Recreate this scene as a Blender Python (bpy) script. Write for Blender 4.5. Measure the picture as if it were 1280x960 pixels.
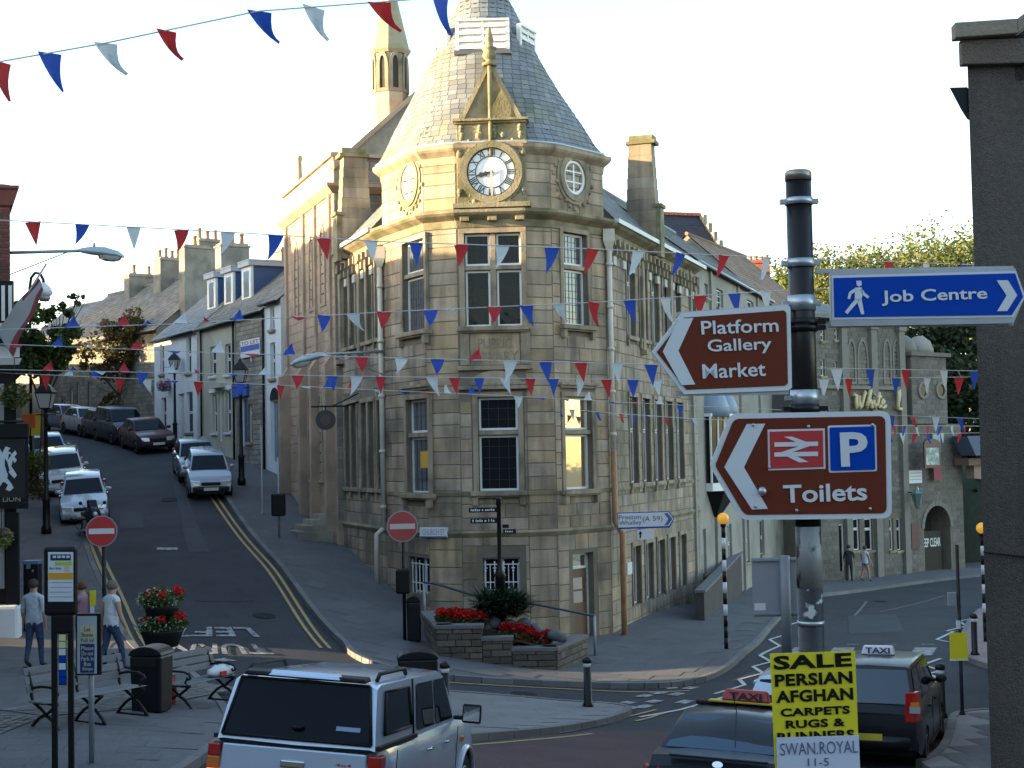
import bpy, bmesh, math, random
import numpy as np
from mathutils import Vector, Matrix, noise as mnoise

# ------------------------------------------------------------------ scene, camera, sky, sun, exposure
for o in list(bpy.data.objects): bpy.data.objects.remove(o)
SC = bpy.context.scene
COL = SC.collection
R = math.radians
F_PX = 1900.0                       # focal length in pixels of the 1280 x 960 photograph
PITCH, ROLL = math.atan(90 / F_PX), R(1.1)
CAM = Vector((0, 0, 5.0))
_r0 = Vector((1, 0, 0)); FWD = Vector((0, math.cos(PITCH), math.sin(PITCH))); _u0 = Vector((0, -math.sin(PITCH), math.cos(PITCH)))
RT = _r0 * math.cos(ROLL) - _u0 * math.sin(ROLL)
UP = _u0 * math.cos(ROLL) + _r0 * math.sin(ROLL)
cd = bpy.data.cameras.new('camera'); cam = bpy.data.objects.new('camera', cd); COL.objects.link(cam)
cd.sensor_width = 36; cd.lens = 36 * F_PX / 1280; cd.clip_start = 0.1; cd.clip_end = 3000
cam.matrix_world = Matrix(((RT.x, UP.x, -FWD.x, CAM.x), (RT.y, UP.y, -FWD.y, CAM.y), (RT.z, UP.z, -FWD.z, CAM.z), (0, 0, 0, 1)))
SC.camera = cam

SUN_EL = R(9.0)
SUN_H = Vector((-0.994, -0.11)).normalized()      # towards the sun, on plan
world = bpy.data.worlds.new('World'); SC.world = world; world.use_nodes = True
wn = world.node_tree; wn.nodes.clear()
sky = wn.nodes.new('ShaderNodeTexSky'); sky.sky_type = 'NISHITA'; sky.sun_disc = False
sky.sun_elevation = SUN_EL; sky.sun_rotation = math.atan2(SUN_H.x, SUN_H.y)
sky.air_density = 1.0; sky.dust_density = 0.8; sky.ozone_density = 1.0
bg = wn.nodes.new('ShaderNodeBackground'); bg.inputs['Strength'].default_value = 0.15
wo = wn.nodes.new('ShaderNodeOutputWorld')
wn.links.new(sky.outputs[0], bg.inputs[0]); wn.links.new(bg.outputs[0], wo.inputs[0])
sd = bpy.data.lights.new('sun', 'SUN'); sun = bpy.data.objects.new('sun', sd); COL.objects.link(sun)
sd.energy = 4.6; sd.angle = R(0.6); sd.color = (1.0, 0.75, 0.42)
_tosun = Vector((SUN_H.x * math.cos(SUN_EL), SUN_H.y * math.cos(SUN_EL), math.sin(SUN_EL)))
sun.rotation_euler = _tosun.to_track_quat('Z', 'Y').to_euler()
SC.view_settings.view_transform = 'Standard'; SC.view_settings.look = 'None'
SC.view_settings.exposure = 2.3; SC.view_settings.gamma = 1.0
SC.render.engine = 'CYCLES'

# ------------------------------------------------------------------ pixels to directions
def ray(px, py):
    return (FWD + RT * ((px - 640) / F_PX) + UP * ((480 - py) / F_PX))
def at(px, py, Y):                  # the point of a pixel's ray at depth Y
    d = ray(px, py); return CAM + d * (Y / d.y)

# ------------------------------------------------------------------ terrain: thin-plate spline through measured heights
CP = np.array([(-8, 0, 1.2), (0, 0, 1.1), (8, 0, .9), (0, -15, 1.2), (-20, -10, 1.3), (20, -10, .8),
 (-2.4, 14.5, 1.05), (2.1, 16, .6), (8, 14, .45), (-6.6, 22.6, 1.02), (-10, 20, 1.12), (-14, 25, 1.2),
 (-6, 26, .75), (0, 25, .12), (6, 25, -.25), (10, 25, -.3), (-9.8, 31, .82), (-6, 32, .5), (-2.5, 31, 0.0), (1.7, 32.7, -.42),
 (8.8, 30, -.32), (-4, 36.3, .35), (-10.2, 36, .75), (-2.2, 39.5, .15), (2, 39, -.45), (5.6, 40, -.3), (13.5, 43.5, -.55),
 (-3.6, 43.8, 1.0), (3.2, 42.5, -.42), (-10.6, 40, 1.25), (-6.5, 45, 1.75), (-12.5, 45, 1.9), (-10.1, 55, 3.5), (-15.5, 54, 3.4),
 (-9, 59, 4.1), (-14, 63, 4.8), (-19, 66, 4.95), (-19, 71, 5.75), (-22, 80, 6.6), (-17, 74, 6.0), (-13, 68, 5.4), (-11, 62, 4.7),
 (-28, 95, 7.6), (-35, 110, 8.3), (-60, 120, 9), (-40, 70, 5.5), (-30, 45, 2.4), (-25, 30, 1.5),
 (6.1, 51, -.4), (12, 70, -1.05), (17.5, 75, -1.3), (21, 76, -1.3), (30, 80, -1.6), (40, 60, -1.2), (25, 45, -.7), (25, 25, -.35),
 (20, 5, .5), (0, 60, .8), (-4, 70, 3.), (5, 95, 0), (40, 110, -1.5), (-80, 40, 4), (80, 60, -1.5), (0, 160, 2), (-60, 180, 8), (60, 180, -1)], float)
def _U(r2): return r2 * np.log(r2 + 1e-9)
_n = len(CP); _d2 = ((CP[:, None, :2] - CP[None, :, :2]) ** 2).sum(-1)
_A = np.zeros((_n + 3, _n + 3)); _A[:_n, :_n] = _U(_d2) + 1.0 * np.eye(_n); _A[:_n, _n] = 1; _A[:_n, _n + 1:] = CP[:, :2]
_A[_n, :_n] = 1; _A[_n + 1:, :_n] = CP[:, :2].T
_w = np.linalg.solve(_A, np.concatenate([CP[:, 2], [0, 0, 0]]))
def TZ(x, y):
    x = np.asarray(x, float); y = np.asarray(y, float)
    xs = np.clip(x, -75, 75); ys = np.clip(y, -15, 170)
    r2 = (xs[..., None] - CP[:, 0]) ** 2 + (ys[..., None] - CP[:, 1]) ** 2
    return np.clip(_U(r2) @ _w[:_n] + _w[_n] + _w[_n + 1] * xs + _w[_n + 2] * ys, -3, 10)
def tz(x, y): return float(TZ(x, y))
def G(px, py, up=0.0):              # where a pixel's ray meets the ground
    d = ray(px, py); d = d / d.y
    ys = np.arange(4, 160, .25)
    h = CAM.z + d.z * ys - TZ(d.x * ys, ys) - up
    k = np.nonzero(h < 0)[0]
    if len(k) == 0: y = 150.0
    else:
        i = k[0]; a, b = ys[i - 1], ys[i]; y = a + (b - a) * h[i - 1] / (h[i - 1] - h[i])
    return Vector((d.x * y, y, tz(d.x * y, y) + up))

# ------------------------------------------------------------------ materials
MATS = {}
def mat(name, col, rough=.8, var=.12, scale=2.0, bump=0.0, bscale=None, metal=0.0, spec=.5, rnd=None, ramt=.25, col2=None, mixs=1.0, lo=.45, hi=.6,
        coat=0.0, trans=0.0, emit=None, estr=0.0, stretch=None, fine=0.0, hue=0.0, streak=0.0):
    if name in MATS: return MATS[name]
    m = bpy.data.materials.new(name); m.use_nodes = True; nt = m.node_tree; N = nt.nodes; L = nt.links
    b = N['Principled BSDF']
    b.inputs['Roughness'].default_value = rough; b.inputs['Metallic'].default_value = metal
    b.inputs['Specular IOR Level'].default_value = spec; b.inputs['Coat Weight'].default_value = coat; b.inputs['Coat Roughness'].default_value = .05
    geo = N.new('ShaderNodeNewGeometry')
    vec = geo.outputs['Position']
    if stretch:
        mp = N.new('ShaderNodeMapping'); mp.inputs['Scale'].default_value = stretch; L.new(vec, mp.inputs[0]); vec = mp.outputs[0]
    c = None; col = tuple(v * .9 for v in col); col2 = tuple(v * .9 for v in col2) if col2 is not None else None
    rgb = N.new('ShaderNodeRGB'); rgb.outputs[0].default_value = (*col, 1); c = rgb.outputs[0]
    def noise(s, det=5):
        n = N.new('ShaderNodeTexNoise'); n.inputs['Scale'].default_value = s; n.inputs['Detail'].default_value = det; L.new(vec, n.inputs['Vector']); return n.outputs['Fac']
    if col2 is not None:
        f = noise(mixs, 6); r = N.new('ShaderNodeMapRange'); r.inputs[1].default_value = lo; r.inputs[2].default_value = hi; L.new(f, r.inputs[0])
        mx = N.new('ShaderNodeMix'); mx.data_type = 'RGBA'; mx.inputs[7].default_value = (*col2, 1); L.new(r.outputs[0], mx.inputs[0]); L.new(c, mx.inputs[6]); c = mx.outputs[2]
    val = None
    def mul(a, bsock):
        mm = N.new('ShaderNodeMath'); mm.operation = 'MULTIPLY'
        if a is None: return bsock
        L.new(a, mm.inputs[0]); L.new(bsock, mm.inputs[1]); return mm.outputs[0]
    def rng(sock, amt):
        r = N.new('ShaderNodeMapRange'); r.inputs[1].default_value = 0; r.inputs[2].default_value = 1; r.inputs[3].default_value = 1 - amt; r.inputs[4].default_value = 1 + amt
        L.new(sock, r.inputs[0]); return r.outputs[0]
    if var: 
        val = mul(val, rng(noise(scale), var * 2))
    if streak:                      # rain streaks: noise drawn out down the wall
        sm_ = N.new('ShaderNodeMapping'); sm_.inputs['Scale'].default_value = (1, 1, .12); L.new(vec, sm_.inputs[0]); n_ = N.new('ShaderNodeTexNoise'); n_.inputs['Scale'].default_value = 3.2; n_.inputs['Detail'].default_value = 4; L.new(sm_.outputs[0], n_.inputs['Vector'])
        r_ = N.new('ShaderNodeMapRange'); r_.inputs[1].default_value = .42; r_.inputs[2].default_value = .68; r_.inputs[3].default_value = 1.05; r_.inputs[4].default_value = 1 - streak; L.new(n_.outputs['Fac'], r_.inputs[0]); val = mul(val, r_.outputs[0])
    if fine: val = mul(val, rng(noise(scale * 40, 2), fine))
    hsv = N.new('ShaderNodeHueSaturation')
    if rnd:
        if rnd == 'obj': s = N.new('ShaderNodeObjectInfo').outputs['Random']
        else: s = geo.outputs['Random Per Island']
        val = mul(val, rng(s, ramt))
        if hue:
            wn_ = N.new('ShaderNodeTexWhiteNoise'); wn_.noise_dimensions = '1D'; L.new(s, wn_.inputs['W'])
            L.new(rng(wn_.outputs['Value'], hue), hsv.inputs['Saturation'])
    if val is not None: L.new(val, hsv.inputs['Value'])
    L.new(c, hsv.inputs['Color']); c = hsv.outputs[0]
    L.new(c, b.inputs['Base Color'])
    if var and rough > .3:
        rr = N.new('ShaderNodeMapRange'); rr.inputs[3].default_value = max(0, rough - .1); rr.inputs[4].default_value = min(1, rough + .1); L.new(noise(scale * 3), rr.inputs[0]); L.new(rr.outputs[0], b.inputs['Roughness'])
    if bump:
        bp = N.new('ShaderNodeBump'); bp.inputs['Strength'].default_value = min(1, bump * 3); bp.inputs['Distance'].default_value = bump * .1
        L.new(noise(bscale or scale * 8), bp.inputs['Height']); L.new(bp.outputs[0], b.inputs['Normal'])
    if trans:
        t = N.new('ShaderNodeBsdfTranslucent'); L.new(c, t.inputs[0]); ms = N.new('ShaderNodeMixShader'); ms.inputs[0].default_value = trans
        L.new(b.outputs[0], ms.inputs[1]); L.new(t.outputs[0], ms.inputs[2]); L.new(ms.outputs[0], N['Material Output'].inputs[0])
    if emit: b.inputs['Emission Color'].default_value = (*emit, 1); b.inputs['Emission Strength'].default_value = estr
    MATS[name] = m
    return m
def glassmat(name, col, rough=.03, refl=.25, tint=(1, 1, 1), wav=0.0, ior=1.5):
    if name in MATS: return MATS[name]
    m = mat(name, col, rough=.5, var=.0, spec=.0); nt = m.node_tree; N = nt.nodes; L = nt.links
    g = N.new('ShaderNodeBsdfGlossy'); g.inputs['Roughness'].default_value = rough; g.inputs['Color'].default_value = (*tint, 1)
    fr = N.new('ShaderNodeFresnel'); fr.inputs[0].default_value = ior
    ad = N.new('ShaderNodeMath'); ad.operation = 'ADD'; ad.inputs[1].default_value = refl; ad.use_clamp = True; L.new(fr.outputs[0], ad.inputs[0])
    ms = N.new('ShaderNodeMixShader'); L.new(ad.outputs[0], ms.inputs[0]); L.new(N['Principled BSDF'].outputs[0], ms.inputs[1]); L.new(g.outputs[0], ms.inputs[2])
    if wav:
        n = N.new('ShaderNodeTexNoise'); n.inputs['Scale'].default_value = 1.3; ge = N.new('ShaderNodeNewGeometry'); L.new(ge.outputs['Position'], n.inputs['Vector'])
        bp = N.new('ShaderNodeBump'); bp.inputs['Strength'].default_value = wav; bp.inputs['Distance'].default_value = .05; L.new(n.outputs['Fac'], bp.inputs['Height']); L.new(bp.outputs[0], g.inputs['Normal'])
    L.new(ms.outputs[0], N['Material Output'].inputs[0])
    return m

# ------------------------------------------------------------------ mesh builder
class MB:
    def __init__(s): s.v = []; s.f = []; s.mi = []; s.sm = []; s.cur = 0; s.smooth = False
    def add(s, vs, fs):
        k = len(s.v); s.v += [tuple(v) for v in vs]
        for f in fs: s.f.append(tuple(i + k for i in f)); s.mi.append(s.cur); s.sm.append(s.smooth)
    def box(s, x0, x1, y0, y1, z0, z1, X=None):
        vs = [Vector(p) for p in ((x0, y0, z0), (x1, y0, z0), (x1, y1, z0), (x0, y1, z0), (x0, y0, z1), (x1, y0, z1), (x1, y1, z1), (x0, y1, z1))]
        if X: vs = [X(v) if callable(X) else X @ v for v in vs]
        s.add(vs, [(0, 3, 2, 1), (4, 5, 6, 7), (0, 1, 5, 4), (1, 2, 6, 5), (2, 3, 7, 6), (3, 0, 4, 7)]); return s
    def hexa(s, a, b):              # two rings of four points
        s.add(list(a) + list(b), [(0, 3, 2, 1), (4, 5, 6, 7), (0, 1, 5, 4), (1, 2, 6, 5), (2, 3, 7, 6), (3, 0, 4, 7)]); return s
    def fbox(s, fr, u0, u1, d0, d1, z0, z1):
        return s.box(u0, u1, d0, d1, z0, z1, X=lambda v: fr.P(v.x, v.y, v.z))
    def prism(s, pts, n):           # polygon extruded along n
        n = Vector(n); k = len(pts); a = [Vector(p) for p in pts]; b = [p + n for p in a]
        s.add(a + b, [tuple(range(k))[::-1], tuple(range(k, 2 * k))] + [(i, (i + 1) % k, (i + 1) % k + k, i + k) for i in range(k)]); return s
    def quad(s, *p): s.add(p, [tuple(range(len(p)))]); return s
    def tube(s, pts, r, n=8, cap=True):
        pts = [Vector(p) for p in pts]; k = len(pts); rs = r if hasattr(r, '__len__') else [r] * k
        base = len(s.v); prev = None
        for i, p in enumerate(pts):
            t = (pts[min(i + 1, k - 1)] - pts[max(i - 1, 0)]).normalized()
            if prev is None: a = t.orthogonal().normalized()
            else: a = (prev - t * prev.dot(t)).normalized()
            prev = a; b = t.cross(a)
            for j in range(n):
                q = 2 * math.pi * j / n; s.v.append(tuple(p + (a * math.cos(q) + b * math.sin(q)) * rs[i]))
        for i in range(k - 1):
            for j in range(n):
                s.f.append((base + i * n + j, base + i * n + (j + 1) % n, base + (i + 1) * n + (j + 1) % n, base + (i + 1) * n + j)); s.mi.append(s.cur); s.sm.append(True)
        if cap:
            s.f.append(tuple(base + j for j in range(n))[::-1]); s.f.append(tuple(base + (k - 1) * n + j for j in range(n))); s.mi += [s.cur] * 2; s.sm += [False] * 2
        return s
    def lathe(s, prof, c=(0, 0, 0), n=16, X=None, smooth=True):  # prof: (r, z) from bottom to top
        base = len(s.v); c = Vector(c)
        for r, z in prof:
            for j in range(n):
                q = 2 * math.pi * j / n; v = c + Vector((r * math.cos(q), r * math.sin(q), z)); s.v.append(tuple(X @ v if X else v))
        for i in range(len(prof) - 1):
            for j in range(n):
                s.f.append((base + i * n + j, base + i * n + (j + 1) % n, base + (i + 1) * n + (j + 1) % n, base + (i + 1) * n + j)); s.mi.append(s.cur); s.sm.append(smooth)
        s.f.append(tuple(base + j for j in range(n))[::-1]); s.f.append(tuple(base + (len(prof) - 1) * n + j for j in range(n))); s.mi += [s.cur] * 2; s.sm += [False] * 2
        return s
    def ball(s, c, r, n=10, m=6, sz=1.0):
        return s.lathe([(max(.001, r * math.sin(math.pi * i / m)), -r * sz * math.cos(math.pi * i / m)) for i in range(m + 1)], c, n)
    def mesh(s, name, mats, sharp=None):
        me = bpy.data.meshes.new(name); me.from_pydata(s.v, [], s.f)
        for m in (mats if isinstance(mats, (list, tuple)) else [mats]): me.materials.append(m)
        me.polygons.foreach_set('material_index', s.mi); me.polygons.foreach_set('use_smooth', s.sm); me.update()
        if sharp: me.set_sharp_from_angle(angle=R(sharp))
        return me
    def build(s, name, mats, parent=None, kind=None, label=None, world=False, sharp=None, bevel=0):
        return obj(name, s.mesh(name, mats, sharp), parent, kind, label, world, bevel)
def obj(name, me, parent=None, kind=None, label=None, world=False, bevel=0):
    o = bpy.data.objects.new(name, me); COL.objects.link(o)
    if parent:
        o.parent = parent
        if world: o.matrix_parent_inverse = ROOTW[parent.name] if parent.name in ROOTW else Matrix.Identity(4)
    if kind: o['kind'] = kind
    if label: o['label'] = label
    if bevel:
        b = o.modifiers.new('bevel', 'BEVEL'); b.width = bevel; b.segments = 2; b.limit_method = 'ANGLE'; b.angle_limit = R(40)
    return o
ROOTW = {}
def thing(name, label, cat, loc=(0, 0, 0), rz=0.0, group=None, mw=None):
    o = bpy.data.objects.new(name, None); COL.objects.link(o)
    if mw is None: mw = Matrix.Translation(Vector(loc)) @ Matrix.Rotation(rz, 4, 'Z')
    o.matrix_world = mw; o['label'] = label; o['category'] = cat; o.empty_display_size = .2
    if group: o['group'] = group
    ROOTW[o.name] = mw.inverted()
    return o
def tag(o, label, cat, group=None, kind=None):
    o['label'] = label; o['category'] = cat
    if group: o['group'] = group
    if kind: o['kind'] = kind
    return o
def struct(o): o['kind'] = 'structure'; return o
def copy_tree(o, parent=None):
    c = o.copy(); COL.objects.link(c)
    if parent: c.parent = parent
    for ch in list(o.children): copy_tree(ch, c)
    return c
_txt_cache = {}
def text_mesh(s, size, mats, bold=0.0, extrude=.002, align='LEFT', shear=0.0, spacing=1.0, ws=1.0):
    cu = bpy.data.curves.new('t', 'FONT'); cu.body = s; cu.size = size; cu.offset = bold * size; cu.extrude = extrude
    cu.align_x = align; cu.shear = shear; cu.space_character = spacing; cu.resolution_u = 3
    o = bpy.data.objects.new('t', cu)
    me = bpy.data.meshes.new_from_object(o); bpy.data.objects.remove(o); bpy.data.curves.remove(cu)
    me.materials.clear(); me.materials.append(mats)
    return me
def text(name, s, box, fr_m, m, parent, bold=.012, d=.004, shear=0.0, spacing=1.0, ex=.0015, label=None):
    """lettering fitted into box (x0, x1, z0, z1) of the panel frame fr_m (x right, y out of the panel, z up)"""
    me = text_mesh(s, 1.0, m, bold, ex, 'LEFT', shear, spacing)
    co = np.empty(len(me.vertices) * 3); me.vertices.foreach_get('co', co); co = co.reshape(-1, 3)
    mn, mx = co.min(0), co.max(0); x0, x1, z0, z1 = box
    o = np.empty_like(co)
    o[:, 0] = x0 + (co[:, 0] - mn[0]) / max(1e-6, mx[0] - mn[0]) * (x1 - x0)
    o[:, 2] = z0 + (co[:, 1] - mn[1]) / max(1e-6, mx[1] - mn[1]) * (z1 - z0)
    o[:, 1] = -(d + co[:, 2])
    Mx = np.array(fr_m); o = o @ Mx[:3, :3].T + Mx[:3, 3]
    me.vertices.foreach_set('co', o.ravel()); me.update()
    ob = obj(name, me, parent, None, label)
    return ob
class Frame:                        # a facade plane: u along it, d out of it, z up
    def __init__(s, o, ang):        # ang: direction of u on plan, from +X; outward normal is to the right of u... u x z
        s.o = Vector((o[0], o[1], 0)); s.u = Vector((math.cos(ang), math.sin(ang), 0)); s.n = Vector((math.sin(ang), -math.cos(ang), 0)); s.ang = ang
    def P(s, u, d, z): return s.o + s.u * u + s.n * d + Vector((0, 0, z))
    def px(s, px, py, d=0.0):       # pixel on the plane -> (u, z)
        r = ray(px, py); o = s.o + s.n * d
        t = (o - Vector((CAM.x, CAM.y, 0))).dot(s.n) / Vector((r.x, r.y, 0)).dot(s.n)
        p = CAM + r * t; return ((p - s.o).dot(s.u), p.z)
    def rect(s, x0, y0, x1, y1, d=0.0):
        a = s.px(x0, (y0 + y1) / 2, d)[0]; b = s.px(x1, (y0 + y1) / 2, d)[0]; xm = (x0 + x1) / 2
        return (min(a, b), max(a, b), s.px(xm, y1, d)[1], s.px(xm, y0, d)[1])
    def M(s, u, z, d=0.0):          # matrix for panels: x = u, y = into the wall, z up
        p = s.P(u, d, z); return Matrix(((s.u.x, -s.n.x, 0, p.x), (s.u.y, -s.n.y, 0, p.y), (0, 0, 1, p.z), (0, 0, 0, 1)))
def frame2(a, b):                   # facade from point a (left as seen from outside) to b
    return Frame(a, math.atan2(b[1] - a[1], b[0] - a[0]))
# ================================================================== ground, roads, pavements
asphalt = mat('asphalt', (.036, .040, .049), .88, .16, .35, .25, 60, col2=(.028, .031, .038), mixs=.6, lo=.4, hi=.65, fine=.35)
redtar = mat('red_tarmac', (.085, .043, .045), .88, .12, .5, .25, 60, col2=(.066, .04, .042), mixs=.8, fine=.35)
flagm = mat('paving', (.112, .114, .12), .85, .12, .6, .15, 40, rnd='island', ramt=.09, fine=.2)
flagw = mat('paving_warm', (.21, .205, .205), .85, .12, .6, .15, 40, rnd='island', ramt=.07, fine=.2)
pavetar = mat('footway_tarmac', (.092, .094, .10), .88, .12, .5, .2, 50, col2=(.08, .081, .086), fine=.3)
settm = mat('setts', (.17, .165, .15), .85, .15, 2, .2, 40, rnd='island', ramt=.3)
kerbm = mat('kerb_stone', (.16, .158, .158), .8, .15, 1.2, .12, 30, rnd='island', ramt=.18)
earth = mat('earth', (.10, .10, .09), .95, .2, .1)
whitep = mat('road_paint', (.56, .56, .56), .7, .12, 6, .1, col2=(.3, .3, .3), mixs=9, lo=.58, hi=.75)
wornp = mat('worn_road_paint', (.36, .36, .37), .7, .2, 6, .1, col2=(.12, .12, .125), mixs=7, lo=.44, hi=.62)
yelp = mat('yellow_paint', (.42, .31, .11), .75, .15, 5, .1, col2=(.30, .25, .15), mixs=6, lo=.52, hi=.75)

# a ground sheet to the horizon, just under everything
gx = np.concatenate([[-900, -600, -400, -250, -160, -110], np.arange(-80, 81, 4), [110, 160, 250, 400, 600, 900]])
gy = np.concatenate([[-300, -150, -70], np.arange(-40, 181, 4), [220, 300, 450, 700, 1000, 1500]])
XX, YY = np.meshgrid(gx, gy); ZZ = TZ(XX, YY) - .25
m = MB(); nx = len(gx)
m.v = [tuple(p) for p in np.stack([XX, YY, ZZ], -1).reshape(-1, 3).tolist()]
for j in range(len(gy) - 1):
    for i in range(nx - 1): m.f.append((j * nx + i, j * nx + i + 1, (j + 1) * nx + i + 1, (j + 1) * nx + i))
m.mi = [0] * len(m.f); m.sm = [True] * len(m.f)
struct(m.build('ground', earth))
rx = np.arange(-46, 47, 1.0); ry = np.arange(-8, 125, 1.0); XX, YY = np.meshgrid(rx, ry); ZZ = TZ(XX, YY); nx = len(rx)
m = MB(); m.v = [tuple(p) for p in np.stack([XX, YY, ZZ], -1).reshape(-1, 3).tolist()]
for j in range(len(ry) - 1):
    for i in range(nx - 1): m.f.append((j * nx + i, j * nx + i + 1, (j + 1) * nx + i + 1, (j + 1) * nx + i))
m.mi = [0] * len(m.f); m.sm = [True] * len(m.f)
road = struct(m.build('road', asphalt))

def sheet(pts, up, cell=1.0, skirt=0.0):
    """polygon on plan cut into cells and laid on the terrain"""
    bm = bmesh.new(); bm.faces.new([bm.verts.new((p[0], p[1], 0)) for p in pts]); bm.normal_update()
    if bm.faces[:][0].normal.z < 0: bmesh.ops.reverse_faces(bm, faces=bm.faces[:])
    xs = [p[0] for p in pts]; ys = [p[1] for p in pts]
    for a, b, n in ((min(xs), max(xs), (1, 0, 0)), (min(ys), max(ys), (0, 1, 0))):
        k = math.floor(a / cell) * cell + cell
        while k < b:
            bmesh.ops.bisect_plane(bm, geom=bm.verts[:] + bm.edges[:] + bm.faces[:], dist=1e-5, plane_co=Vector(n) * k, plane_no=n); k += cell
    if skirt:
        be = [e for e in bm.edges if e.is_boundary]
        r = bmesh.ops.extrude_edge_only(bm, edges=be); low = {v for v in r['geom'] if isinstance(v, bmesh.types.BMVert)}
    else: low = set()
    z = TZ(np.array([v.co.x for v in bm.verts]), np.array([v.co.y for v in bm.verts]))
    for v, zz in zip(bm.verts, z): v.co.z = zz + up - (skirt if v in low else 0)
    return bm
def bm_obj(bm, name, m, parent=None):
    me = bpy.data.meshes.new(name); bmesh.ops.recalc_face_normals(bm, faces=bm.faces[:]); bm.to_mesh(me); bm.free(); me.materials.append(m)
    return obj(name, me, parent)
def dense(pts, step):
    out = []
    for a, b in zip(pts[:-1], pts[1:]):
        a = Vector((a[0], a[1])); b = Vector((b[0], b[1])); n = max(1, int((b - a).length / step))
        out += [a + (b - a) * (i / n) for i in range(n)]
    return out + [Vector((pts[-1][0], pts[-1][1]))]
def smooth_line(pts, k=2):
    pts = [Vector((p[0], p[1])) for p in pts]
    for _ in range(k):
        q = [pts[0]]
        for a, b in zip(pts[:-1], pts[1:]): q += [a * .75 + b * .25, a * .25 + b * .75]
        pts = q + [pts[-1]]
    return pts
def ribbon(mb, pts, w, up, step=.6):
    p = dense(pts, step); k = len(p)
    L = []; Rr = []
    for i in range(k):
        t = (p[min(i + 1, k - 1)] - p[max(i - 1, 0)]).normalized(); n = Vector((-t.y, t.x)) * (w / 2)
        a, b = p[i] + n, p[i] - n; L.append((a.x, a.y, tz(a.x, a.y) + up)); Rr.append((b.x, b.y, tz(b.x, b.y) + up))
    mb.add(L + Rr, [(i, k + i, k + i + 1, i + 1) for i in range(k - 1)])
def pavement(name, pts, kerbs, m, label=None, up=.12, flag=None, fm=None, rot=0.0):
    o = struct(bm_obj(sheet(pts, up - (.004 if flag else 0), .5, .3), name, m))
    # kerb stones, one by one along the edge, joined into one part
    if kerbs:
        mb = MB()
        for line in kerbs:
            q = dense(line, .9)
            for a, b in zip(q[:-1], q[1:]):
                t = (b - a); ln = t.length; t.normalize(); n = Vector((-t.y, t.x)); a2 = a + t * .008; b2 = b - t * .008
                w = .075; ring = []
                for zz in (-.06, up + .012):
                    ring.append([Vector((c.x, c.y, tz(c.x, c.y) + zz)) for c in (a2 - n * w, b2 - n * w, b2 + n * w, a2 + n * w)])
                mb.hexa(ring[0], ring[1])
        k = mb.build('kerb', kerbm, o); k['kind'] = 'stuff'
    if flag:                        # paving flags: real slabs with open joints
        fu, fv = flag; c, s = math.cos(rot), math.sin(rot)
        poly = [(p[0], p[1]) for p in pts]
        def inside(x, y):
            r = False; j = len(poly) - 1
            for i in range(len(poly)):
                xi, yi = poly[i]; xj, yj = poly[j]
                if (yi > y) != (yj > y) and x < (xj - xi) * (y - yi) / (yj - yi) + xi: r = not r
                j = i
            return r
        us = [p[0] * c + p[1] * s for p in poly]; vs = [-p[0] * s + p[1] * c for p in poly]
        mb = MB(); rg = random.Random(5); v = min(vs)
        while v < max(vs):
            u = min(us) - rg.random() * fu
            while u < max(us):
                l = fu * rg.uniform(.7, 1.3); g = .004
                q = [(u + g, v + g), (u + l - g, v + g), (u + l - g, v + fv - g), (u + g, v + fv - g)]
                w = [(a * c - b * s, a * s + b * c) for a, b in q]
                if all(inside(*p) for p in w):
                    h = up + .004 + rg.uniform(-.001, .001)
                    mb.add([(x, y, tz(x, y) + h) for x, y in w], [(0, 1, 2, 3)])
                u += l
            v += fv
        f = mb.build('paving_flags', fm or flagm, o); f['kind'] = 'stuff'
    return o
def gp(*pp): return [G(*p).xy for p in pp]

# the left footway with the benches, and up the left side of the hill street
lk = smooth_line(gp((62, 560), (95, 640), (112, 700), (135, 752), (160, 806), (185, 828), (230, 836)) + [Vector((-5.3, 27.6)), Vector((-4.4, 23.6)), Vector((-4.35, 20.5)), Vector((-4.6, 16)), Vector((-5, 0)), Vector((-5, -7))])
pavement('left_pavement', list(lk) + [Vector((-30, -7)), Vector((-30, 66))], [lk], flagm, flag=(.75, .5), rot=R(8))
# the footway round the library
dk_left = gp((170, 524), (205, 552), (232, 570), (290, 634), (360, 722), (432, 808))
dk = dk_left[:-1] + smooth_line([dk_left[-1]] + gp((441, 822), (480, 838), (540, 849), (700, 857), (800, 861), (860, 858), (908, 841), (940, 812), (962, 786), (985, 764), (1010, 748), (1032, 744)))
pavement('library_pavement', list(dk) + [Vector((16, 90)), Vector((-10, 100))], [dk], flagm, flag=(.8, .6), rot=R(-19))
# far footway in front of the inn
gk = smooth_line(gp((1010, 748), (1032, 745), (1101, 736), (1160, 728), (1223, 721), (1290, 716)))
pavement('inn_pavement', list(gk) + [Vector((45, 76)), Vector((45, 95)), Vector((12, 95))], [gk], flagm)
# island with the bollards
ik = smooth_line(gp((400, 868), (440, 862), (547, 869), (640, 876), (729, 884), (770, 886), (790, 891), (775, 900), (719, 913), (585, 926), (480, 934), (410, 925), (385, 895), (400, 868)))[:-1]
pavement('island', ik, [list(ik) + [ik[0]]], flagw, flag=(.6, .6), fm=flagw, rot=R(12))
# right footways
ek = smooth_line(gp((1150, 960), (1180, 945), (1190, 915), (1192, 897), (1240, 893), (1330, 890)))
pavement('right_pavement', list(ek) + [Vector((16, 10)), Vector((6.2, 4))] , [ek], flagw, flag=(.6, .6), fm=flagm, rot=R(10))
fk = smooth_line(gp((1300, 858), (1237, 836), (1200, 824), (1203, 800), (1214, 775), (1230, 760), (1300, 735)))
pavement('far_right_pavement', list(fk) + [Vector((40, 64)), Vector((40, 40))], [fk], mat('pink_paving', (.24, .17, .155), .85, .15, 1, .1))
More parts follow.
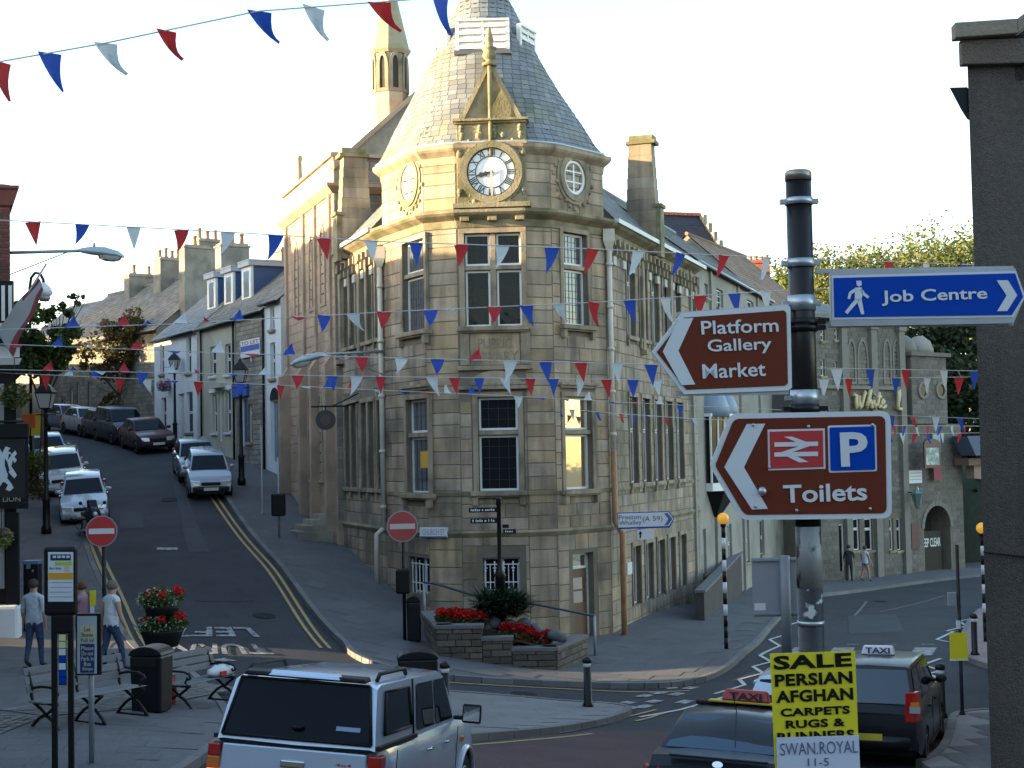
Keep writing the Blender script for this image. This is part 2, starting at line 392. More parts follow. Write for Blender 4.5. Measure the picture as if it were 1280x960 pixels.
# red surfacing in the foreground
red = gp((470, 962), (590, 931), (660, 922), (740, 914), (880, 914), (1010, 918), (1060, 930), (1085, 962))
struct(bm_obj(sheet(red + [Vector((4.6, 6)), Vector((-3.2, 6))], .012, 1.0), 'red_surfacing', redtar))
# strip of setts under the benches
mb = MB(); rg = random.Random(3)
sl = dense(gp((0, 930), (60, 906), (170, 896), (300, 868)), .14)
for i, (a, b) in enumerate(zip(sl[:-1], sl[1:])):
    t = (b - a).normalized(); n = Vector((-t.y, t.x))
    for k in range(8):
        c0 = a + n * (k * .15 + .01) + t * .008; c1 = b + n * (k * .15 + .01) - t * .008; h = .137 + rg.uniform(-.004, .006)
        q = [c0, c1, c1 + n * .13, c0 + n * .13]
        mb.add([(p.x, p.y, tz(p.x, p.y) + h) for p in q], [(0, 1, 2, 3)])
struct(mb.build('sett_strip', settm))

# ---- painted markings
def mark(name, lines, m, w=.1, up=.018):
    mb = MB()
    for l in lines: ribbon(mb, l, w, up)
    return struct(mb.build(name, m))
def off(line, d):                   # offset a line sideways
    p = [Vector((q[0], q[1])) for q in line]; k = len(p); out = []
    for i in range(k):
        t = (p[min(i + 1, k - 1)] - p[max(i - 1, 0)]).normalized(); out.append(p[i] + Vector((-t.y, t.x)) * d)
    return out
rk = smooth_line(gp((262, 600), (288, 634), (330, 688), (380, 752), (424, 812)))
mark('double_yellow_lines', [off(rk, -.22), off(rk, -.44)], yelp, .09)
lk2 = smooth_line(gp((96, 655), (112, 700), (133, 748), (158, 808), (178, 826)))
mark('double_yellow_lines', [off(lk2, .2), off(lk2, .42)], yelp, .09)
nk = smooth_line(gp((545, 850), (640, 856), (720, 860), (800, 864), (860, 862)))
mark('yellow_line', [off(nk, -.25)], yelp, .09)
mark('yellow_line', [gp((590, 932), (660, 926), (740, 918))], yelp, .09)
mark('yellow_line', [gp((778, 898), (800, 893), (820, 888)), gp((795, 902), (812, 898), (830, 892))], yelp, .09)
mark('yellow_line', [gp((700, 917), (760, 905))], wornp, .08)
mark('white_line', [gp((800, 897), (850, 888), (905, 872))], whitep, .1)
dash = [((783, 887), (795, 884)), ((797, 886), (812, 882)), ((815, 868), (832, 866)), ((840, 870), (852, 867)), ((812, 879), (824, 876)), ((800, 872), (812, 869)), ((832, 861), (846, 860)), ((780, 880), (790, 878)), ((858, 862), (868, 859)), ((850, 880), (862, 876))]
mark('give_way_dashes', [gp(*d) for d in dash], wornp, .28)
zz = [(893, 868), (931, 857), (924, 850), (954, 842), (941, 834), (964, 828), (950, 820), (975, 808), (962, 800), (985, 793), (978, 784), (1000, 778)]
mark('zigzag_line', [gp(a, b) for a, b in zip(zz[:-1], zz[1:])], whitep, .1)
zr = [(1205, 885), (1165, 868), (1185, 852), (1155, 833), (1176, 824), (1152, 819), (1178, 812)]
zr = [(1172, 870), (1163, 860), (1176, 850), (1160, 843), (1177, 839), (1153, 832), (1176, 824)]
mark('zigzag_line', [gp(a, b) for a, b in zip(zr[:-1], zr[1:])], whitep, .1)
zq = [(1186, 803), (1171, 800), (1192, 790), (1184, 789), (1208, 783), (1199, 777), (1222, 772)]
mark('zigzag_line', [gp(a, b) for a, b in zip(zq[:-1], zq[1:])], whitep, .1)
# zebra crossing stripes, each its own bar
def patch(name, pix, m, up=.016):
    p = gp(*pix); return struct(bm_obj(sheet(p, up, 1.0), name, m))
for x0 in (985, 1034, 1083, 1136):
    patch('zebra_stripe', [(x0, 820), (x0 + 29, 820), (x0 + 35, 810), (x0 + 8, 810)], wornp)
mark('crossing_studs', [gp((a, 806), (a + 16, 806)) for a in (1010, 1058, 1105, 1152)], wornp, .12)
mark('crossing_studs', [gp((a, 824.5), (a + 16, 824.5)) for a in (1000, 1050, 1140)], wornp, .12)
patch('drain_cover', [(196, 688), (222, 688), (222, 685), (196, 685)], wornp)
mark('worn_line', [gp((1068, 770), (1083, 752)), gp((1130, 737), (1166, 737)), gp((1100, 765), (1180, 745))], mat('ghost_paint', (.16, .16, .165), .8, .3, 5), .1)
# TURN LEFT, painted to be read by traffic coming down the hill
def road_word(word, pxl, m=wornp):
    """pxl: lower-left, lower-right, upper-right, upper-left corners, as photographed; letters are upside down to us"""
    me = text_mesh(word, 1.0, m, .02, 0.0)
    co = np.empty(len(me.vertices) * 3); me.vertices.foreach_get('co', co); co = co.reshape(-1, 3); mn, mx = co.min(0), co.max(0)
    c = [G(*p) for p in pxl]; out = []
    for x, y, _ in co:
        u = 1 - (x - mn[0]) / (mx[0] - mn[0]); v = 1 - (y - mn[1]) / (mx[1] - mn[1])
        p = (c[0] * (1 - u) + c[1] * u) * (1 - v) + (c[3] * (1 - u) + c[2] * u) * v
        out += [p.x, p.y, tz(p.x, p.y) + .02]
    me.vertices.foreach_set('co', out)
    return struct(obj('road_lettering', me))
road_word('LEFT', [(204, 797), (325, 797), (312, 785), (216, 785)])
road_word('TURN', [(206, 819), (343, 819), (328, 806), (218, 806)])
tar2 = mat('asphalt_repair', (.030, .032, .038), .9, .12, .8, .2, 60, fine=.3); tar3 = mat('asphalt_worn', (.046, .051, .06), .88, .14, .8, .2, 60, fine=.3)
for i_, q in enumerate((((238, 735), (300, 735), (318, 752), (246, 752)), ((150, 640), (176, 640), (180, 660), (150, 660)), ((600, 862), (690, 866), (700, 873), (600, 869)), ((1060, 770), (1120, 768), (1130, 790), (1062, 793)), ((840, 880), (900, 872), (915, 884), (850, 893)), ((215, 600), (226, 600), (262, 690), (236, 690)))): patch('road_repair', q, (tar2, tar3)[i_ % 2], .008)
for x_, y_ in ((330, 770), (1100, 752), (212, 625), (655, 868)):
    c_ = G(x_, y_); mb = MB(); mb.add([(c_.x + .3 * math.cos(a), c_.y + .3 * math.sin(a), tz(c_.x + .3 * math.cos(a), c_.y + .3 * math.sin(a)) + .014) for a in np.linspace(0, 6.283, 18, endpoint=False)], [tuple(range(18))]); struct(mb.build('manhole_cover', mat('cast_iron', (.03, .027, .026), .8, .2, 30, spec=.1)))
patch('arrow_marking', [(262, 826), (280, 823), (297, 827), (280, 827.5)], wornp)
# ================================================================== building helpers
stone = mat('library_stone', (.45, .345, .235), .85, .16, 1.1, .25, 30, col2=(.21, .175, .125), mixs=.8, lo=.44, hi=.68, rnd='obj', ramt=.17, hue=.2, fine=.15, streak=.38)
stonei = mat('library_stone_joined', (.41, .32, .225), .85, .16, 1.1, .25, 30, col2=(.20, .17, .125), mixs=.8, lo=.42, hi=.66, rnd='island', ramt=.17, hue=.2, fine=.15, streak=.38)
stoned = mat('dressed_stone', (.37, .295, .205), .82, .16, 1.6, .2, 24, col2=(.17, .15, .105), mixs=1.3, lo=.47, hi=.7, fine=.12, streak=.35)
mossy = mat('mossy_stone', (.31, .26, .165), .85, .15, 2.0, .25, 20, col2=(.15, .14, .07), mixs=1.6, lo=.4, hi=.62, fine=.15)
mortar = mat('mortar', (.19, .16, .12), .95, .15, 3)
slate = mat('slate', (.19, .205, .225), .62, .15, 1.2, .12, 14, col2=(.19, .19, .135), mixs=.9, lo=.46, hi=.68, rnd='island', ramt=.22, fine=.1)
under = mat('roof_underlay', (.05, .05, .05), .9, .1)
lead = mat('lead_flashing', (.42, .45, .50), .45, .1, 2, metal=.3)
winw = mat('white_window_paint', (.80, .80, .78), .45, .05, 3)
creamp = mat('cream_pipe_paint', (.62, .56, .47), .5, .1, 4)
brownp = mat('rusty_pipe_paint', (.40, .20, .09), .6, .2, 5)
blackm = mat('black_metal', (.007, .007, .008), .42, .1, 6, spec=.3)
greym = mat('grey_metal', (.32, .34, .36), .45, .1, 5, metal=.4)
pane = glassmat('window_glass', (.012, .014, .018), .04, .0, wav=.12, ior=1.25)
panel_curt = glassmat('window_glass_with_curtain', (.13, .14, .15), .05, .04, wav=.12)
leadm = mat('lead_came', (.03, .03, .03), .6, 0)

def vdir(px): r = ray(px, 400); return Vector((r.x, r.y)).normalized()
def hit(px, a, d):                  # where the line a + d t crosses the vertical plane of a pixel column
    r = vdir(px); n = Vector((-r.y, r.x)); t = -Vector(a[:2]).dot(n) / Vector(d).dot(n); return Vector(a[:2]) + Vector(d) * t
def minus(iv, a, b):
    out = []
    for s, e in iv:
        if b <= s or a >= e: out.append((s, e))
        else:
            if a > s: out.append((s, a))
            if b < e: out.append((b, e))
    return out
def ashlar(u0, u1, z0, z1, ops, course, lmin, lmax, rg, end=0):
    out = []; z = z0; k = 0
    while z < z1 - .06:
        h = min(course * rg.uniform(.92, 1.08), z1 - z); iv = [(u0, u1)]
        for a, b, c, d in ops:
            if d > z + h * .25 and c < z + h * .75: iv = minus(iv, a, b)
        for s, e in iv:
            L = e - s
            if L < .06: continue
            n = max(1, round(L / ((lmin + lmax) / 2))); cuts = [s + L * i / n for i in range(n + 1)]
            for i in range(1, n): cuts[i] += L / n * (rg.uniform(-.2, .2) + (.22 if k % 2 else -.22) * (1 if n > 1 else 0))
            out += [(cuts[i], cuts[i + 1], z, z + h) for i in range(n)]
        z += h; k += 1
    return out
def wall(mb, fr, u0, u1, z0, z1, ops, depth=.22):
    us = sorted({u0, u1, *[min(max(v, u0), u1) for o in ops for v in o[:2]]}); zs = sorted({z0, z1, *[min(max(v, z0), z1) for o in ops for v in o[2:]]})
    for i in range(len(us) - 1):
        for j in range(len(zs) - 1):
            a, b, c, d = us[i], us[i + 1], zs[j], zs[j + 1]; cu, cz = (a + b) / 2, (c + d) / 2
            if any(o[0] < cu < o[1] and o[2] < cz < o[3] for o in ops): continue
            mb.quad(fr.P(a, 0, c), fr.P(b, 0, c), fr.P(b, 0, d), fr.P(a, 0, d))
    for a, b, c, d in ops:
        e = -depth
        mb.quad(fr.P(a, 0, c), fr.P(a, 0, d), fr.P(a, e, d), fr.P(a, e, c)); mb.quad(fr.P(b, 0, d), fr.P(b, 0, c), fr.P(b, e, c), fr.P(b, e, d))
        mb.quad(fr.P(a, 0, c), fr.P(a, e, c), fr.P(b, e, c), fr.P(b, 0, c)); mb.quad(fr.P(a, 0, d), fr.P(b, 0, d), fr.P(b, e, d), fr.P(a, e, d))
def stones_joined(fr, blocks, name, m, parent, proud=.014, j=.009):
    mb = MB()
    for a, b, c, d in blocks:
        e = .012
        A = [fr.P(a + j, -.01, c + j), fr.P(b - j, -.01, c + j), fr.P(b - j, -.01, d - j), fr.P(a + j, -.01, d - j)]
        B = [fr.P(a + j + e, proud, c + j + e), fr.P(b - j - e, proud, c + j + e), fr.P(b - j - e, proud, d - j - e), fr.P(a + j + e, proud, d - j - e)]
        mb.add(A + B, [(4, 5, 6, 7), (0, 1, 5, 4), (1, 2, 6, 5), (2, 3, 7, 6), (3, 0, 4, 7)])
    o = mb.build(name, m, parent, 'stuff', world=True); return o
_ub = MB(); _e = .03
_ub.add([(0, 0, 0), (1, 0, 0), (1, 0, 1), (0, 0, 1), (_e * .5, -1, _e), (1 - _e * .5, -1, _e), (1 - _e * .5, -1, 1 - _e), (_e * .5, -1, 1 - _e)], [(4, 5, 6, 7), (0, 1, 5, 4), (1, 2, 6, 5), (2, 3, 7, 6), (3, 0, 4, 7)])
_block_me = {}
def stones_single(fr, blocks, name, m, parent, proud=.02, j=.009):
    if m.name not in _block_me: _block_me[m.name] = _ub.mesh(name, m)
    for a, b, c, d in blocks:
        o = obj(name, _block_me[m.name], parent, None, None, True)
        o.matrix_basis = fr.M(a + j, c + j, -.004) @ Matrix.Diagonal((b - a - 2 * j, proud, d - c - 2 * j, 1))
def band(mb, poly, prof, closed=False):
    """sweep a profile (d, z) along a polyline on plan, mitred; outside is on the right of the travel direction's left..."""
    p = [Vector((q[0], q[1])) for q in poly]; k = len(p); ring = []
    for i in range(k):
        d0 = (p[i] - p[i - 1]).normalized() if i > 0 else None; d1 = (p[i + 1] - p[i]).normalized() if i < k - 1 else None
        n0 = Vector((d0.y, -d0.x)) if d0 else None; n1 = Vector((d1.y, -d1.x)) if d1 else None
        if n0 is None: n = n1
        elif n1 is None: n = n0
        else: n = (n0 + n1).normalized(); n = n / max(.3, n.dot(n0))
        ring.append([(p[i].x + n.x * d, p[i].y + n.y * d, z) for d, z in prof])
    m = len(prof); vs = [v for r in ring for v in r]
    fs = [(i * m + a, (i + 1) * m + a, (i + 1) * m + (a + 1) % m, i * m + (a + 1) % m) for i in range(k - 1) for a in range(m)]
    fs += [tuple(range(m)), tuple(range((k - 1) * m, k * m))[::-1]]
    mb.add(vs, fs)
def window(parent, fr, rc, rows=(1,), cols=1, fw=.06, depth=.15, bars=None, glass=None, frame=None, leads=None, sill=None, sillm=None, name='window', dd=0.0):
    """rc: opening (u0, u1, z0, z1); rows: heights of the lights from the top; each light has its own sash"""
    u0, u1, z0, z1 = rc; fm = MB(); gm = MB(); lm = MB(); tot = sum(rows); z = z1; H = z1 - z0
    for r in rows:
        zb = z - H * r / tot
        for c in range(cols):
            a = u0 + (u1 - u0) * c / cols; b = u0 + (u1 - u0) * (c + 1) / cols; g = .012
            a2, b2, c2, d2 = a + g, b - g, zb + g, z - g
            for q in ((a2, a2 + fw, c2, d2), (b2 - fw, b2, c2, d2), (a2 + fw, b2 - fw, c2, c2 + fw), (a2 + fw, b2 - fw, d2 - fw, d2)):
                fm.fbox(fr, q[0], q[1], -depth + dd, -depth + .05 + dd, q[2], q[3])
            gm.quad(fr.P(a2, -depth + .015 + dd, c2), fr.P(b2, -depth + .015 + dd, c2), fr.P(b2, -depth + .015 + dd, d2), fr.P(a2, -depth + .015 + dd, d2))
            if leads:
                nu = max(1, round((b2 - a2) / leads)); nz = max(1, round((d2 - c2) / (leads * 1.25)))
                for i in range(1, nu): x = a2 + (b2 - a2) * i / nu; lm.fbox(fr, x - .006, x + .006, -depth + .016 + dd, -depth + .026 + dd, c2 + fw, d2 - fw)
                for i in range(1, nz): y = c2 + (d2 - c2) * i / nz; lm.fbox(fr, a2 + fw, b2 - fw, -depth + .016 + dd, -depth + .026 + dd, y - .006, y + .006)
            if bars:
                nu, nz = bars
                for i in range(1, nu): x = a2 + (b2 - a2) * i / nu; fm.fbox(fr, x - .014, x + .014, -depth + .017 + dd, -depth + .04 + dd, c2 + fw, d2 - fw)
                for i in range(1, nz): y = c2 + (d2 - c2) * i / nz; fm.fbox(fr, a2 + fw, b2 - fw, -depth + .017 + dd, -depth + .038 + dd, y - .014, y + .014)
        z = zb
    w = fm.build(name, frame or winw, parent, world=True)
    def sub(mb, nm, m):
        o = mb.build(nm, m); o.parent = w; o.matrix_parent_inverse = ROOTW[parent.name].inverted().inverted() @ Matrix.Identity(4); o.matrix_parent_inverse = Matrix.Identity(4); return o
    sub(gm, 'pane', glass or pane)
    if leads and lm.v: sub(lm, 'leading', leadm)
    if sill:
        sm = MB(); e, pr, h, cor = sill
        sm.fbox(fr, u0 - e, u1 + e, -.1, pr, z0 - h, z0); sm.fbox(fr, u0 - e + .03, u1 + e - .03, -.1, pr - .05, z0 - h - .05, z0 - h)
        if cor:
            for x in (u0 - e + .06, u1 + e - .06 - .13): sm.fbox(fr, x, x + .13, -.02, pr - .04, z0 - h - .2, z0 - h - .05)
        sub(sm, 'sill', sillm or stoned)
    return w
def slate_field(mb, fr_pt, n_rows, width_at, sl_w, rg, thick=.014, lap=1.06):
    """fr_pt(s, t): point on the roof, s across in metres fraction 0..1, t from eaves 0 to ridge 1; returns (point, normal)"""
    for r in range(n_rows):
        t0 = r / n_rows; t1 = min(1, (r + lap) / n_rows); n = max(2, round(width_at(t0) / sl_w)); sh = .5 if r % 2 else 0
        cuts = [0] + [(i + sh + rg.uniform(-.06, .06)) / n for i in range(1 - int(sh > 0) , n)] + [1]
        cuts = sorted(c for c in cuts if 0 <= c <= 1)
        for a, b in zip(cuts[:-1], cuts[1:]):
            if b - a < .15 / n: continue
            g = .03 / n; a2, b2 = a + g, b - g; th = thick * rg.uniform(.8, 1.35)
            (p0, n0), (p1, n1), (p2, n2), (p3, n3) = fr_pt(a2, t0), fr_pt(b2, t0), fr_pt(b2, t1), fr_pt(a2, t1)
            mb.add([p0 + n0 * th, p1 + n1 * th, p2 + n2 * .003, p3 + n3 * .003, p0 + n0 * -.004, p1 + n1 * -.004], [(0, 1, 2, 3), (4, 5, 1, 0)])
def roof_plane(parent, a, b, c, d, m=None, name='roof', sl_h=.2, sl_w=.3, thick=.014, seed=1):
    """a, b: eaves left and right as seen from outside; c, d: ridge right and left. Returns underlay part with slates below it"""
    a, b, c, d = map(Vector, (a, b, c, d)); nrm = (b - a).cross(d - a).normalized()
    u = MB(); u.quad(a, b, c, d); lo = Vector((0, 0, -.12)); u.quad(a + lo, b + lo, b, a)
    ro = u.build(name, under, parent, world=True)
    def f(s, t):
        p = (a * (1 - s) + b * s) * (1 - t) + (d * (1 - s) + c * s) * t; return p, nrm
    s = MB(); L = ((a + b) / 2 - (c + d) / 2).length
    slate_field(s, f, max(2, round(L / sl_h)), lambda t: ((b - a).length * (1 - t) + (c - d).length * t), sl_w, random.Random(seed), thick)
    o = s.build('slates', m or slate, ro); o['kind'] = 'stuff'
    return ro

# ================================================================== the library on the corner
B1 = at(573, 400, 41.97).xy; B2 = at(656, 400, 41.85).xy; C1 = at(532, 400, 42.36).xy; C2 = at(691, 400, 42.18).xy
C0 = hit(480, C1, (-math.cos(R(62)), math.sin(R(62)))); C3 = hit(757, C2, (math.cos(R(50)), math.sin(R(50))))
LDIR = Vector((-.337, .9415)).normalized(); RDIR = Vector((.324, .946)).normalized()
L1 = hit(427, C0, LDIR); R1 = hit(868, C3, RDIR)
FC = frame2(B1, B2); FCL = frame2(C1, B1); FCR = frame2(B2, C2); FL = frame2(C0, C1); FR = frame2(C2, C3); FLW = frame2(L1, C0); FRW = frame2(C3, R1)
wC, wL, wR, wLW, wRW = [(b - a).length for a, b in ((B1, B2), (C0, C1), (C2, C3), (L1, C0), (C3, R1))]; wCL, wCR = (B1 - C1).length, (C2 - B2).length
lib = thing('library', 'stone corner library with clock tower and conical slate roof', 'building', (FC.P(wC / 2, 0, 0).x, FC.P(wC / 2, 0, 0).y, -.5))
z_of = lambda y: FC.px(611, y)[1]
ZE = z_of(181); ZC2 = z_of(266); ZS2 = z_of(409); ZS1 = z_of(614); ZB = z_of(667)
OUT = [L1, C0, C1, B1, B2, C2, C3, R1]
rg = random.Random(11)
tower_blocks = []
ops = {'CL': [], 'CR': []}
ops['C'] = [FC.rect(581, 291, 652, 408), FC.rect(598, 496, 648, 614), FC.rect(604, 697, 650, 740)]
ops['L'] = [FL.rect(504, 301, 531, 415), FL.rect(509, 499, 536, 617), FL.rect(511, 696, 537, 742)]
ops['R'] = [FR.rect(704, 292, 734, 407), FR.rect(706, 496, 740, 612), FR.rect(717, 691, 743, 812)]
wmb = MB()
zbase = -1.2
for key, fr, w in (('C', FC, wC), ('CL', FCL, wCL), ('CR', FCR, wCR), ('L', FL, wL), ('R', FR, wR)):
    wall(wmb, fr, 0, w, zbase, ZE, ops[key], .3)
    gz = min(tz(*fr.P(0, .1, 0).xy), tz(*fr.P(w, .1, 0).xy)) - .1
    cov = [(a - .17, b + .17, c - .1, d + .12) for a, b, c, d in ops[key]] + [(-1, w + 1, ZC2 - .42, ZC2 + .12), (-1, w + 1, ZB - .08, ZB + .08), (-1, w + 1, ZE - .5, ZE + 1)]
    if key == 'C': cov += [(wC / 2 - 1.02, wC / 2 + .98, ZC2, ZE + 1), (*FC.rect(575, 412, 660, 492)[:2], *FC.rect(575, 412, 660, 492)[2:])]
    bl = ashlar(0, w, gz, ZB - .08, cov, .46, .7, 1.1, rg) + ashlar(0, w, ZB + .08, ZC2 - .42, cov, .36, .55, .95, rg) + ashlar(0, w, ZC2 + .12, ZE - .5, cov, .36, .6, 1.0, rg)
    tower_blocks.append((fr, bl))
# wings: backing walls, joined stones, windows
zl = lambda fr, px, y: fr.px(px, y)[1]
ZEW = ZC2 - .1
def wing(fr, w, cols, levels, seed, lowz):
    o = [(a, b, c, d) for a, b in cols for c, d in levels]
    wall(wmb, fr, 0, w, lowz, ZEW, o, .25)
    bl = ashlar(0, w, lowz, ZEW - .3, [(a - .12, b + .12, c - .1, d + .1) for a, b, c, d in o], .38, .6, 1.0, random.Random(seed))
    return o, bl
lev = [(ZS2 + .05, ZS2 + 2.75), (ZS1 + .05, ZS1 + 2.7)]
lcols = [(.35, 1.05), (1.25, 1.95), (2.55, 3.25), (3.45, 4.15), (4.55, 5.2)]
lcols = [c for c in lcols if c[1] < wLW - .2]
lo, lb = wing(FLW, wLW, lcols, lev, 5, -.5)
rcols = []
for x0, x1 in ((789, 799), (805, 814.5), (820, 829), (834, 842.5), (848, 856)):
    a = FRW.px(x0, 650)[0]; b = FRW.px(x1, 650)[0]; rcols.append((a, b))
rlev = lev + [(FRW.px(793, 757)[1], FRW.px(793, 683)[1])]
ro_, rb = wing(FRW, wRW, rcols, rlev, 6, -1.2)
wallp = wmb.build('wall', mortar, lib, world=True)
allb = [(fr, b) for fr, bl in tower_blocks for b in bl]
allb.sort(key=lambda q: -(q[1][1] - q[1][0]) * (q[1][3] - q[1][2]))
for fr in (FC, FCL, FCR, FL, FR):
    stones_single(fr, [b for f, b in allb[:300] if f is fr], 'stone_block', stone, lib)
    rest = [b for f, b in allb[300:] if f is fr]
    if rest: stones_joined(fr, rest, 'stonework', stonei, lib)
stones_joined(FLW, lb, 'stonework', stonei, lib); stones_joined(FRW, rb, 'stonework', stonei, lib)
# string course, cornices
mb = MB()
band(mb, OUT, [(-.05, ZB - .09), (.03, ZB - .09), (.09, ZB + .02), (.03, ZB + .09), (-.05, ZB + .09)])
band(mb, OUT, [(-.05, ZS1 - .12), (.05, ZS1 - .12), (.05, ZS1 - .02), (-.05, ZS1 - .02)])
mb.build('string_course', mossy, lib, world=True)
mb = MB()
band(mb, OUT, [(-.1, ZC2 - .4), (.03, ZC2 - .4), (.06, ZC2 - .2), (.28, ZC2 - .08), (.34, ZC2 - .02), (.34, ZC2 + .06), (.1, ZC2 + .12), (-.1, ZC2 + .12)])
mb.build('cornice', mossy, lib, world=True)
mb = MB()
ATL = C0 + Vector((.47, .88)) * 2.6; ATR = C3 + Vector((-.276, .96)) * 2.6
eo = [ATL, C0, C1, B1, B2, C2, C3, ATR]
band(mb, eo, [(-.1, ZE - .5), (.02, ZE - .5), (.05, ZE - .3), (.2, ZE - .16), (.24, ZE - .1), (.24, ZE), (-.1, ZE + .02)])
mb.build('eaves_cornice', stoned, lib, world=True)
mb = MB()                            # attic storey returns behind the tower
for a, b in ((ATL, C0), (C3, ATR)):
    f = frame2(a, b); wall(mb, f, 0, (b - a).length, ZC2 - .1, ZE, [])
    stones_joined(f, ashlar(0, (b - a).length, ZC2 + .12, ZE - .5, [], .36, .6, 1.0, rg), 'stonework', stonei, lib)
mb.build('attic_wall', mortar, lib, world=True)
# windows
leads = dict(leads=.17)
o = ops['C'][0]; um = (o[0] + o[1]) / 2
def cross_window(fr, oc, split, lead, gl=None):
    zt = oc[2] + (oc[3] - oc[2]) * split
    return [window(lib, fr, (oc[0], oc[1], zt + .06, oc[3]), (1,), 1, .06, .2, leads=lead, glass=gl), window(lib, fr, (oc[0], oc[1], oc[2], zt - .06), (1,), 1, .06, .2, leads=lead, glass=gl)]
for a, b in ((o[0], um - .08), (um + .08, o[1])):
    zt = o[2] + (o[3] - o[2]) * .63
    window(lib, FC, (a, b, zt + .06, o[3]), fw=.055, depth=.2, leads=.17); window(lib, FC, (a, b, o[2], zt - .06), fw=.055, depth=.2, leads=.17)
cross_window(FC, ops['C'][1], .62, .25); 
cross_window(FL, ops['L'][0], .63, .16, panel_curt); cross_window(FL, ops['L'][1], .62, .3, panel_curt)
cross_window(FR, ops['R'][0], .63, .16, panel_curt)
gold_reflection = glassmat('window_glass_gold_reflection', (.25, .2, .13), .04, .45, tint=(1, .9, .7), wav=.1)  # golden reflection of the sunlit surroundings, put into the glass colour and tint
cross_window(FR, ops['R'][1], .62, None, gold_reflection)
for fr, q in ((FLW, lo), (FRW, ro_)):
    for i, oc in enumerate(q):
        window(lib, fr, oc, (1, 1.6) if oc[2] > ZS1 - .1 else (1,), 1, .05, .18, glass=pane, frame=winw)
# dressed stone: jambs, mullions, transoms, sills, hoods
mb = MB()
def WS(n='window_surround'): mb.build(n, stoned, lib, world=True, bevel=.01)
def jambs(fr, oc, w=.15, pr=.04, top=.14):
    mb.fbox(fr, oc[0] - w, oc[0], -.05, pr, oc[2], oc[3]); mb.fbox(fr, oc[1], oc[1] + w, -.05, pr, oc[2], oc[3]); mb.fbox(fr, oc[0] - w, oc[1] + w, -.05, pr + .003, oc[3], oc[3] + top)
for fr, k in ((FC, 'C'), (FL, 'L'), (FR, 'R')):
    for oc in ops[k][:2]:
        mb = MB(); jambs(fr, oc)
        if oc is ops[k][1]:
            mb.fbox(fr, oc[0] - .24, oc[1] + .24, -.05, .14, oc[3] + .32, oc[3] + .40); mb.fbox(fr, oc[0] - .2, oc[1] + .2, -.05, .08, oc[3] + .24, oc[3] + .32)
        zt = oc[2] + (oc[3] - oc[2]) * (.63 if oc is ops[k][0] else .62)
        mb.fbox(fr, oc[0], oc[1], -.24, -.03, zt - .06, zt + .06); WS()
mb = MB(); mb.fbox(FC, um - .08, um + .08, -.24, -.04, o[2], o[3]); WS('mullion')
for fr, q in ((FLW, lo), (FRW, ro_)):
    for oc in q:
        mb = MB(); mb.fbox(fr, oc[0] - .1, oc[0], -.05, .05, oc[2], oc[3]); mb.fbox(fr, oc[1], oc[1] + .1, -.05, .05, oc[2], oc[3]); mb.fbox(fr, oc[0] - .1, oc[1] + .1, -.05, .06, oc[3], oc[3] + .14)
        if oc[2] > ZS1 - .5: mb.fbox(fr, oc[0] - .16, oc[1] + .16, -.05, .12, oc[2] - .12, oc[2]); mb.fbox(fr, oc[0] - .14, oc[0] - .02, -.05, .1, oc[2] - .32, oc[2] - .12)
        WS()
# pilasters on the wings
for fr, w, n in ((FLW, wLW, 3), (FRW, wRW, 4)):
    for i in range(n):
        u = w * (i + .02) / (n - .9); u = min(u, w - .3)
        mb = MB(); mb.fbox(fr, u, u + .28, -.05, .14, ZS2 - .3, ZEW - .3); mb.fbox(fr, u - .04, u + .32, -.05, .2, ZEW - .55, ZEW - .3); mb.fbox(fr, u - .04, u + .32, -.05, .22, ZS2 - .45, ZS2 - .3); WS('pilaster')
def sill_part(fr, oc, e=.22, pr=.2, h=.12, cor=True):
    s = MB(); s.fbox(fr, oc[0] - e, oc[1] + e, -.1, pr, oc[2] - h, oc[2] + .005); s.fbox(fr, oc[0] - e + .04, oc[1] + e - .04, -.1, pr - .06, oc[2] - h - .05, oc[2] - h)
    if cor:
        for x in (oc[0] - e + .05, oc[1] + e - .2): s.fbox(fr, x, x + .15, -.02, pr - .05, oc[2] - h - .26, oc[2] - h - .05)
    s.build('sill', stoned, lib, world=True, bevel=.01)
for fr, k in ((FC, 'C'), (FL, 'L'), (FR, 'R')):
    for i, oc in enumerate(ops[k][:2]): sill_part(fr, oc, cor=not (k == 'C' and i == 0))
# name panel under the centre window, with a shallow segmental pediment over the window below
pa = FC.rect(588, 416, 650, 456)
mb = MB(); mb.fbox(FC, pa[0], pa[1], -.02, .03, pa[2], pa[3]); mb.build('name_panel', stone, lib, world=True)
mb = MB()
for q in ((pa[0] - .28, pa[0] - .02), (pa[1] + .02, pa[1] + .28)): mb.fbox(FC, q[0], q[1], -.02, .07, pa[2], pa[3] + .02)
mb.fbox(FC, pa[0] - .36, pa[1] + .36, -.02, .12, pa[2] - .14, pa[2] - .02)
mb.fbox(FC, pa[0] - .36, pa[1] + .36, -.02, .16, pa[2] - .68, pa[2] - .58)
arc = [FC.P((pa[0] + pa[1]) / 2 + .72 * math.cos(t), .0, pa[2] - .58 + .42 * math.sin(t)) for t in np.linspace(0, math.pi, 13)]
mb.prism(arc, FC.n * .1)
mb.build('pediment', stoned, lib, world=True, bevel=.01)
Mp = FC.M(0, 0, .03)
for s, z0, z1, e in (('PUBLIC', .53, .83, .16), ('LIBRARY', .12, .42, .04)):
    H = pa[3] - pa[2]; W = pa[1] - pa[0]
    t = text('carved_lettering', s, (pa[0] + W * e, pa[1] - W * e, pa[2] + H * z0, pa[2] + H * z1), Mp, stoned, lib, bold=.0, d=.001, ex=.018); t.matrix_parent_inverse = ROOTW[lib.name]
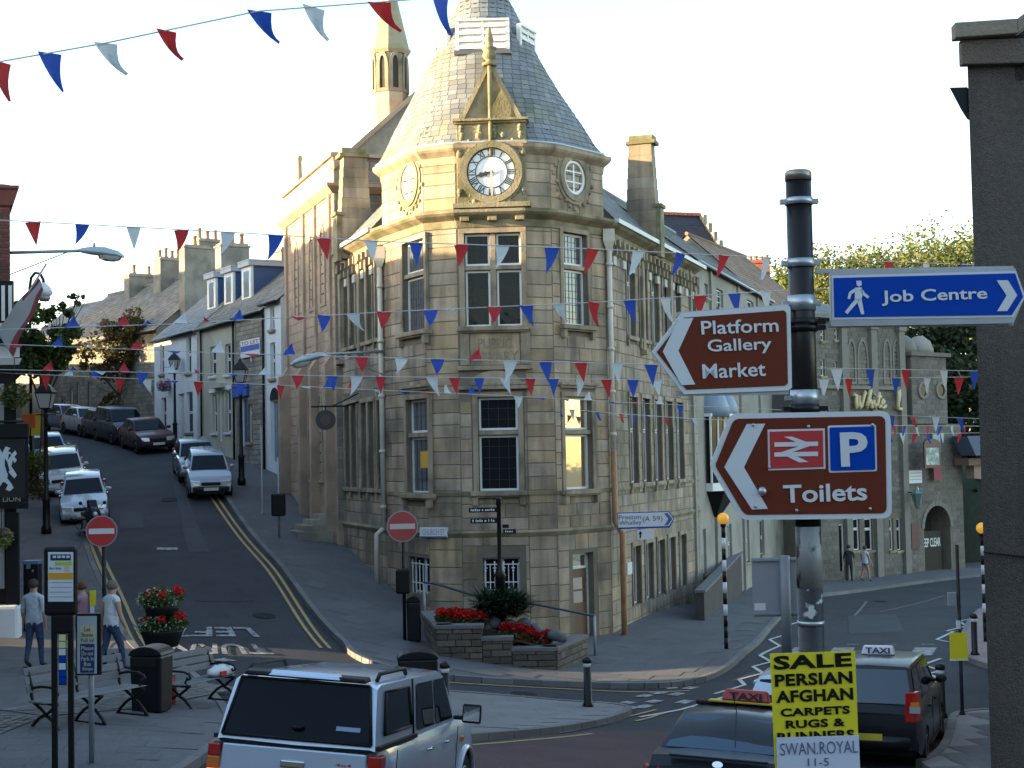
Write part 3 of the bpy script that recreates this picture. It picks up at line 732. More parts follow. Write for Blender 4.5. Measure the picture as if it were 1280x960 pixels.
# basement grilles and glass
for fr, oc in ((FC, ops['C'][2]), (FL, ops['L'][2])):
    window(lib, fr, oc, (1,), 2, .04, .25, frame=winw)
    g = MB(); n = 8 if fr is FC else 6
    for i in range(n):
        u = oc[0] + (oc[1] - oc[0]) * (i + .5) / n; g.fbox(fr, u - .012, u + .012, -.09, -.066, oc[2], oc[3] - .18)
        if i % 2 == 0:
            g.fbox(fr, u - .05, u + .05, -.085, -.07, oc[3] - .3, oc[3] - .27); g.fbox(fr, u - .02, u + .02, -.085, -.07, oc[3] - .18, oc[3] - .1); g.fbox(fr, u - .028, u + .028, -.086, -.071, oc[3] - .38, oc[3] - .34)
    for z in (.28, .8): zz_ = oc[2] + (oc[3] - oc[2]) * z; g.fbox(fr, oc[0], oc[1], -.1, -.082, zz_ - .015, zz_ + .015)
    g.build('window_grille', winw, lib, world=True, label='white iron bars with fleur tips')
# front door on the right face
oc = ops['R'][2]; doorm = mat('oak_door', (.17, .10, .055), .55, .2, 4, .1, stretch=(6, 6, .8))
d = MB(); d.fbox(FR, oc[0] + .07, oc[1] - .07, -.27, -.22, oc[2], oc[3] - .42)
do = d.build('door', doorm, lib, world=True)
d = MB()
for q in ((oc[0], oc[0] + .07, oc[2], oc[3]), (oc[1] - .07, oc[1], oc[2], oc[3]), (oc[0], oc[1], oc[3] - .07, oc[3]), (oc[0], oc[1], oc[3] - .45, oc[3] - .38)): d.fbox(FR, q[0], q[1], -.28, -.2, q[2], q[3])
x = d.build('door_frame', winw, lib, world=True)
d = MB()
for z0, z1 in ((.48, .6), (.62, .74)):
    d = MB(); d.fbox(FR, oc[0] + .16, oc[1] - .16, -.225, -.212, oc[2] + (oc[3] - oc[2]) * z0, oc[2] + (oc[3] - oc[2]) * z1); d.build('door_glass', gold_reflection, lib, world=True)
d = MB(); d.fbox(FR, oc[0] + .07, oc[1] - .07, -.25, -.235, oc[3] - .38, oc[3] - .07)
d.build('fanlight', gold_reflection, lib, world=True)
# ---- clock bay
cu = wC / 2 - .03 ; bu0, bu1 = FC.px(572, 220)[0], FC.px(658, 220)[0]; cu = (bu0 + bu1) / 2
cz = FC.px(612, 215, .2)[1]; PB = .16
mb = MB(); zt0, zt1 = FC.px(612, 258)[1], FC.px(612, 150)[1]
mb.fbox(FC, bu0, bu1, -.3, PB, zt0, FC.px(612, 180)[1])
z15 = FC.px(612, 150)[1]; z18 = FC.px(612, 180)[1]
mb.fbox(FC, bu0, bu1, -2.0, PB - .03, z18, z15)
mb.fbox(FC, bu0 - .1, bu1 + .1, -2.0, PB + .12, z15 - .07, z15); mb.fbox(FC, bu0 - .04, bu1 + .04, -2.0, PB + .05, z15 - .13, z15 - .07)
mb.fbox(FC, bu0 - .06, bu1 + .06, -.4, PB + .08, z18 - .06, z18 + .03)
mb.fbox(FC, bu0 - .12, bu1 + .12, -.3, PB + .2, zt0 - .08, zt0 + .06); mb.fbox(FC, bu0 - .05, bu1 + .05, -.3, PB + .1, zt0 - .2, zt0 - .08)
for k in range(3):
    u = bu0 + (bu1 - bu0) * (.1 + .4 * k); mb.fbox(FC, u - .13, u + .13, -.1, PB + .06, zt0 - .42, zt0 - .2)
mb.build('clock_bay', mossy, lib, world=True, bevel=.015)
za = FC.px(608, 82)[1]; mb = MB(); pu0, pu1 = bu0 + .14, bu1 - .14
mb.prism([FC.P(pu0, PB - .12, z15), FC.P(pu1, PB - .12, z15), FC.P(cu, PB - .12, za - .1)], FC.n * -2.2)
mb.build('gable', mossy, lib, world=True)
mb = MB()
for s in (pu0, pu1):
    a = FC.P(s, PB - .02, z15); b = FC.P(cu, PB - .02, za); e = FC.u * (.07 if s == pu0 else -.07); h = Vector((0, 0, .16))
    mb.hexa([a - e, a + e, a + e - FC.n * .35, a - e - FC.n * .35], [b - e + h * .3, b + e + h * .3, b + e + h * .3 - FC.n * .35, b - e + h * .3 - FC.n * .35])
mb.tube([FC.P(cu, PB + .04, z18 - .35), FC.P(cu, PB + .04, za)], .06, 6)
mb.build('gable_coping', mossy, lib, world=True)
mb = MB(); c = FC.P(cu, PB - .05, za)
mb.lathe([(.2, -.05), (.22, .03), (.1, .08), (.1, .12), (.16, .16), (.2, .26), (.15, .36), (.2, .42), (.22, .46), (.12, .5), (.1, .62), (.13, .66), (.05, 1.02), (.01, 1.05)], c, 10)
mb.build('finial', mossy, lib, world=True)
# carved scroll work round the dial: small bosses and curls
mb = MB(); rg2 = random.Random(4)
for sx in (-1, 1):
    for sz in (-1, 1):
        for k in range(16):
            t = k / 15; r = .06 + .035 * math.sin(k * 1.9); aa = R(45) + (t - .5) * R(62); rr = .93 + .13 * math.cos(k * 1.3) + .06 * abs(math.sin(2 * (aa - R(45))))
            u = cu + sx * math.cos(aa) * rr; z = cz + sz * math.sin(aa) * rr
            if abs(u - cu) < (bu1 - bu0) / 2 - .05: mb.ball(FC.P(u, PB, z), r, 6, 4)
for u in (bu0 + .14, cu - .3, cu + .1, bu1 - .14):
    for k in range(4): mb.ball(FC.P(u + .02 * math.sin(k * 2), PB - .02, z18 + .16 + k * .1), .07, 6, 4)
mb.build('carved_ornament', mossy, lib, 'stuff', world=True)
def ring_frame(mb, P, r0, r1, d0, d1, n=40):
    V = []
    for j in range(n):
        q = 2 * math.pi * j / n
        for r, d in ((r0, d0), (r0, d1), (r1, d1), (r1, d0)): V.append(P(r * math.cos(q), d, r * math.sin(q)))
    F = [(j * 4 + a, j * 4 + (a + 1) % 4, ((j + 1) % n) * 4 + (a + 1) % 4, ((j + 1) % n) * 4 + a) for j in range(n) for a in range(4)]
    mb.add(V, F)
Pd = lambda x, d, z: FC.P(cu + x, PB + d, cz + z)
cl = MB(); ring_frame(cl, Pd, .68, .86, -.02, .11); ring_frame(cl, Pd, .86, .92, -.02, .05)
cl = cl.build('clock', mossy, lib, world=True)
def csub(mb, n, m): o = mb.build(n, m); o.parent = cl; return o
d = MB(); d.add([Pd(0, .03, 0)] + [Pd(.69 * math.cos(q), .03, .69 * math.sin(q)) for q in np.linspace(0, 2 * math.pi, 48, endpoint=False)], [(0, j, j % 48 + 1) for j in range(1, 49)])
csub(d, 'dial', mat('opal_dial', (.80, .82, .84), .3, .04, 2))
ironm = mat('dial_iron', (.03, .028, .025), .5, 0)
d = MB(); ring_frame(d, Pd, .645, .68, .03, .045); ring_frame(d, Pd, .43, .455, .03, .045)
nums = {12: 'XII', 1: 'I', 2: 'II', 3: 'III', 4: 'IIII', 5: 'V', 6: 'VI', 7: 'VII', 8: 'VIII', 9: 'IX', 10: 'X', 11: 'XI'}
for h, s in nums.items():
    a = R(90 - h * 30); w0 = .028
    strokes = []; x = 0
    for ch in s:
        if ch == 'I': strokes.append((x, x, w0)); x += .05
        elif ch == 'V': strokes += [(x, x + .05, w0 * .7), (x + .1, x + .05, w0)]; x += .13
        else: strokes += [(x, x + .1, w0), (x + .1, x, w0 * .7)]; x += .13
    x -= .05
    for xa, xb, wd in strokes:      # outer end xa, inner end xb
        pts = []
        for (xx, rr) in ((xa, .635), (xb, .465)):
            tx = (xx - x / 2); c = Vector((math.cos(a) * rr + math.sin(a) * tx, math.sin(a) * rr - math.cos(a) * tx)); t = Vector((math.sin(a), -math.cos(a))) * (wd / 2); pts.append((c - t, c + t))
        d.hexa([Pd(p.x, .031, p.y) for p in (pts[0][0], pts[0][1], pts[1][1], pts[1][0])], [Pd(p.x, .042, p.y) for p in (pts[0][0], pts[0][1], pts[1][1], pts[1][0])])
csub(d, 'numerals', ironm)
def hand(name, ang, prof, dd, m):
    d = MB(); a = R(90 - ang); ax = Vector((math.cos(a), math.sin(a))); t = Vector((-ax.y, ax.x)); k = len(prof)
    A = [ax * r + t * w for r, w in prof] + [ax * r - t * w for r, w in prof[::-1]]
    d.prism([Pd(p.x, dd, p.y) for p in A], FC.n * .012); csub(d, name, m)
hand('hour_hand', 256, [(-.06, .035), (.1, .03), (.16, .07), (.22, .035), (.3, .075), (.36, .03), (.46, .008)], .055, ironm)
hand('minute_hand', 179, [(-.1, .03), (.3, .028), (.45, .035), (.6, .025), (.72, .012)], .075, mat('gilt_hand', (.55, .50, .42), .4, 0))
# ---- round attic windows
for fr, px_, py_ in ((FL, 513, 229), (FR, 716, 222)):
    u, z = fr.px(px_, py_); P = lambda x, d, zz: fr.P(u + x, d, z + zz)
    mb = MB(); ring_frame(mb, P, .5, .68, -.02, .1, 28); ring_frame(mb, P, .68, .78, -.02, .06, 28)
    for k in range(22):
        a = R(25 + k * 15.4); q = .86 + .06 * math.sin(k * 2.1); mb.ball(P(q * math.cos(a), .02, q * math.sin(a)), .07, 6, 4)
    mb.build('carved_surround', mossy if fr is FL else stoned, lib, world=True)
    w = MB(); ring_frame(w, P, .41, .5, -.02, .05, 28); w.fbox(fr, u - .03, u + .03, 0, .035, z - .42, z + .42)
    for zz_ in (-.14, .16): w.fbox(fr, u - .42, u + .42, .001, .033, z + zz_ - .02, z + zz_ + .02)
    wo = w.build('round_window', winw, lib, world=True)
    g = MB(); g.add([P(.45 * math.cos(q), .012, .45 * math.sin(q)) for q in np.linspace(0, 2 * math.pi, 24, endpoint=False)], [tuple(range(24))]); go = g.build('pane', pane); go.parent = wo
# ---- conical roof
Kc = (B1 + B2) / 2 - FC.n.xy * 3.05 + Vector((-.28, 0))
NA = 96
def base_r(th):                      # distance from Kc to the eaves polygon in direction th
    d = Vector((math.cos(th), math.sin(th))); best = 3.35
    pl = [C0, C1, B1, B2, C2, C3]
    for a, b in zip(pl[:-1], pl[1:]):
        e = b - a; den = d.x * e.y - d.y * e.x
        if abs(den) < 1e-9: continue
        w = a - Kc; t = (w.x * e.y - w.y * e.x) / den; s = (w.x * d.y - w.y * d.x) / den
        if t > 0 and -.001 <= s <= 1.001: return t + .2
    return best
prof = [(0, 1.0), (.3, .935), (1.0, .83), (1.9, .67), (2.45, .58), (3.0, .49), (3.67, .395), (4.1, .34), (5.2, .18), (6.4, .01)]
hs = [p[0] for p in prof]; rsn = [p[1] for p in prof]
base = [base_r(2 * math.pi * i / NA) for i in range(NA)]
base = [sum(base[(i + k) % NA] for k in (-1, 0, 1)) / 3 for i in range(NA)]; rmean = 3.4
def cone(s, t):
    h = t * 6.4; f = np.interp(h, hs, rsn); a = s * NA; i = int(a) % NA; j = (i + 1) % NA; b = base[i] * (1 - a % 1) + base[j] * (a % 1)
    r = (b * max(0, 1 - h / 2.6) + rmean * min(1, h / 2.6)) * f; th = 2 * math.pi * s
    n = Vector((math.cos(th) * .88, math.sin(th) * .88, .47)); return Vector((Kc.x + r * math.cos(th), Kc.y + r * math.sin(th), ZE + .02 + h)), n
u = MB(); NR = 24
for i in range(NR + 1): u.v += [tuple(cone(j / NA, i / NR)[0]) for j in range(NA)]
for i in range(NR):
    for j in range(NA): u.f.append((i * NA + j, i * NA + (j + 1) % NA, (i + 1) * NA + (j + 1) % NA, (i + 1) * NA + j)); u.mi.append(0); u.sm.append(True)
cro = u.build('conical_roof', under, lib, world=True)
s = MB(); slate_field(s, cone, 40, lambda t: 2 * math.pi * 3.2 * float(np.interp(t * 6.4, hs, rsn)) + .05, .26, random.Random(8), .016)
so = s.build('slates', slate, cro); so['kind'] = 'stuff'
s = MB()
pts = [cone(j / NA, 0)[0] for j in range(NA + 1)]
s.tube([p + Vector((0, 0, .02)) for p in pts], .045, 5); x = s.build('eaves_lead', lead, cro)
for da in (-66, 0, 66):              # louvred vents low on the spire
    th = math.atan2(FC.n.y, FC.n.x) + R(da) + R(2); X = Vector((math.cos(th), math.sin(th), 0)); T = Vector((-X.y, X.x, 0)); zc = FC.px(612, 42, -1.2)[1]
    cen = Vector((Kc.x, Kc.y, zc)) + X * (1.60 if da == 0 else 1.40); hl = .74 if da == 0 else .5
    XM = Matrix(((T.x, X.x, 0, cen.x), (T.y, X.y, 0, cen.y), (T.z, X.z, 1, cen.z), (0, 0, 0, 1)))
    l = MB(); l.box(-hl, hl, -.5, -.02, -.42, .44, XM); l.build('louvre_cheeks', slate, lib, world=True)
    l = MB(); l.box(-hl - .04, hl + .04, -.1, .07, .44, .5, XM); l.box(-hl, hl, -.02, -.01, -.42, .44, XM)
    for a, b in ((-hl - .04, -hl + .06), (hl - .06, hl + .04), (-.04, .04)): l.box(a, b, -.1, .03, -.42, .44, XM)
    lo_ = l.build('louvre_vent', winw, lib, world=True)
    for k in range(4):
        sl = MB(); z = -.38 + k * .21
        for a, b in ((-hl + .06, -.05), (.05, hl - .06)): sl.hexa([XM @ Vector(p) for p in ((a, .04, z), (b, .04, z), (b, -.02, z + .17), (a, -.02, z + .17))], [XM @ Vector(p) for p in ((a, .055, z + .012), (b, .055, z + .012), (b, -.005, z + .182), (a, -.005, z + .182))])
        q = sl.build('louvre_slat', winw); q.parent = lo_
    l = MB(); l.box(-hl - .08, hl + .08, -.4, .1, -.54, -.42, XM); q = l.build('lead_apron', mat('dark_lead', (.10, .11, .14), .5, .1)); q.parent = lo_
# ---- down pipes
def pipe(pts, m, r=.055, hop=None, name='downpipe', brk=True):
    p = MB(); p.tube(pts, r, 8)
    for k in np.linspace(.08, .92, 5): q = Vector(pts[0]).lerp(Vector(pts[-1]), k); p.lathe([(r * 1.35, -.05), (r * 1.35, .05)], q, 8) if brk and len(pts) == 2 else None
    o = p.build(name, m, lib, world=True)
    if hop:
        h = MB(); c = Vector(pts[0]); h.hexa([c + Vector(v) for v in ((-.08, -.08, -.05), (.08, -.08, -.05), (.08, .08, -.05), (-.08, .08, -.05))], [c + Vector(v) for v in ((-.17, -.15, .2), (.17, -.15, .2), (.17, .15, .2), (-.17, .15, .2))]); h.box(c.x - .17, c.x + .17, c.y - .15, c.y + .15, c.z + .2, c.z + .55)
        q = h.build('hopper', m); q.parent = o
c0p = FL.P(.02, .12, 0); p1 = Vector((c0p.x, c0p.y, z_of(312))); 
pipe([p1, Vector((p1.x, p1.y, z_of(664)))], creamp, .075, True)
pipe([Vector((p1.x, p1.y, z_of(664))), Vector((p1.x - .2, p1.y - .05, z_of(672))), Vector((p1.x - .22, p1.y - .05, tz(p1.x, p1.y) - .1))], creamp, .075)
c3p = FRW.P(.02, .14, 0); p3 = Vector((c3p.x, c3p.y, z_of(300)))
pipe([p3, Vector((p3.x, p3.y, z_of(566)))], creamp, .075, True)
pipe([Vector((p3.x, p3.y, z_of(566))), Vector((p3.x + .02, p3.y, z_of(660))), Vector((p3.x + .2, p3.y - .1, z_of(675))), Vector((p3.x + .2, p3.y - .1, -.8))], brownp, .085)
# ---- wing roofs and the parapet gables
for fr, w, dirv, tpx in ((FLW, wLW, -1, None), (FRW, wRW, 1, None)):
    pass
def wing_roof(fr, ua, ub, inn, hgt, seed):
    a, b = fr.P(ua, .3, ZC2 + .1), fr.P(ub, .3, ZC2 + .1); c, d = fr.P(ub, -inn, ZC2 + .1 + hgt), fr.P(ua, -inn, ZC2 + .1 + hgt)
    roof_plane(lib, a, b, c, d, seed=seed, sl_h=.2, sl_w=.3)
    g = MB(); g.box(ua, ub, .28, .42, ZC2 + .0, ZC2 + .13, X=lambda v: fr.P(v.x, v.y, v.z)); g.build('gutter', lead, lib, world=True)
    l = MB(); l.tube([d, c], .12, 6); l.build('ridge_flashing', lead, lib, world=True)
ug = FRW.px(812, 250)[0]
wing_roof(FRW, .2, ug - .5, 2.6, 3.0, 21); wing_roof(FRW, ug, wRW + .4, 3.2, 2.7, 22)
ul = FLW.px(434, 260)[0]
wing_roof(FLW, ul + .6, wLW - .2, 2.6, 3.0, 23)
def parapet(fr, u, th, h0, h1, inn):
    mb = MB(); zb = ZC2 - .3
    for k in range(10):              # stepped stones of the gable wall
        z = zb + k * (h1 / 10); d0 = .3 if k < 5 else .3 - (k - 4) * .02
        mb.fbox(fr, u + .003 * (k % 2), u + th - .003 * (k % 2), -inn + k * .02, d0, z, z + h1 / 10 - .006)
    mb.build('parapet_gable', stonei, lib, world=True)
    mb = MB(); mb.fbox(fr, u - .06, u + th + .06, -inn + .1, .34, zb + h1, zb + h1 + .12); mb.fbox(fr, u, u + th, -inn + .2, .26, zb + h1 + .12, zb + h1 + .3); mb.build('parapet_coping', mossy, lib, world=True, bevel=.02)
    mb = MB(); mb.fbox(fr, u - .05, u + th + .05, .2, .52, zb + h1 * .42, zb + h1 * .42 + .12); mb.fbox(fr, u, u + th, .3, .46, zb - .1, zb + h1 * .42)
    mb.build('kneeler', mossy, lib, world=True, bevel=.02)
parapet(FRW, ug - .45, .5, 0, FRW.px(806, 172)[1] - ZC2 + .1, .75)
parapet(FLW, ul - .1, .55, 0, FLW.px(440, 186)[1] - ZC2 + .1, .75)
# eaves brackets under the wing gutters, each one
for fr, w in ((FLW, wLW), (FRW, wRW)):
    for k in range(int(w / .55)):
        mb = MB(); u = .35 + k * .55; mb.fbox(fr, u, u + .14, 0, .24, ZC2 - .62, ZC2 - .4); mb.fbox(fr, u, u + .14, 0, .14, ZC2 - .85, ZC2 - .62); mb.build('bracket', stoned, lib, world=True)
    for k in range(int(w / 1.1)):
        mb = MB(); u = .75 + k * 1.1; mb.fbox(fr, u, u + .34, 0, .09, ZC2 - 1.15, ZC2 - .9); mb.build('metope', mat('pale_stone', (.55, .52, .46), .8, .1), lib, world=True)
# yellow notice inside the left ground window, mounting of the notices on the right wing
n = FL.rect(519, 564, 539, 585)
mb = MB(); mb.fbox(FL, n[0], n[1], -.17, -.165, n[2], n[3]); mb.build('notice', mat('notice_yellow', (.75, .42, .05), .6, 0), lib, world=True, label='yellow notice with red print behind the glass')
# ================================================================== other buildings
ptm = mat('terracotta_pot', (.40, .20, .12), .8, .15, 5)
buffpot = mat('buff_pot', (.45, .36, .25), .8, .15, 5)
pinkst = mat('pink_sandstone', (.52, .36, .25), .85, .12, .9, .15, 20, col2=(.38, .28, .20), mixs=.6, rnd='island', ramt=.12, fine=.12)
pinkd = mat('pink_sandstone_dressed', (.48, .345, .245), .85, .12, .9, .15, 20, col2=(.35, .265, .19), mixs=.8)
rubble = mat('rubble_stone', (.32, .285, .225), .88, .16, 1.2, .25, 18, col2=(.22, .2, .17), mixs=1, rnd='island', ramt=.25, hue=.2)
whiter = mat('white_render', (.74, .76, .77), .8, .06, .8, .08, 20, col2=(.62, .63, .62), mixs=.7, lo=.55, hi=.8)
beiger = mat('beige_render', (.50, .47, .37), .85, .08, .8, .1, 30, col2=(.43, .40, .32), mixs=.6)
creamr = mat('cream_render', (.33, .305, .265), .85, .1, .6, .1, 30, col2=(.27, .25, .215), mixs=.7)
browns = mat('brown_roughcast', (.125, .105, .09), .93, .12, .7, .35, 90, col2=(.098, .083, .072), mixs=.9, fine=.35, streak=.25)
brickm = mat('red_brick', (.20, .06, .045), .85, .12, 1.5, .15, 25, rnd='island', ramt=.3)
slate2 = mat('stone_slate', (.235, .215, .185), .8, .15, 1.2, .12, 14, col2=(.19, .18, .14), mixs=.8, rnd='island', ramt=.25, fine=.1)
rslate = mat('purple_slate', (.034, .033, .045), .7, .12, 1.2, .1, 14, rnd='island', ramt=.22)
tilem = mat('brown_tile', (.26, .16, .10), .8, .15, 1.2, .1, 14, rnd='island', ramt=.25)
blackp = mat('black_paint', (.008, .008, .01), .5, .1, 3, spec=.25)
bluep = mat('blue_paint', (.045, .095, .22), .5, .1, 3)
greyblue = mat('grey_blue_paint', (.22, .29, .37), .5, .1, 3)
doorwhite = mat('pale_door_paint', (.60, .61, .58), .5, .06, 2)

def chimney(parent, c, ang, w, d, z0, z1, pots, m, potm=None, name='chimney', ph=.55):
    f = Frame((c[0], c[1]), ang); mb = MB()
    mb.fbox(f, -w / 2, w / 2, -d / 2, d / 2, z0, z1); mb.fbox(f, -w / 2 - .06, w / 2 + .06, -d / 2 - .06, d / 2 + .06, z1, z1 + .1); mb.fbox(f, -w / 2 + .03, w / 2 - .03, -d / 2 + .03, d / 2 - .03, z1 + .1, z1 + .2)
    ch = mb.build(name, m, parent, world=True, bevel=.02)
    for k in range(pots):
        p = MB(); t = (k + .5) / pots; cc = f.P((t - .5) * (w if w >= d else 0), (t - .5) * (d if d > w else 0), z1 + .2); hh = ph * (1 + .15 * math.sin(k * 2.7))
        p.lathe([(.14, 0), (.15, .05), (.115, .1), (.1, hh * .8), (.13, hh * .85), (.13, hh * .93), (.11, hh)], cc, 10)
        q = p.build('chimney_pot', potm or ptm); q.parent = ch
    return ch
def house(name, label, fr, u0, u1, zb, ze, depth, rh, wm, wins=(), doors=(), roofm=None, stones=None, seed=1, group=None, over=.18, sillm=None, back=True, gut=None, cat='house', frame=None, ends=(1, 1), extra=()):
    c = fr.P((u0 + u1) / 2, 0, 0)
    h = thing(name, label, cat, (c.x, c.y, zb), group=group)
    ops_ = [w[0] for w in wins] + [d[0] for d in doors] + list(extra)
    mb = MB(); wall(mb, fr, u0, u1, zb - 1.5, ze, ops_, .2); zr = ze + rh; dm = depth / 2
    for u in (u0, u1):
        pts = [fr.P(u, 0, zb - 1.5), fr.P(u, 0, ze), fr.P(u, -dm, zr), fr.P(u, -depth, ze), fr.P(u, -depth, zb - 1.5)]
        mb.quad(*(pts if u == u0 else pts[::-1]))
    mb.quad(fr.P(u1, -depth, zb - 1.5), fr.P(u0, -depth, zb - 1.5), fr.P(u0, -depth, ze), fr.P(u1, -depth, ze))
    mb.build('wall', wm, h, world=True)
    if stones:
        cov = [(a - .1, b + .1, c_ - .08, d_ + .1) for a, b, c_, d_ in ops_]
        stones_joined(fr, ashlar(u0, u1, zb - .3, ze, cov, stones[0], stones[1], stones[2], random.Random(seed)), 'stonework', stones[3], h)
    for w in wins:
        rc = w[0]; kw = dict(w[1]) if len(w) > 1 else {}
        kw.setdefault('rows', (1, 1)); kw.setdefault('fw', .05); kw.setdefault('sill', (.1, .1, .1, False)); kw.setdefault('sillm', sillm or stoned); kw.setdefault('frame', frame or winw)
        window(h, fr, rc, **kw)
    for d in doors:
        rc, dm_ = d[0], d[1]; q = MB(); q.fbox(fr, rc[0] + .06, rc[1] - .06, -.2, -.14, rc[2], rc[3] - .05); do = q.build('door', dm_, h, world=True)
        q = MB()
        for e in ((rc[0], rc[0] + .07, rc[2], rc[3]), (rc[1] - .07, rc[1], rc[2], rc[3]), (rc[0] + .07, rc[1] - .07, rc[3] - .07, rc[3])): q.fbox(fr, e[0], e[1], -.18, -.08, e[2], e[3])
        q = q.build('frame', frame or winw); q.parent = do
        q = MB()
        for z0, z1 in ((.1, .42), (.5, .88)):
            for a, b in ((.14, .46), (.54, .86)): q.fbox(fr, rc[0] + (rc[1] - rc[0]) * a, rc[0] + (rc[1] - rc[0]) * b, -.145, -.125, rc[2] + (rc[3] - rc[2]) * z0, rc[2] + (rc[3] - rc[2]) * z1)
        q = q.build('door_panels', dm_); q.parent = do
    if rh > 0:
        o_ = over; sl = rh / dm
        roof_plane(h, fr.P(u0 - .05, o_, ze - o_ * sl + .05), fr.P(u1 + .05, o_, ze - o_ * sl + .05), fr.P(u1 + .05, -dm, zr + .05), fr.P(u0 - .05, -dm, zr + .05), roofm, seed=seed, sl_h=.26, sl_w=.36)
        if back: roof_plane(h, fr.P(u1 + .05, -depth - o_, ze - o_ * sl + .05), fr.P(u0 - .05, -depth - o_, ze - o_ * sl + .05), fr.P(u0 - .05, -dm, zr + .05), fr.P(u1 + .05, -dm, zr + .05), roofm, seed=seed + 50, sl_h=.3, sl_w=.45)
        q = MB(); q.tube([fr.P(u0 - .05, -dm, zr + .07), fr.P(u1 + .05, -dm, zr + .07)], .1, 6); q.build('ridge', roofm or slate, h, world=True)
        q = MB(); zg = ze - o_ * sl; q.tube([fr.P(u0, o_ + .06, zg), fr.P(u1, o_ + .06, zg)], .06, 6); q.build('gutter', gut or blackp, h, world=True)
    return h

# ---------------- assembly hall next to the library, up the hill
nL = FLW.n.xy
H0 = hit(419, L1 + nL * .22, LDIR); H1 = hit(356, L1 + nL * .22, LDIR)
FH = frame2(H1, H0); wH = (H1 - H0).length
hall = thing('assembly_hall', 'pink sandstone hall with lancet windows and sunlit parapet', 'building', (FH.P(wH / 2, 0, 0).x, FH.P(wH / 2, 0, 0).y, 2.5))
zp = lambda y: FH.px(419, y)[1]
ZPT, ZPC = zp(193), zp(228)
def lancet(fr, u, z0, z1, w, k=6):      # outline of a pointed opening
    h = w * 1.25; pts = [(u - w / 2, z0), (u + w / 2, z0), (u + w / 2, z1 - h)]
    for i in range(1, k): t = i / k; pts.append((u + w / 2 - w / 2 * t ** 1.6, z1 - h + h * math.sin(t * math.pi / 2)))
    pts.append((u, z1))
    for i in range(k - 1, 0, -1): t = i / k; pts.append((u - w / 2 + w / 2 * t ** 1.6, z1 - h + h * math.sin(t * math.pi / 2)))
    pts.append((u - w / 2, z1 - h)); return pts
def lancet_window(parent, fr, u, z0, z1, w, sm, mull=False, gl=None):
    pts = lancet(fr, u, z0, z1, w); big = lancet(fr, u, z0 - .12, z1 + .16, w + .26)
    mb = MB(); k = len(pts)
    V = [fr.P(a, .06, b) for a, b in big] + [fr.P(a, .06, b) for a, b in pts] + [fr.P(a, -.02, b) for a, b in big] + [fr.P(a, .01, b) for a, b in pts]
    for i in range(k):
        j = (i + 1) % k; 
    mb.add(V, [(i, (i + 1) % k, k + (i + 1) % k, k + i) for i in range(k)] + [(2 * k + i, 2 * k + (i + 1) % k, (i + 1) % k, i) for i in range(k)] + [(k + i, k + (i + 1) % k, 3 * k + (i + 1) % k, 3 * k + i) for i in range(k)])
    w_ = mb.build('lancet_window', sm, parent, world=True)
    g = MB(); g.add([fr.P(a, .012, b) for a, b in pts], [tuple(range(k))]); q = g.build('pane', gl or pane); q.parent = w_
    if mull: g = MB(); g.fbox(fr, u - .05, u + .05, .012, .05, z0, z1 - w * .3); q = g.build('mullion', sm); q.parent = w_
    return w_
mb = MB(); wall(mb, FH, 0, wH, 0, ZPT, []); fret = Frame(H0, FH.ang + math.pi / 2); wall(mb, fret, 0, 9, 0, ZPT, [])
mb.quad(FH.P(0, 0, 0), FH.P(0, -9, 0), FH.P(0, -9, ZPT), FH.P(0, 0, ZPT)); mb.build('wall', pinkd, hall, world=True)
stones_joined(FH, ashlar(0, wH, 1.5, ZPC - .1, [], .34, .6, 1.0, random.Random(31)), 'stonework', pinkst, hall)
stones_joined(fret, ashlar(0, 3, 3, ZPT - .1, [], .34, .6, 1.0, random.Random(32)), 'stonework', rubble, hall)
mb = MB(); poly = [H1, H0, fret.P(9, 0, 0).xy]
band(mb, poly, [(-.1, ZPT), (.1, ZPT), (.1, ZPT + .1), (0, ZPT + .16), (-.2, ZPT + .16), (-.2, ZPT)]); mb.build('parapet_coping', pinkd, hall, world=True)
mb = MB(); band(mb, poly, [(-.1, ZPC - .3), (.06, ZPC - .3), (.28, ZPC - .1), (.28, ZPC), (-.1, ZPC + .03)]); mb.build('cornice', pinkd, hall, world=True)
for px_, w in ((372, .5), (392, .85), (405, .6)):
    u = FH.px(px_, 400)[0]; lancet_window(hall, FH, u, zp(372), zp(275), w, pinkd, w > .7)
for px_, w in ((376, .7), (388, .45), (401, .45), (411, .5)):
    u = FH.px(px_, 500)[0]; lancet_window(hall, FH, u, zp(600), zp(490), w, pinkd)
for k, px_ in enumerate((360.5, 382, 396.5, 415)):
    u = FH.px(px_, 400)[0]; mb = MB(); mb.fbox(FH, u - .16, u + .16, -.1, .3 if k else .4, 0, zp(455)); a = FH.P(u - .16, 0, 0)
    mb.hexa([FH.P(u - .16, -.1, zp(455)), FH.P(u + .16, -.1, zp(455)), FH.P(u + .16, .3, zp(455)), FH.P(u - .16, .3, zp(455))], [FH.P(u - .16, -.1, zp(440)), FH.P(u + .16, -.1, zp(440)), FH.P(u + .16, .02, zp(440)), FH.P(u - .16, .02, zp(440))])
    mb.fbox(FH, u - .12, u + .12, -.1, .1, zp(440), ZPC - .3); mb.build('buttress', pinkd, hall, world=True)
mb = MB()
for k in range(4):
    g0 = tz(*FH.P(wH - .4 - k * .1, .4, 0).xy)
    mb.fbox(FH, wH - 2.3 + k * .12, wH - .2 - k * .12, .1, 1.3 - k * .28, g0 - 1.2, g0 + .45 + k * .16)
mb.build('steps', rubble, hall, world=True)
gap = [fret.P(.0, .0, ZPT - .45), fret.P(8, 0, ZPT - .45), fret.P(4, 0, ZPT + 3.2)]
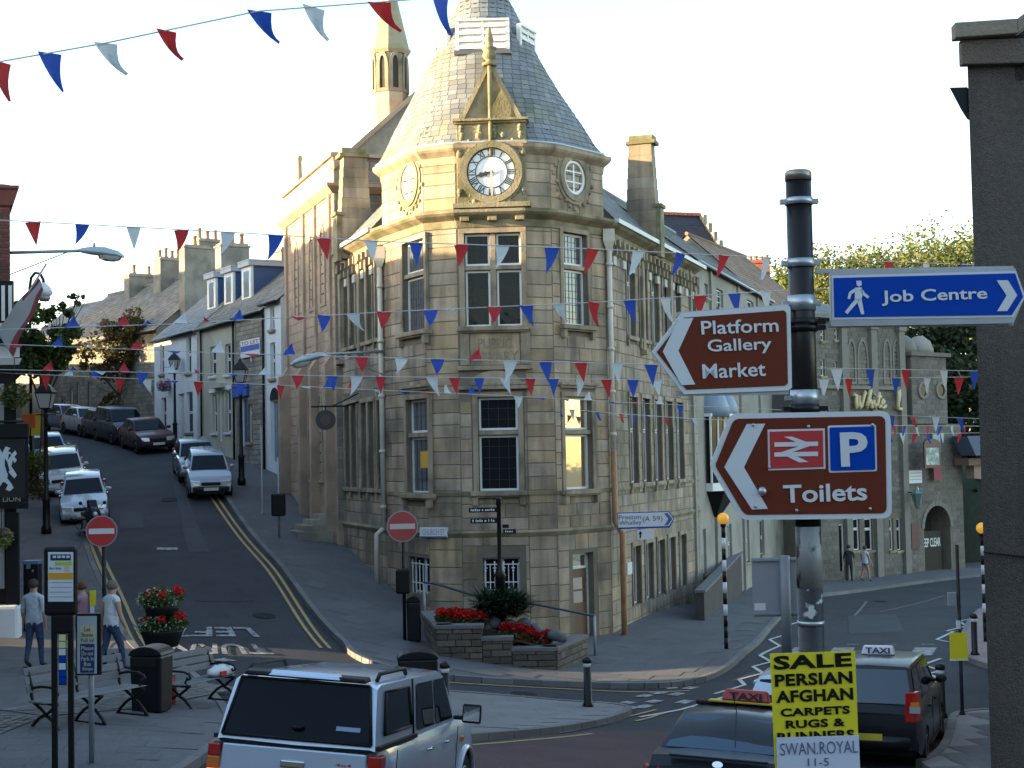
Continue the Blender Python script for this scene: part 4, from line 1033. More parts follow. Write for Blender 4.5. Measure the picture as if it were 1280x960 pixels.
mb = MB(); mb.prism(gap, fret.n * -.4); mb.build('gable', rubble, hall, world=True)
mb = MB()
for s in (0, 8):
    a, b = fret.P(s, 0, ZPT - .45), fret.P(4, 0, ZPT + 3.2); e = Vector((0, 0, .2)); o_ = fret.n * .12
    mb.hexa([a + o_, b + o_, b + o_ + e, a + o_ + e], [a - o_ * 4, b - o_ * 4, b - o_ * 4 + e, a - o_ * 4 + e])
mb.build('gable_coping', pinkd, hall, world=True)
roof_plane(hall, FH.P(0, -.2, ZPT - .3), FH.P(wH, -.2, ZPT - .3), FH.P(wH, -4, ZPT + 3.05), FH.P(0, -4, ZPT + 3.05), slate2, seed=41)
roof_plane(hall, FH.P(wH, -8, ZPT - .3), FH.P(0, -8, ZPT - .3), FH.P(0, -4, ZPT + 3.05), FH.P(wH, -4, ZPT + 3.05), slate2, seed=42)
chimney(hall, FH.P(.6, -.5, 0).xy, FH.ang, .35, .35, ZPT - 1, ZPT + .35, 1, pinkd, buffpot, ph=1.0)
# the bell turret of the hall
TC = at(488, 110, 51.5); tur = thing('bell_turret', 'octagonal stone bell turret with spirelet behind the conical roof', 'turret', (TC.x, TC.y, 14))
s_ = F_PX / 51.5; zt_ = lambda y: at(488, y, 51.5).z
mb = MB(); rr = 25 / s_
mb.lathe([(rr * .92, zt_(175)), (rr * .92, zt_(120)), (rr * .86, zt_(116)), (rr * .86, zt_(70))], (TC.x, TC.y, 0), 8, smooth=False); mb.build('shaft', mat('turret_stone', (.44, .37, .27), .85, .12, 1.5, .1, col2=(.32, .27, .2)), tur, world=True)
mb = MB(); mb.lathe([(rr * .95, zt_(70)), (rr * 1.06, zt_(66)), (rr * 1.06, zt_(63)), (rr * .98, zt_(62)), (rr * .5, zt_(10)), (.02, zt_(-46))], (TC.x, TC.y, 0), 8, smooth=False); mb.build('spirelet', mat('spire_stone', (.34, .30, .2), .85, .12, 1.5, .1, stretch=(1, 1, 4)), tur, world=True)
for k in range(8):
    a = math.pi / 4 * k + math.pi / 8 - math.pi / 2; n = Vector((math.cos(a), math.sin(a), 0)); c = Vector((TC.x, TC.y, 0)) + n * (rr * .86 * math.cos(math.pi / 8) + .004)
    f = Frame(c.xy, a + math.pi / 2); lancet_window(tur, f, 0, zt_(114), zt_(74), .2, stoned, gl=mat('louvre_dark', (.05, .045, .04), .9, 0))

# ---------------- houses up the hill, on the right
HN = at(352, 480, 60.0).xy; HD = Vector((-.5, .866)); HF = hit(193, HN, HD); FHs = frame2(HF, HN); wHs = (HF - HN).length
hu = lambda px, y=480: FHs.px(px, y)[0]
ZHE = FHs.px(193, 424)[1]; 
def hr(x0, y0, x1, y1): return FHs.rect(x0, y0, x1, y1)
def hz(u): return tz(*FHs.P(u, .1, 0).xy)
W1, W2, W3, W4 = hu(193), hu(249), hu(296), hu(331)
whouse = house('terraced_house', 'white rendered house with blue dormers up the hill street', FHs, W1, W2 - .3, hz(W1), ZHE, 8, 3.3, whiter,
      [(hr(200, 430, 205, 468),), (hr(233, 420, 239, 466),), (hr(202, 497, 208, 535),), (hr(233, 490, 241, 541),)], [(hr(223.5, 492, 230.5, 553), doorwhite)], slate, seed=61, group='houses up the hill street')
mb = MB(); mb.fbox(FHs, W1, W2 - .3, -.02, .03, hz(W1) - .6, hz(W2) + .65); mb.build('plinth', mat('grey_plinth', (.40, .44, .47), .7, .06), whouse, world=True)
for k, px_ in enumerate((236, 252, 272)):   # dormers
    u = hu(px_) + (0, .55, 2.1)[k] - (.9, .9, 2.3)[k]; d = MB(); dd0 = -1.35; z0 = ZHE + .9; z1 = ZHE + 2.5
    d.fbox(FHs, u, u + 1.15, dd0 - 2.2, dd0, z0, z1); do = d.build('dormer', bluep, whouse, world=True)
    d = MB(); d.fbox(FHs, u - .02, u + 1.17, dd0, dd0 + .12, z0 - .2, z1); q = d.build('dormer_front', winw); q.parent = do
    d = MB(); d.fbox(FHs, u + .25, u + .9, dd0 + .115, dd0 + .125, z0 + .25, z1 - .2); q = d.build('pane', pane); q.parent = do
    d = MB(); d.fbox(FHs, u - .14, u + 1.29, dd0 - 2.4, dd0 + .25, z1, z1 + .2); d.fbox(FHs, u - .16, u + 1.31, dd0 - 2.4, dd0 + .27, z1 + .2, z1 + .26); q = d.build('dormer_roof', lead); q.parent = do
bhouse = house('terraced_house', 'beige rendered house beside the white house up the hill', FHs, W2, W3 - .15, hz(W2), ZHE, 8, 3.3, beiger,
      [(hr(263, 433, 270, 470),), (hr(281.5, 430, 288.5, 468),), (hr(265.5, 493, 271, 541),), (hr(282, 489, 288.5, 540),)], [(hr(273, 486, 280, 552), mat('beige_door', (.46, .43, .34), .6, .08))], slate2, seed=62, group='houses up the hill street', sillm=winw)
mb = MB()
for fy in ((264, 492), (281.5, 488)):
    r = hr(fy[0] - 1.5, fy[1] - 6, fy[0] + 8.5, fy[1] - 1); mb = MB(); mb.fbox(FHs, r[0], r[1], -.02, .06, r[2], r[3]); mb.build('lintel', winw, bhouse, world=True)
r = hr(270, 480, 283, 485); mb = MB(); mb.fbox(FHs, r[0], r[1], -.02, .3, r[2], r[3]); mb.build('door_hood', beiger, bhouse, world=True)
shop = house('stone_shop', 'narrow stone shop with blue door and blue sign boards', FHs, W3, W4, hz(W3), ZHE + .1, 8, 3.3, mortar,
      [(hr(310, 505, 315, 553), dict(rows=(1, 3), frame=winw))], [(hr(301, 497, 309, 558), bluep)], slate2, stones=(.2, .3, .6, rubble), seed=63, group='houses up the hill street', cat='shop')
mb = MB(); r = hr(303, 424, 327, 446); mb.fbox(FHs, r[0], r[1], .05, .09, r[2], r[3]); mb.fbox(FHs, (r[0] + r[1]) / 2 - .04, (r[0] + r[1]) / 2 + .04, 0, .05, r[2] - .2, r[3] - .1)
tl = thing('sale_board', 'white and blue TO LET board on the stone shop', 'sign', FHs.P((r[0] + r[1]) / 2, .05, r[2]))
mb.build('board', mat('board_white', (.75, .75, .75), .5, 0), tl, world=True)
mb = MB(); mb.fbox(FHs, r[0] + .04, r[1] - .04, .09, .096, r[2] + .25, r[2] + (r[3] - r[2]) * .66); mb.build('blue_panel', mat('board_blue', (.03, .10, .45), .5, 0), tl, world=True)
t = text('lettering', 'TO LET', (r[0] + .1, r[1] - .1, r[3] - .22, r[3] - .06), FHs.M(0, 0, .09), mat('sign_red', (.5, .03, .03), .5, 0), tl); t.matrix_parent_inverse = ROOTW[tl.name]
r = hr(293.5, 480, 312, 496); bs = thing('shop_sign', 'blue fascia sign with white lettering above the blue shop door', 'sign', FHs.P(r[0], .05, r[2]))
mb = MB(); mb.fbox(FHs, r[0], r[1], .02, .14, r[2], r[3]); mb.build('board', mat('board_blue', (.03, .10, .45), .5, 0), bs, world=True)
for k in range(3): 
    h_ = (r[3] - r[2]); t = text('lettering', ('BOOKS', 'CARDS', 'GIFTS')[k] if False else 'lllll llll', (r[0] + .2, r[1] - .3, r[3] - h_ * (.3 + .3 * k), r[3] - h_ * (.18 + .3 * k)), FHs.M(0, 0, .14), winw, bs) if False else None
nhouse = house('terraced_house', 'narrow white fronted house beside the pink hall', FHs, W4, wHs, hz(W4), ZHE + .35, 8, 3.0, whiter,
      [(hr(337.5, 384, 343, 412), dict(rows=(1, 1))), (hr(338, 428, 344, 473), dict(rows=(1, 1)))], [(hr(338.5, 500, 348.5, 577), greyblue)], slate2, seed=64, group='houses up the hill street')
r = hr(338, 488, 349, 500); mb = MB(); mb.add([FHs.P((r[0] + r[1]) / 2 + .52 * math.cos(q), .02, r[2] + .5 * math.sin(q)) for q in np.linspace(0, math.pi, 12)], [tuple(range(12))]); mb.build('fanlight', pane, nhouse, world=True)
for px_ in (253.5, 294, 331.5):
    u = hu(px_); mb = MB(); mb.tube([FHs.P(u, .08, ZHE - .1), FHs.P(u, .08, hz(u))], .05, 6); mb.build('downpipe', blackp, bhouse if px_ < 300 else shop, world=True)
slmid = ZHE + 3.2
def hp(u, d): p = FHs.P(u, d, 0); return p.xy
chimney(whouse, hp(W1 + .2, -4), FHs.ang, .9, 1.5, slmid - 1.6, slmid + 1.5, 3, rubble)
chimney(bhouse, hp(W2 + 1.7, -3.9), FHs.ang, .8, 1.4, slmid - 1, slmid + .2, 1, rubble)
chimney(shop, hp(W3 + .5, -4), FHs.ang, .8, 1.7, slmid - 1, slmid + 1.0, 3, rubble)
chimney(nhouse, hp(wHs - .6, -4), FHs.ang, .8, 1.9, slmid - 1, slmid + 1.1, 3, rubble)

# ---------------- houses where the street bends away
RN = at(196, 480, 83.0).xy; RF = hit(52, RN, Vector((-.62, .785))); FR2 = frame2(RF, RN); wR2 = (RF - RN).length
r2 = lambda a, b, c, d: FR2.rect(a, b, c, d)
z2e = FR2.px(190, 412)[1]
bend = house('stone_house', 'long stone house at the bend with tan stone slate roof', FR2, 0, wR2, 6.5, z2e, 9, 3.6, mortar,
     [(r2(77, 500, 81, 535),), (r2(96, 480, 99, 520),), (r2(110, 478, 113, 525),)], [(r2(88, 486, 92, 538), mat('red_door', (.25, .06, .05), .5, .05))], slate2, stones=(.25, .4, .7, rubble), seed=71, group='houses up the hill street')
zrr = z2e + 3.6
for u, n, w, hh in ((wR2 * .30, 2, .8, .7), (wR2 * .56, 5, 1.0, 1.2), (wR2 - 2.2, 4, .9, 1.7)): chimney(bend, FR2.P(u, -4.5, 0).xy, FR2.ang, w, 2.0, zrr - 1.6, zrr + hh, n, rubble)
g = MB(); fg = Frame(RN, FR2.ang + math.pi / 2)
bigst = chimney(bend, FR2.P(wR2 + .3, -2.2, 0).xy, FR2.ang, .7, 1.6, 6, zrr + .9, 1, rubble)
far2 = house('stone_house', 'far stone house with grey roof at the top of the street', Frame(at(20, 480, 118).xy, R(-48)), 0, 16, 8, at(60, 425, 110).z, 9, 3.4, rubble, [], [], slate, seed=72, group='houses up the hill street')

# ---------------- right hand street: cream building, tiled building
R2 = hit(962, R1, RDIR); FC2 = frame2(R1, R2); wC2 = (R2 - R1).length
ZE2 = FC2.px(870, 324)[1]
cr = lambda a, b, c, d: FC2.rect(a, b, c, d)
cw = [(cr(867, 346, 874, 368), dict(bars=(2, 3), rows=(1,))), (cr(880.5, 355, 885, 372), dict(bars=(2, 2), rows=(1,))), (cr(896, 362, 904, 385), dict(bars=(2, 3), rows=(1,))), (cr(934, 376, 942, 392), dict(bars=(2, 2), rows=(1,))),
      (cr(878.5, 661, 883, 718),), (cr(894, 658, 899, 715),), (cr(910, 655, 915, 705),), (cr(930, 650, 937, 703),), (cr(950, 650, 956, 694),)]
cream = house('shop_building', 'long cream rendered building beside the library with slate roof', FC2, 0, wC2, tz(R1.x, R1.y), ZE2, 9, 3.4, creamr, cw, [], slate, seed=81, cat='building', gut=lead)
for px_ in (862, 888, 922, 946):
    u = FC2.px(px_, 400)[0]; mb = MB(); mb.fbox(FC2, u - .12, u + .12, -.02, .1, tz(R1.x, R1.y) - .5, ZE2 - .1); mb.build('pilaster', creamr, cream, world=True)
# bow window with domed hoods
u = FC2.px(893, 560)[0]; zb0, zb1 = FC2.px(893, 603)[1], FC2.px(893, 522)[1]
mb = MB(); 
for k, uu in enumerate((u - .9, u + .9)):
    prof = [(.85, zb1), (.83, zb1 + .4), (.7, zb1 + .75), (.45, zb1 + 1.0), (.05, zb1 + 1.1)]
    c = FC2.P(uu, -.05, 0); hb = MB(); hb.lathe(prof, (c.x, c.y, 0), 16); hb.build('hood', greyblue, cream, world=True)
bow = MB()
for t in range(9):
    x = u - 1.75 + 3.5 * t / 8; d = .25 + .5 * math.sin(math.pi * t / 8); bow.fbox(FC2, x - .05, x + .05, d - .06, d, zb0, zb1)
for t in range(8):
    x0 = u - 1.75 + 3.5 * t / 8; x1 = x0 + 3.5 / 8; d0 = .25 + .5 * math.sin(math.pi * t / 8); d1 = .25 + .5 * math.sin(math.pi * (t + 1) / 8)
    for z0, z1 in ((zb0 - .3, zb0), (zb1, zb1 + .12)): bow.hexa([FC2.P(x0, 0, z0), FC2.P(x1, 0, z0), FC2.P(x1, d1, z0), FC2.P(x0, d0, z0)], [FC2.P(x0, 0, z1), FC2.P(x1, 0, z1), FC2.P(x1, d1, z1), FC2.P(x0, d0, z1)])
bo = bow.build('bow_window', winw, cream, world=True)
bow = MB()
for t in range(8):
    x0 = u - 1.75 + 3.5 * t / 8; x1 = x0 + 3.5 / 8; d0 = .22 + .5 * math.sin(math.pi * t / 8); d1 = .22 + .5 * math.sin(math.pi * (t + 1) / 8); bow.quad(FC2.P(x0, d0, zb0), FC2.P(x1, d1, zb0), FC2.P(x1, d1, zb1), FC2.P(x0, d0, zb1))
q = bow.build('pane', pane); q.parent = bo
bow = MB(); bow.hexa([FC2.P(u - .4, 0, zb0 - 1.3), FC2.P(u + .4, 0, zb0 - 1.3), FC2.P(u + .4, .1, zb0 - 1.3), FC2.P(u - .4, .1, zb0 - 1.3)], [FC2.P(u - 1.7, 0, zb0 - .3), FC2.P(u + 1.7, 0, zb0 - .3), FC2.P(u + 1.5, .65, zb0 - .3), FC2.P(u - 1.5, .65, zb0 - .3)]); bow.build('corbel', blackp, cream, world=True)
# dwarf wall beside the footway
dw = gp((881, 781), (938, 730)); f = frame2(dw[0], dw[1]); L_ = (dw[1] - dw[0]).length; zt0 = tz(*dw[0]) + .1; mb = MB()
dwall = thing('dwarf_wall', 'low brown brick ramp wall beside the cream building', 'wall', (dw[0].x, dw[0].y, zt0))
mb.hexa([f.P(0, 0, zt0 - .3), f.P(L_, 0, zt0 - .6), f.P(L_, -.25, zt0 - .6), f.P(0, -.25, zt0 - .3)], [f.P(0, 0, zt0 + .9), f.P(L_, 0, zt0 + 1.1), f.P(L_, -.25, zt0 + 1.1), f.P(0, -.25, zt0 + .9)])
mb.build('wall', mat('wall_brown_brick', (.075, .062, .06), .9, .15, 1.5, .2, 20), dwall, world=True)
mb = MB(); mb.hexa([f.P(-.05, .05, zt0 + .9), f.P(L_, .05, zt0 + 1.1), f.P(L_, -.3, zt0 + 1.1), f.P(-.05, -.3, zt0 + .9)], [f.P(-.05, .05, zt0 + .98), f.P(L_, .05, zt0 + 1.18), f.P(L_, -.3, zt0 + 1.18), f.P(-.05, -.3, zt0 + .98)])
mb.build('coping', kerbm, dwall, world=True)
# tiled house further on
R3 = R2 + Vector((.42, .9)).normalized() * 10; FT = frame2(R2, R3)
tiled = house('tiled_house', 'brown tiled house between the cream building and the inn', FT, 0, 10, -1.2, FT.px(975, 384)[1], 8, 3.6, rubble, [], [], tilem, seed=82, group='buildings along the right street')
# red slate gable behind
gh = at(850, 300, 82); FG2 = Frame((at(838, 300, 82).x, 82), R(19)); 
ws_ = (at(931, 320, 82).x - at(838, 320, 82).x)
sg = house('slate_roofed_house', 'house behind with purple slate roof and red ridge tiles', FG2, 0, ws_, 0, at(880, 345, 82).z, 9, at(880, 266, 86).z - at(880, 345, 82).z, rubble, [], [], rslate, seed=83)
mb = MB()
for k in range(14): mb.fbox(FG2, ws_ * k / 14 + .02, ws_ * (k + 1) / 14 - .02, -4.65, -4.35, at(880, 266, 86).z + .05, at(880, 266, 86).z + .22)
mb.build('ridge_tiles', mat('red_tile', (.42, .13, .08), .8, .15, 3), sg, 'stuff', world=True)
for k in range(7):
    mb = MB(); t = k / 7; z0 = at(880, 345, 82).z; z1 = at(880, 266, 86).z; mb.fbox(FG2, ws_ - .1, ws_ + .12, -4.5 * (t + .12), -4.5 * t, z0 + (z1 - z0) * t, z0 + (z1 - z0) * (t + .13) + .1); mb.build('verge_stone', rubble, sg, world=True)
chimney(sg, (at(948, 320, 84).x, 84), R(-8), 1.2, .6, 2, at(948, 330, 84).z, 4, mat('red_chimney_brick', (.33, .10, .07), .85, .15, 3), ph=.25)

# ---------------- the inn at the end of the right street
IA = at(1022, 600, 71.5).xy; IB = at(1215, 600, 79.5).xy; FI = frame2(IA, IB); wI = (IB - IA).length
ir = lambda a, b, c, d: FI.rect(a, b, c, d)
iu = lambda px, y=600: FI.px(px, y)[0]
ZI = FI.px(1090, 402)[1]; UI2 = iu(1131)
iw = [(ir(1026, 410, 1031, 426),), (ir(1043, 409, 1048, 425),), (ir(1026, 449, 1031, 470),), (ir(1042, 452, 1047, 470),)]
iw += [(ir(a, 648, b, 688), dict(rows=(1, 2))) for a, b in ((1066, 1075), (1081, 1091), (1112, 1117), (1121, 1127))]
iw += [(ir(1030, 510, 1036, 540),), (ir(1050, 510, 1056, 540),)]
inn = house('inn', 'grey stone inn with arched upper windows behind the signs', FI, 0, UI2, -1.4, ZI, 9, 1.2, mortar, iw, [(ir(1049, 655, 1056, 714), blackp), (ir(1099, 655, 1104, 712), mat('inn_door', (.12, .07, .05), .5, .05))], slate, stones=(.22, .3, .6, mat('grey_gritstone', (.165, .15, .128), .88, .14, 1.2, .2, 18, rnd='island', ramt=.22)), seed=91, cat='pub')
for px_, w in ((1064, .42), (1078, .62), (1108.5, .42), (1120.5, .42)): lancet_window(inn, FI, iu(px_, 455), FI.px(px_, 477)[1], FI.px(px_, 427)[1], w, mat('pale_gritstone', (.22, .205, .17), .85, .1, 2))
for px_ in (1057, 1094, 1129):
    u = iu(px_); mb = MB(); mb.fbox(FI, u - .22, u + .22, -.02, .2, -1.6, ZI); mb.fbox(FI, u - .3, u + .3, -.02, .28, ZI - .4, ZI); mb.build('pilaster', MATS['pale_gritstone'], inn, world=True)
mb = MB(); z = FI.px(1090, 487)[1]; mb.fbox(FI, 0, UI2, -.02, .18, z, z + .16); mb.fbox(FI, 0, UI2, -.02, .14, ZI - .12, ZI + .2); mb.build('string_course', MATS['pale_gritstone'], inn, world=True)
# gate tower with carriage arch
gt = thing('gate_tower', 'stone gate tower with domed cap and carriage arch by the inn', 'tower', FI.P((UI2 + wI) / 2, 0, -1.4))
ga0, ga1, gaz, gat = iu(1153), iu(1186), FI.px(1168, 660)[1], FI.px(1168, 632)[1]
mb = MB(); ZT1 = FI.px(1165, 530)[1]; u0, u1 = UI2 + .02, iu(1203)
arcp = [( (ga0 + ga1) / 2 + (ga1 - ga0) / 2 * math.cos(t), gaz + (gat - gaz) * math.sin(t)) for t in np.linspace(math.pi, 0, 13)]
out = [(u0, -1.8), (ga0, -1.8)] + arcp + [(ga1, -1.8), (u1, -1.8), (u1, ZT1), (u0, ZT1)]
# left jamb, right jamb, spandrel strips
mb.fbox(FI, u0, ga0, -1.2, 0, -1.8, ZT1); mb.fbox(FI, ga1, u1, -1.2, 0, -1.8, ZT1)
for (a, za), (b, zb) in zip(arcp[:-1], arcp[1:]): mb.hexa([FI.P(a, 0, za), FI.P(b, 0, zb), FI.P(b, -1.2, zb), FI.P(a, -1.2, za)], [FI.P(a, 0, ZT1), FI.P(b, 0, ZT1), FI.P(b, -1.2, ZT1), FI.P(a, -1.2, ZT1)])
gs = MATS['grey_gritstone']; mb.build('wall', mortar, gt, world=True)
stones_joined(FI, ashlar(u0, u1, -1.4, ZT1, [(ga0 - .15, ga1 + .15, -2, gat + .05)], .22, .3, .6, random.Random(93)), 'stonework', gs, gt)
mb = MB()
for k in range(13):
    t = math.pi * (k + .5) / 13; w = math.pi / 26 * .93; P = lambda r, tt: FI.P((ga0 + ga1) / 2 + (ga1 - ga0) / 2 * r * math.cos(tt), .05, gaz + (gat - gaz) * r * math.sin(tt))
    vb = MB(); vb.prism([P(1, t - w), P(1, t + w), P(1.2, t + w), P(1.2, t - w)], FI.n * -.3); vb.build('voussoir', MATS['pale_gritstone'], gt, world=True)
T0, T1, ZT2 = iu(1140), iu(1184), FI.px(1160, 446)[1]
mb = MB(); mb.fbox(FI, T0, T1, -2.5, .15, ZT1, ZT2); mb.build('upper_stage', gs, gt, world=True)
stones_joined(Frame(FI.P(0, .15, 0).xy, FI.ang), ashlar(T0, T1, ZT1, ZT2, [], .25, .4, .7, random.Random(94)), 'stonework', gs, gt)
mb = MB(); mb.fbox(FI, T0 - .2, T1 + .2, -2.7, .35, ZT2, ZT2 + .2); mb.build('cap_cornice', gs, gt, world=True)
Tm = (T0 + T1) / 2; c = FI.P(Tm, -1.1, 0); mb = MB(); Lr = (T1 - T0) / 2
for i in range(2): 
    cc = FI.P(Tm + (-.48 + .96 * i) * Lr, -.9, 0); mb.lathe([(Lr * .5, ZT2 + .2), (Lr * .5, ZT2 + .45), (Lr * .4, ZT2 + .85), (Lr * .18, ZT2 + 1.1), (.02, ZT2 + 1.15)], (cc.x, cc.y, 0), 10)
mb.build('domed_cap', slate2, gt, world=True)
for px_ in (1150, 1172):
    P = lambda x, d, zz, uu=iu(px_, 488), z0=FI.px(px_, 488)[1]: FI.P(uu + x, .17 + d, z0 + zz)
    mb = MB(); ring_frame(mb, P, .3, .45, -.02, .08, 16); rw = mb.build('oculus', MATS['pale_gritstone'], gt, world=True); mb = MB(); mb.add([P(.32 * math.cos(q), .02, .32 * math.sin(q)) for q in np.linspace(0, 2 * math.pi, 16, endpoint=False)], [tuple(range(16))]); q = mb.build('pane', pane); q.parent = rw
mb = MB(); mb.fbox(FI, ga0 + .08, ga1 - .45, -.35, -.25, -1.45, FI.px(1168, 664)[1]); ggate = mb.build('gate', blackp, gt, world=True)
t = text('lettering', 'KEEP CLEAR', (ga0 + .1, ga1 - .55, FI.px(1165, 684)[1], FI.px(1165, 673)[1]), FI.M(0, 0, -.25), winw, None); t.parent = ggate
mb = MB(); mb.fbox(FI, ga0, ga1, -1.25, -1.15, -1.6, gat); mb.build('passage_end', mat('dark_passage', (.03, .03, .03), .9, 0), gt, world=True)
# "White" in gilt script and the next word's first letter, on the inn wall
giltm = mat('gilt_letters', (.62, .50, .26), .45, .08, 4)
def script(parent, strokes, fr, u0, z0, su, sz, r=.05, d=.22):
    for st in strokes:
        mb = MB(); pts = [fr.P(u0 + x * su, d, z0 + y * sz) for x, y in st]; mb.tube(pts, r, 6); mb.build('letter_stroke', giltm, parent, world=True)
r = ir(1063, 489, 1103, 513); su, sz = (r[1] - r[0]) / 4.2, (r[3] - r[2]) / 1.3
isg = thing('script_sign', 'gilt script lettering reading White on the inn wall', 'sign', FI.P(r[0], .2, r[2]))
script(isg, [[(0, .75), (.1, .95), (.25, .9), (.2, .3), (.25, 0), (.4, .1), (.65, .8), (.6, .3), (.65, 0), (.85, .15), (1.1, .75), (1.3, 1.1), (1.4, .95)],
             [(1.35, .1), (1.6, .6), (1.85, 1.2), (1.95, 1.3), (1.9, 1.1), (1.65, .5), (1.5, 0), (1.7, .4), (1.9, .55), (1.95, .4), (1.9, .05), (2.05, .05)],
             [(2.2, .55), (2.15, .1), (2.3, .02), (2.5, .3)], [(2.33, .85), (2.36, .9)], [(2.85, 1.1), (2.65, .2), (2.75, 0), (2.95, .2)], [(2.55, .72), (3.05, .78)],
             [(3.0, .25), (3.3, .35), (3.4, .5), (3.25, .6), (3.08, .4), (3.05, .1), (3.25, 0), (3.6, .2)]], FI, r[0], r[2] + .1, su * 1.15, sz, .09)
script(isg, [[(0, 0), (.15, .5), (.2, 1.2), (.3, 1.3), (.28, .9), (.1, .3), (.1, 0), (.5, 0)]], FI, iu(1120), FI.px(1120, 514)[1] + .1, su * 1.1, sz * 1.05, .09)
# salmon building with the big arch, far right
SA = FI.P(iu(1192), .8, 0).xy; FS = Frame(SA, FI.ang - R(4)); sal = thing('arched_building', 'salmon rendered building with a wide arch beside the gate tower', 'building', (SA.x, SA.y, -1.5))
salm = mat('salmon_render', (.34, .235, .19), .85, .08, .8)
mb = MB(); zt = FS.px(1200, 582)[1]; a0 = FS.px(1190, 660)[0]; 
arc = [(.6 + 2.4 * math.cos(t), 1.2 + 2.2 * math.sin(t)) for t in np.linspace(math.pi * .5, 0, 10)]
for (a, za), (b, zb) in zip(arc[:-1], arc[1:]): mb.hexa([FS.P(a, 0, za), FS.P(b, 0, zb), FS.P(b, -.5, zb), FS.P(a, -.5, za)], [FS.P(a, 0, zt), FS.P(b, 0, zt), FS.P(b, -.5, zt), FS.P(a, -.5, zt)])
mb.fbox(FS, 3.0, 12, -.5, 0, -2.5, zt); mb.build('wall', salm, sal, world=True)
mb = MB(); mb.fbox(FS, -.2, 12, -.6, .3, zt, zt + .35); mb.build('fascia', mat('fascia_brown', (.2, .12, .09), .7, .1), sal, world=True)
mb = MB(); mb.hexa([FS.P(-.4, 0, zt + .5), FS.P(8, 0, zt + .5), FS.P(8, .9, zt + .5), FS.P(-.4, .9, zt + .5)], [FS.P(-.4, -.6, zt + 1.5), FS.P(8, -.6, zt + 1.5), FS.P(8, .4, zt + 1.5), FS.P(-.4, .4, zt + 1.5)]); mb.build('awning', mat('navy_awning', (.05, .065, .10), .6, .05), sal, world=True)
mb = MB(); mb.quad(FS.P(-.3, -5, -2.5), FS.P(9, -5, -2.5), FS.P(9, -5, zt), FS.P(-.3, -5, zt)); mb.build('passage_end', mat('passage_green', (.05, .075, .05), .9, .2, 2), sal, world=True)

# ---------------- the near building on the right: roughcast gable with stone coping
NBY = 11.0
e0 = at(1224, 520, NBY); FN = Frame((e0.x, NBY), R(-2))
nb = thing('gable_building', 'dark brown roughcast gable wall at the right edge', 'building', (e0.x, NBY, .6))
zk = lambda y: FN.px(1210, y)[1]
sk = Vector((.40, .916, 0)) * 7; c0_ = FN.P(0, 0, .2); c1_ = FN.P(6, 0, .2)
mb = MB(); mb.prism([c0_, c1_, c1_ + Vector((0, 7, 0)), c0_ + sk], (0, 0, zk(46) - .2)); mb.build('wall', browns, nb, world=True)
mb = MB(); hh = zk(52)
mb.fbox(FN, -.055, 6, -.02, .06, zk(83), hh); mb.build('parapet_block', mat('parapet_brown', (.14, .108, .085), .9, .12, 1, .25, 60), nb, world=True, bevel=.008)
mb = MB(); mb.hexa([FN.P(-.11, .12, hh), FN.P(.34, .12, hh + .02), FN.P(.34, .0, hh + .02), FN.P(-.11, .0, hh)], [FN.P(-.11, .12, zk(33)), FN.P(.34, .12, zk(31) + .005), FN.P(.34, .0, zk(31) + .005), FN.P(-.11, .0, zk(33))])
mb.hexa([FN.P(.34, .12, hh + .02), FN.P(3, .12, hh + 1.9), FN.P(3, .0, hh + 1.9), FN.P(.34, .0, hh + .02)], [FN.P(.34, .12, zk(31) + .005), FN.P(3, .12, zk(31) + 1.9), FN.P(3, .0, zk(31) + 1.9), FN.P(.34, .0, zk(31) + .005)])
mb.build('coping', mat('coping_stone', (.26, .215, .16), .85, .12, 2, .2, 30), nb, world=True, bevel=.008)
mb = MB(); mb.hexa([FN.P(.34, 0, hh - .3), FN.P(6, 0, hh - .3), FN.P(6, -.45, hh - .3), FN.P(.34, -.45, hh - .3)], [FN.P(.34, 0, hh + .02), FN.P(3, 0, hh + 1.9), FN.P(3, -.45, hh + 1.9), FN.P(.34, -.45, hh + .02)]); mb.build('gable_head', browns, nb, world=True)
# projecting gutter cornice along the street side
zg0, zg1 = zk(140), zk(108)
mb = MB(); P = FN.P
mb.add([P(0.0, -.02, zg0), P(-.05, -.02, zg0 + .02), P(-.13, -.02, zg1), P(0.0, -.02, zg1), *[P(a, -.02, b) + sk * .05 for a, b in ((0, zg0), (-.05, zg0 + .02), (-.13, zg1), (0, zg1))]], [(0, 1, 2, 3), (7, 6, 5, 4), (0, 4, 5, 1), (1, 5, 6, 2), (2, 6, 7, 3)]); mb.build('gutter_cornice', blackp, nb, world=True)
mb = MB(); mb.tube([FN.P(-.01, .02, zk(690) ), FN.P(.4, .015, zk(700)), FN.P(2, .015, zk(705))], .006, 5); mb.build('cable', blackp, nb, world=True)
# building farther along that side, seen only as what holds the bunting
hb = MB(); hb.box(12.2, 20, 20, 37, -1, 12.0); hbt = thing('shop_building', 'stone shop building hidden behind the roughcast gable', 'building', (16, 28, -.4)); hb.build('wall', rubble, hbt, world=True)
for k in range(2): pass
roof_plane(hbt, (12.0, 37, 12), (12.0, 20, 12), (16, 20, 15), (16, 37, 15), slate, seed=98, sl_h=.5, sl_w=.8); roof_plane(hbt, (20.2, 20, 12), (20.2, 37, 12), (16, 37, 15), (16, 20, 15), slate, seed=99, sl_h=.5, sl_w=.8)

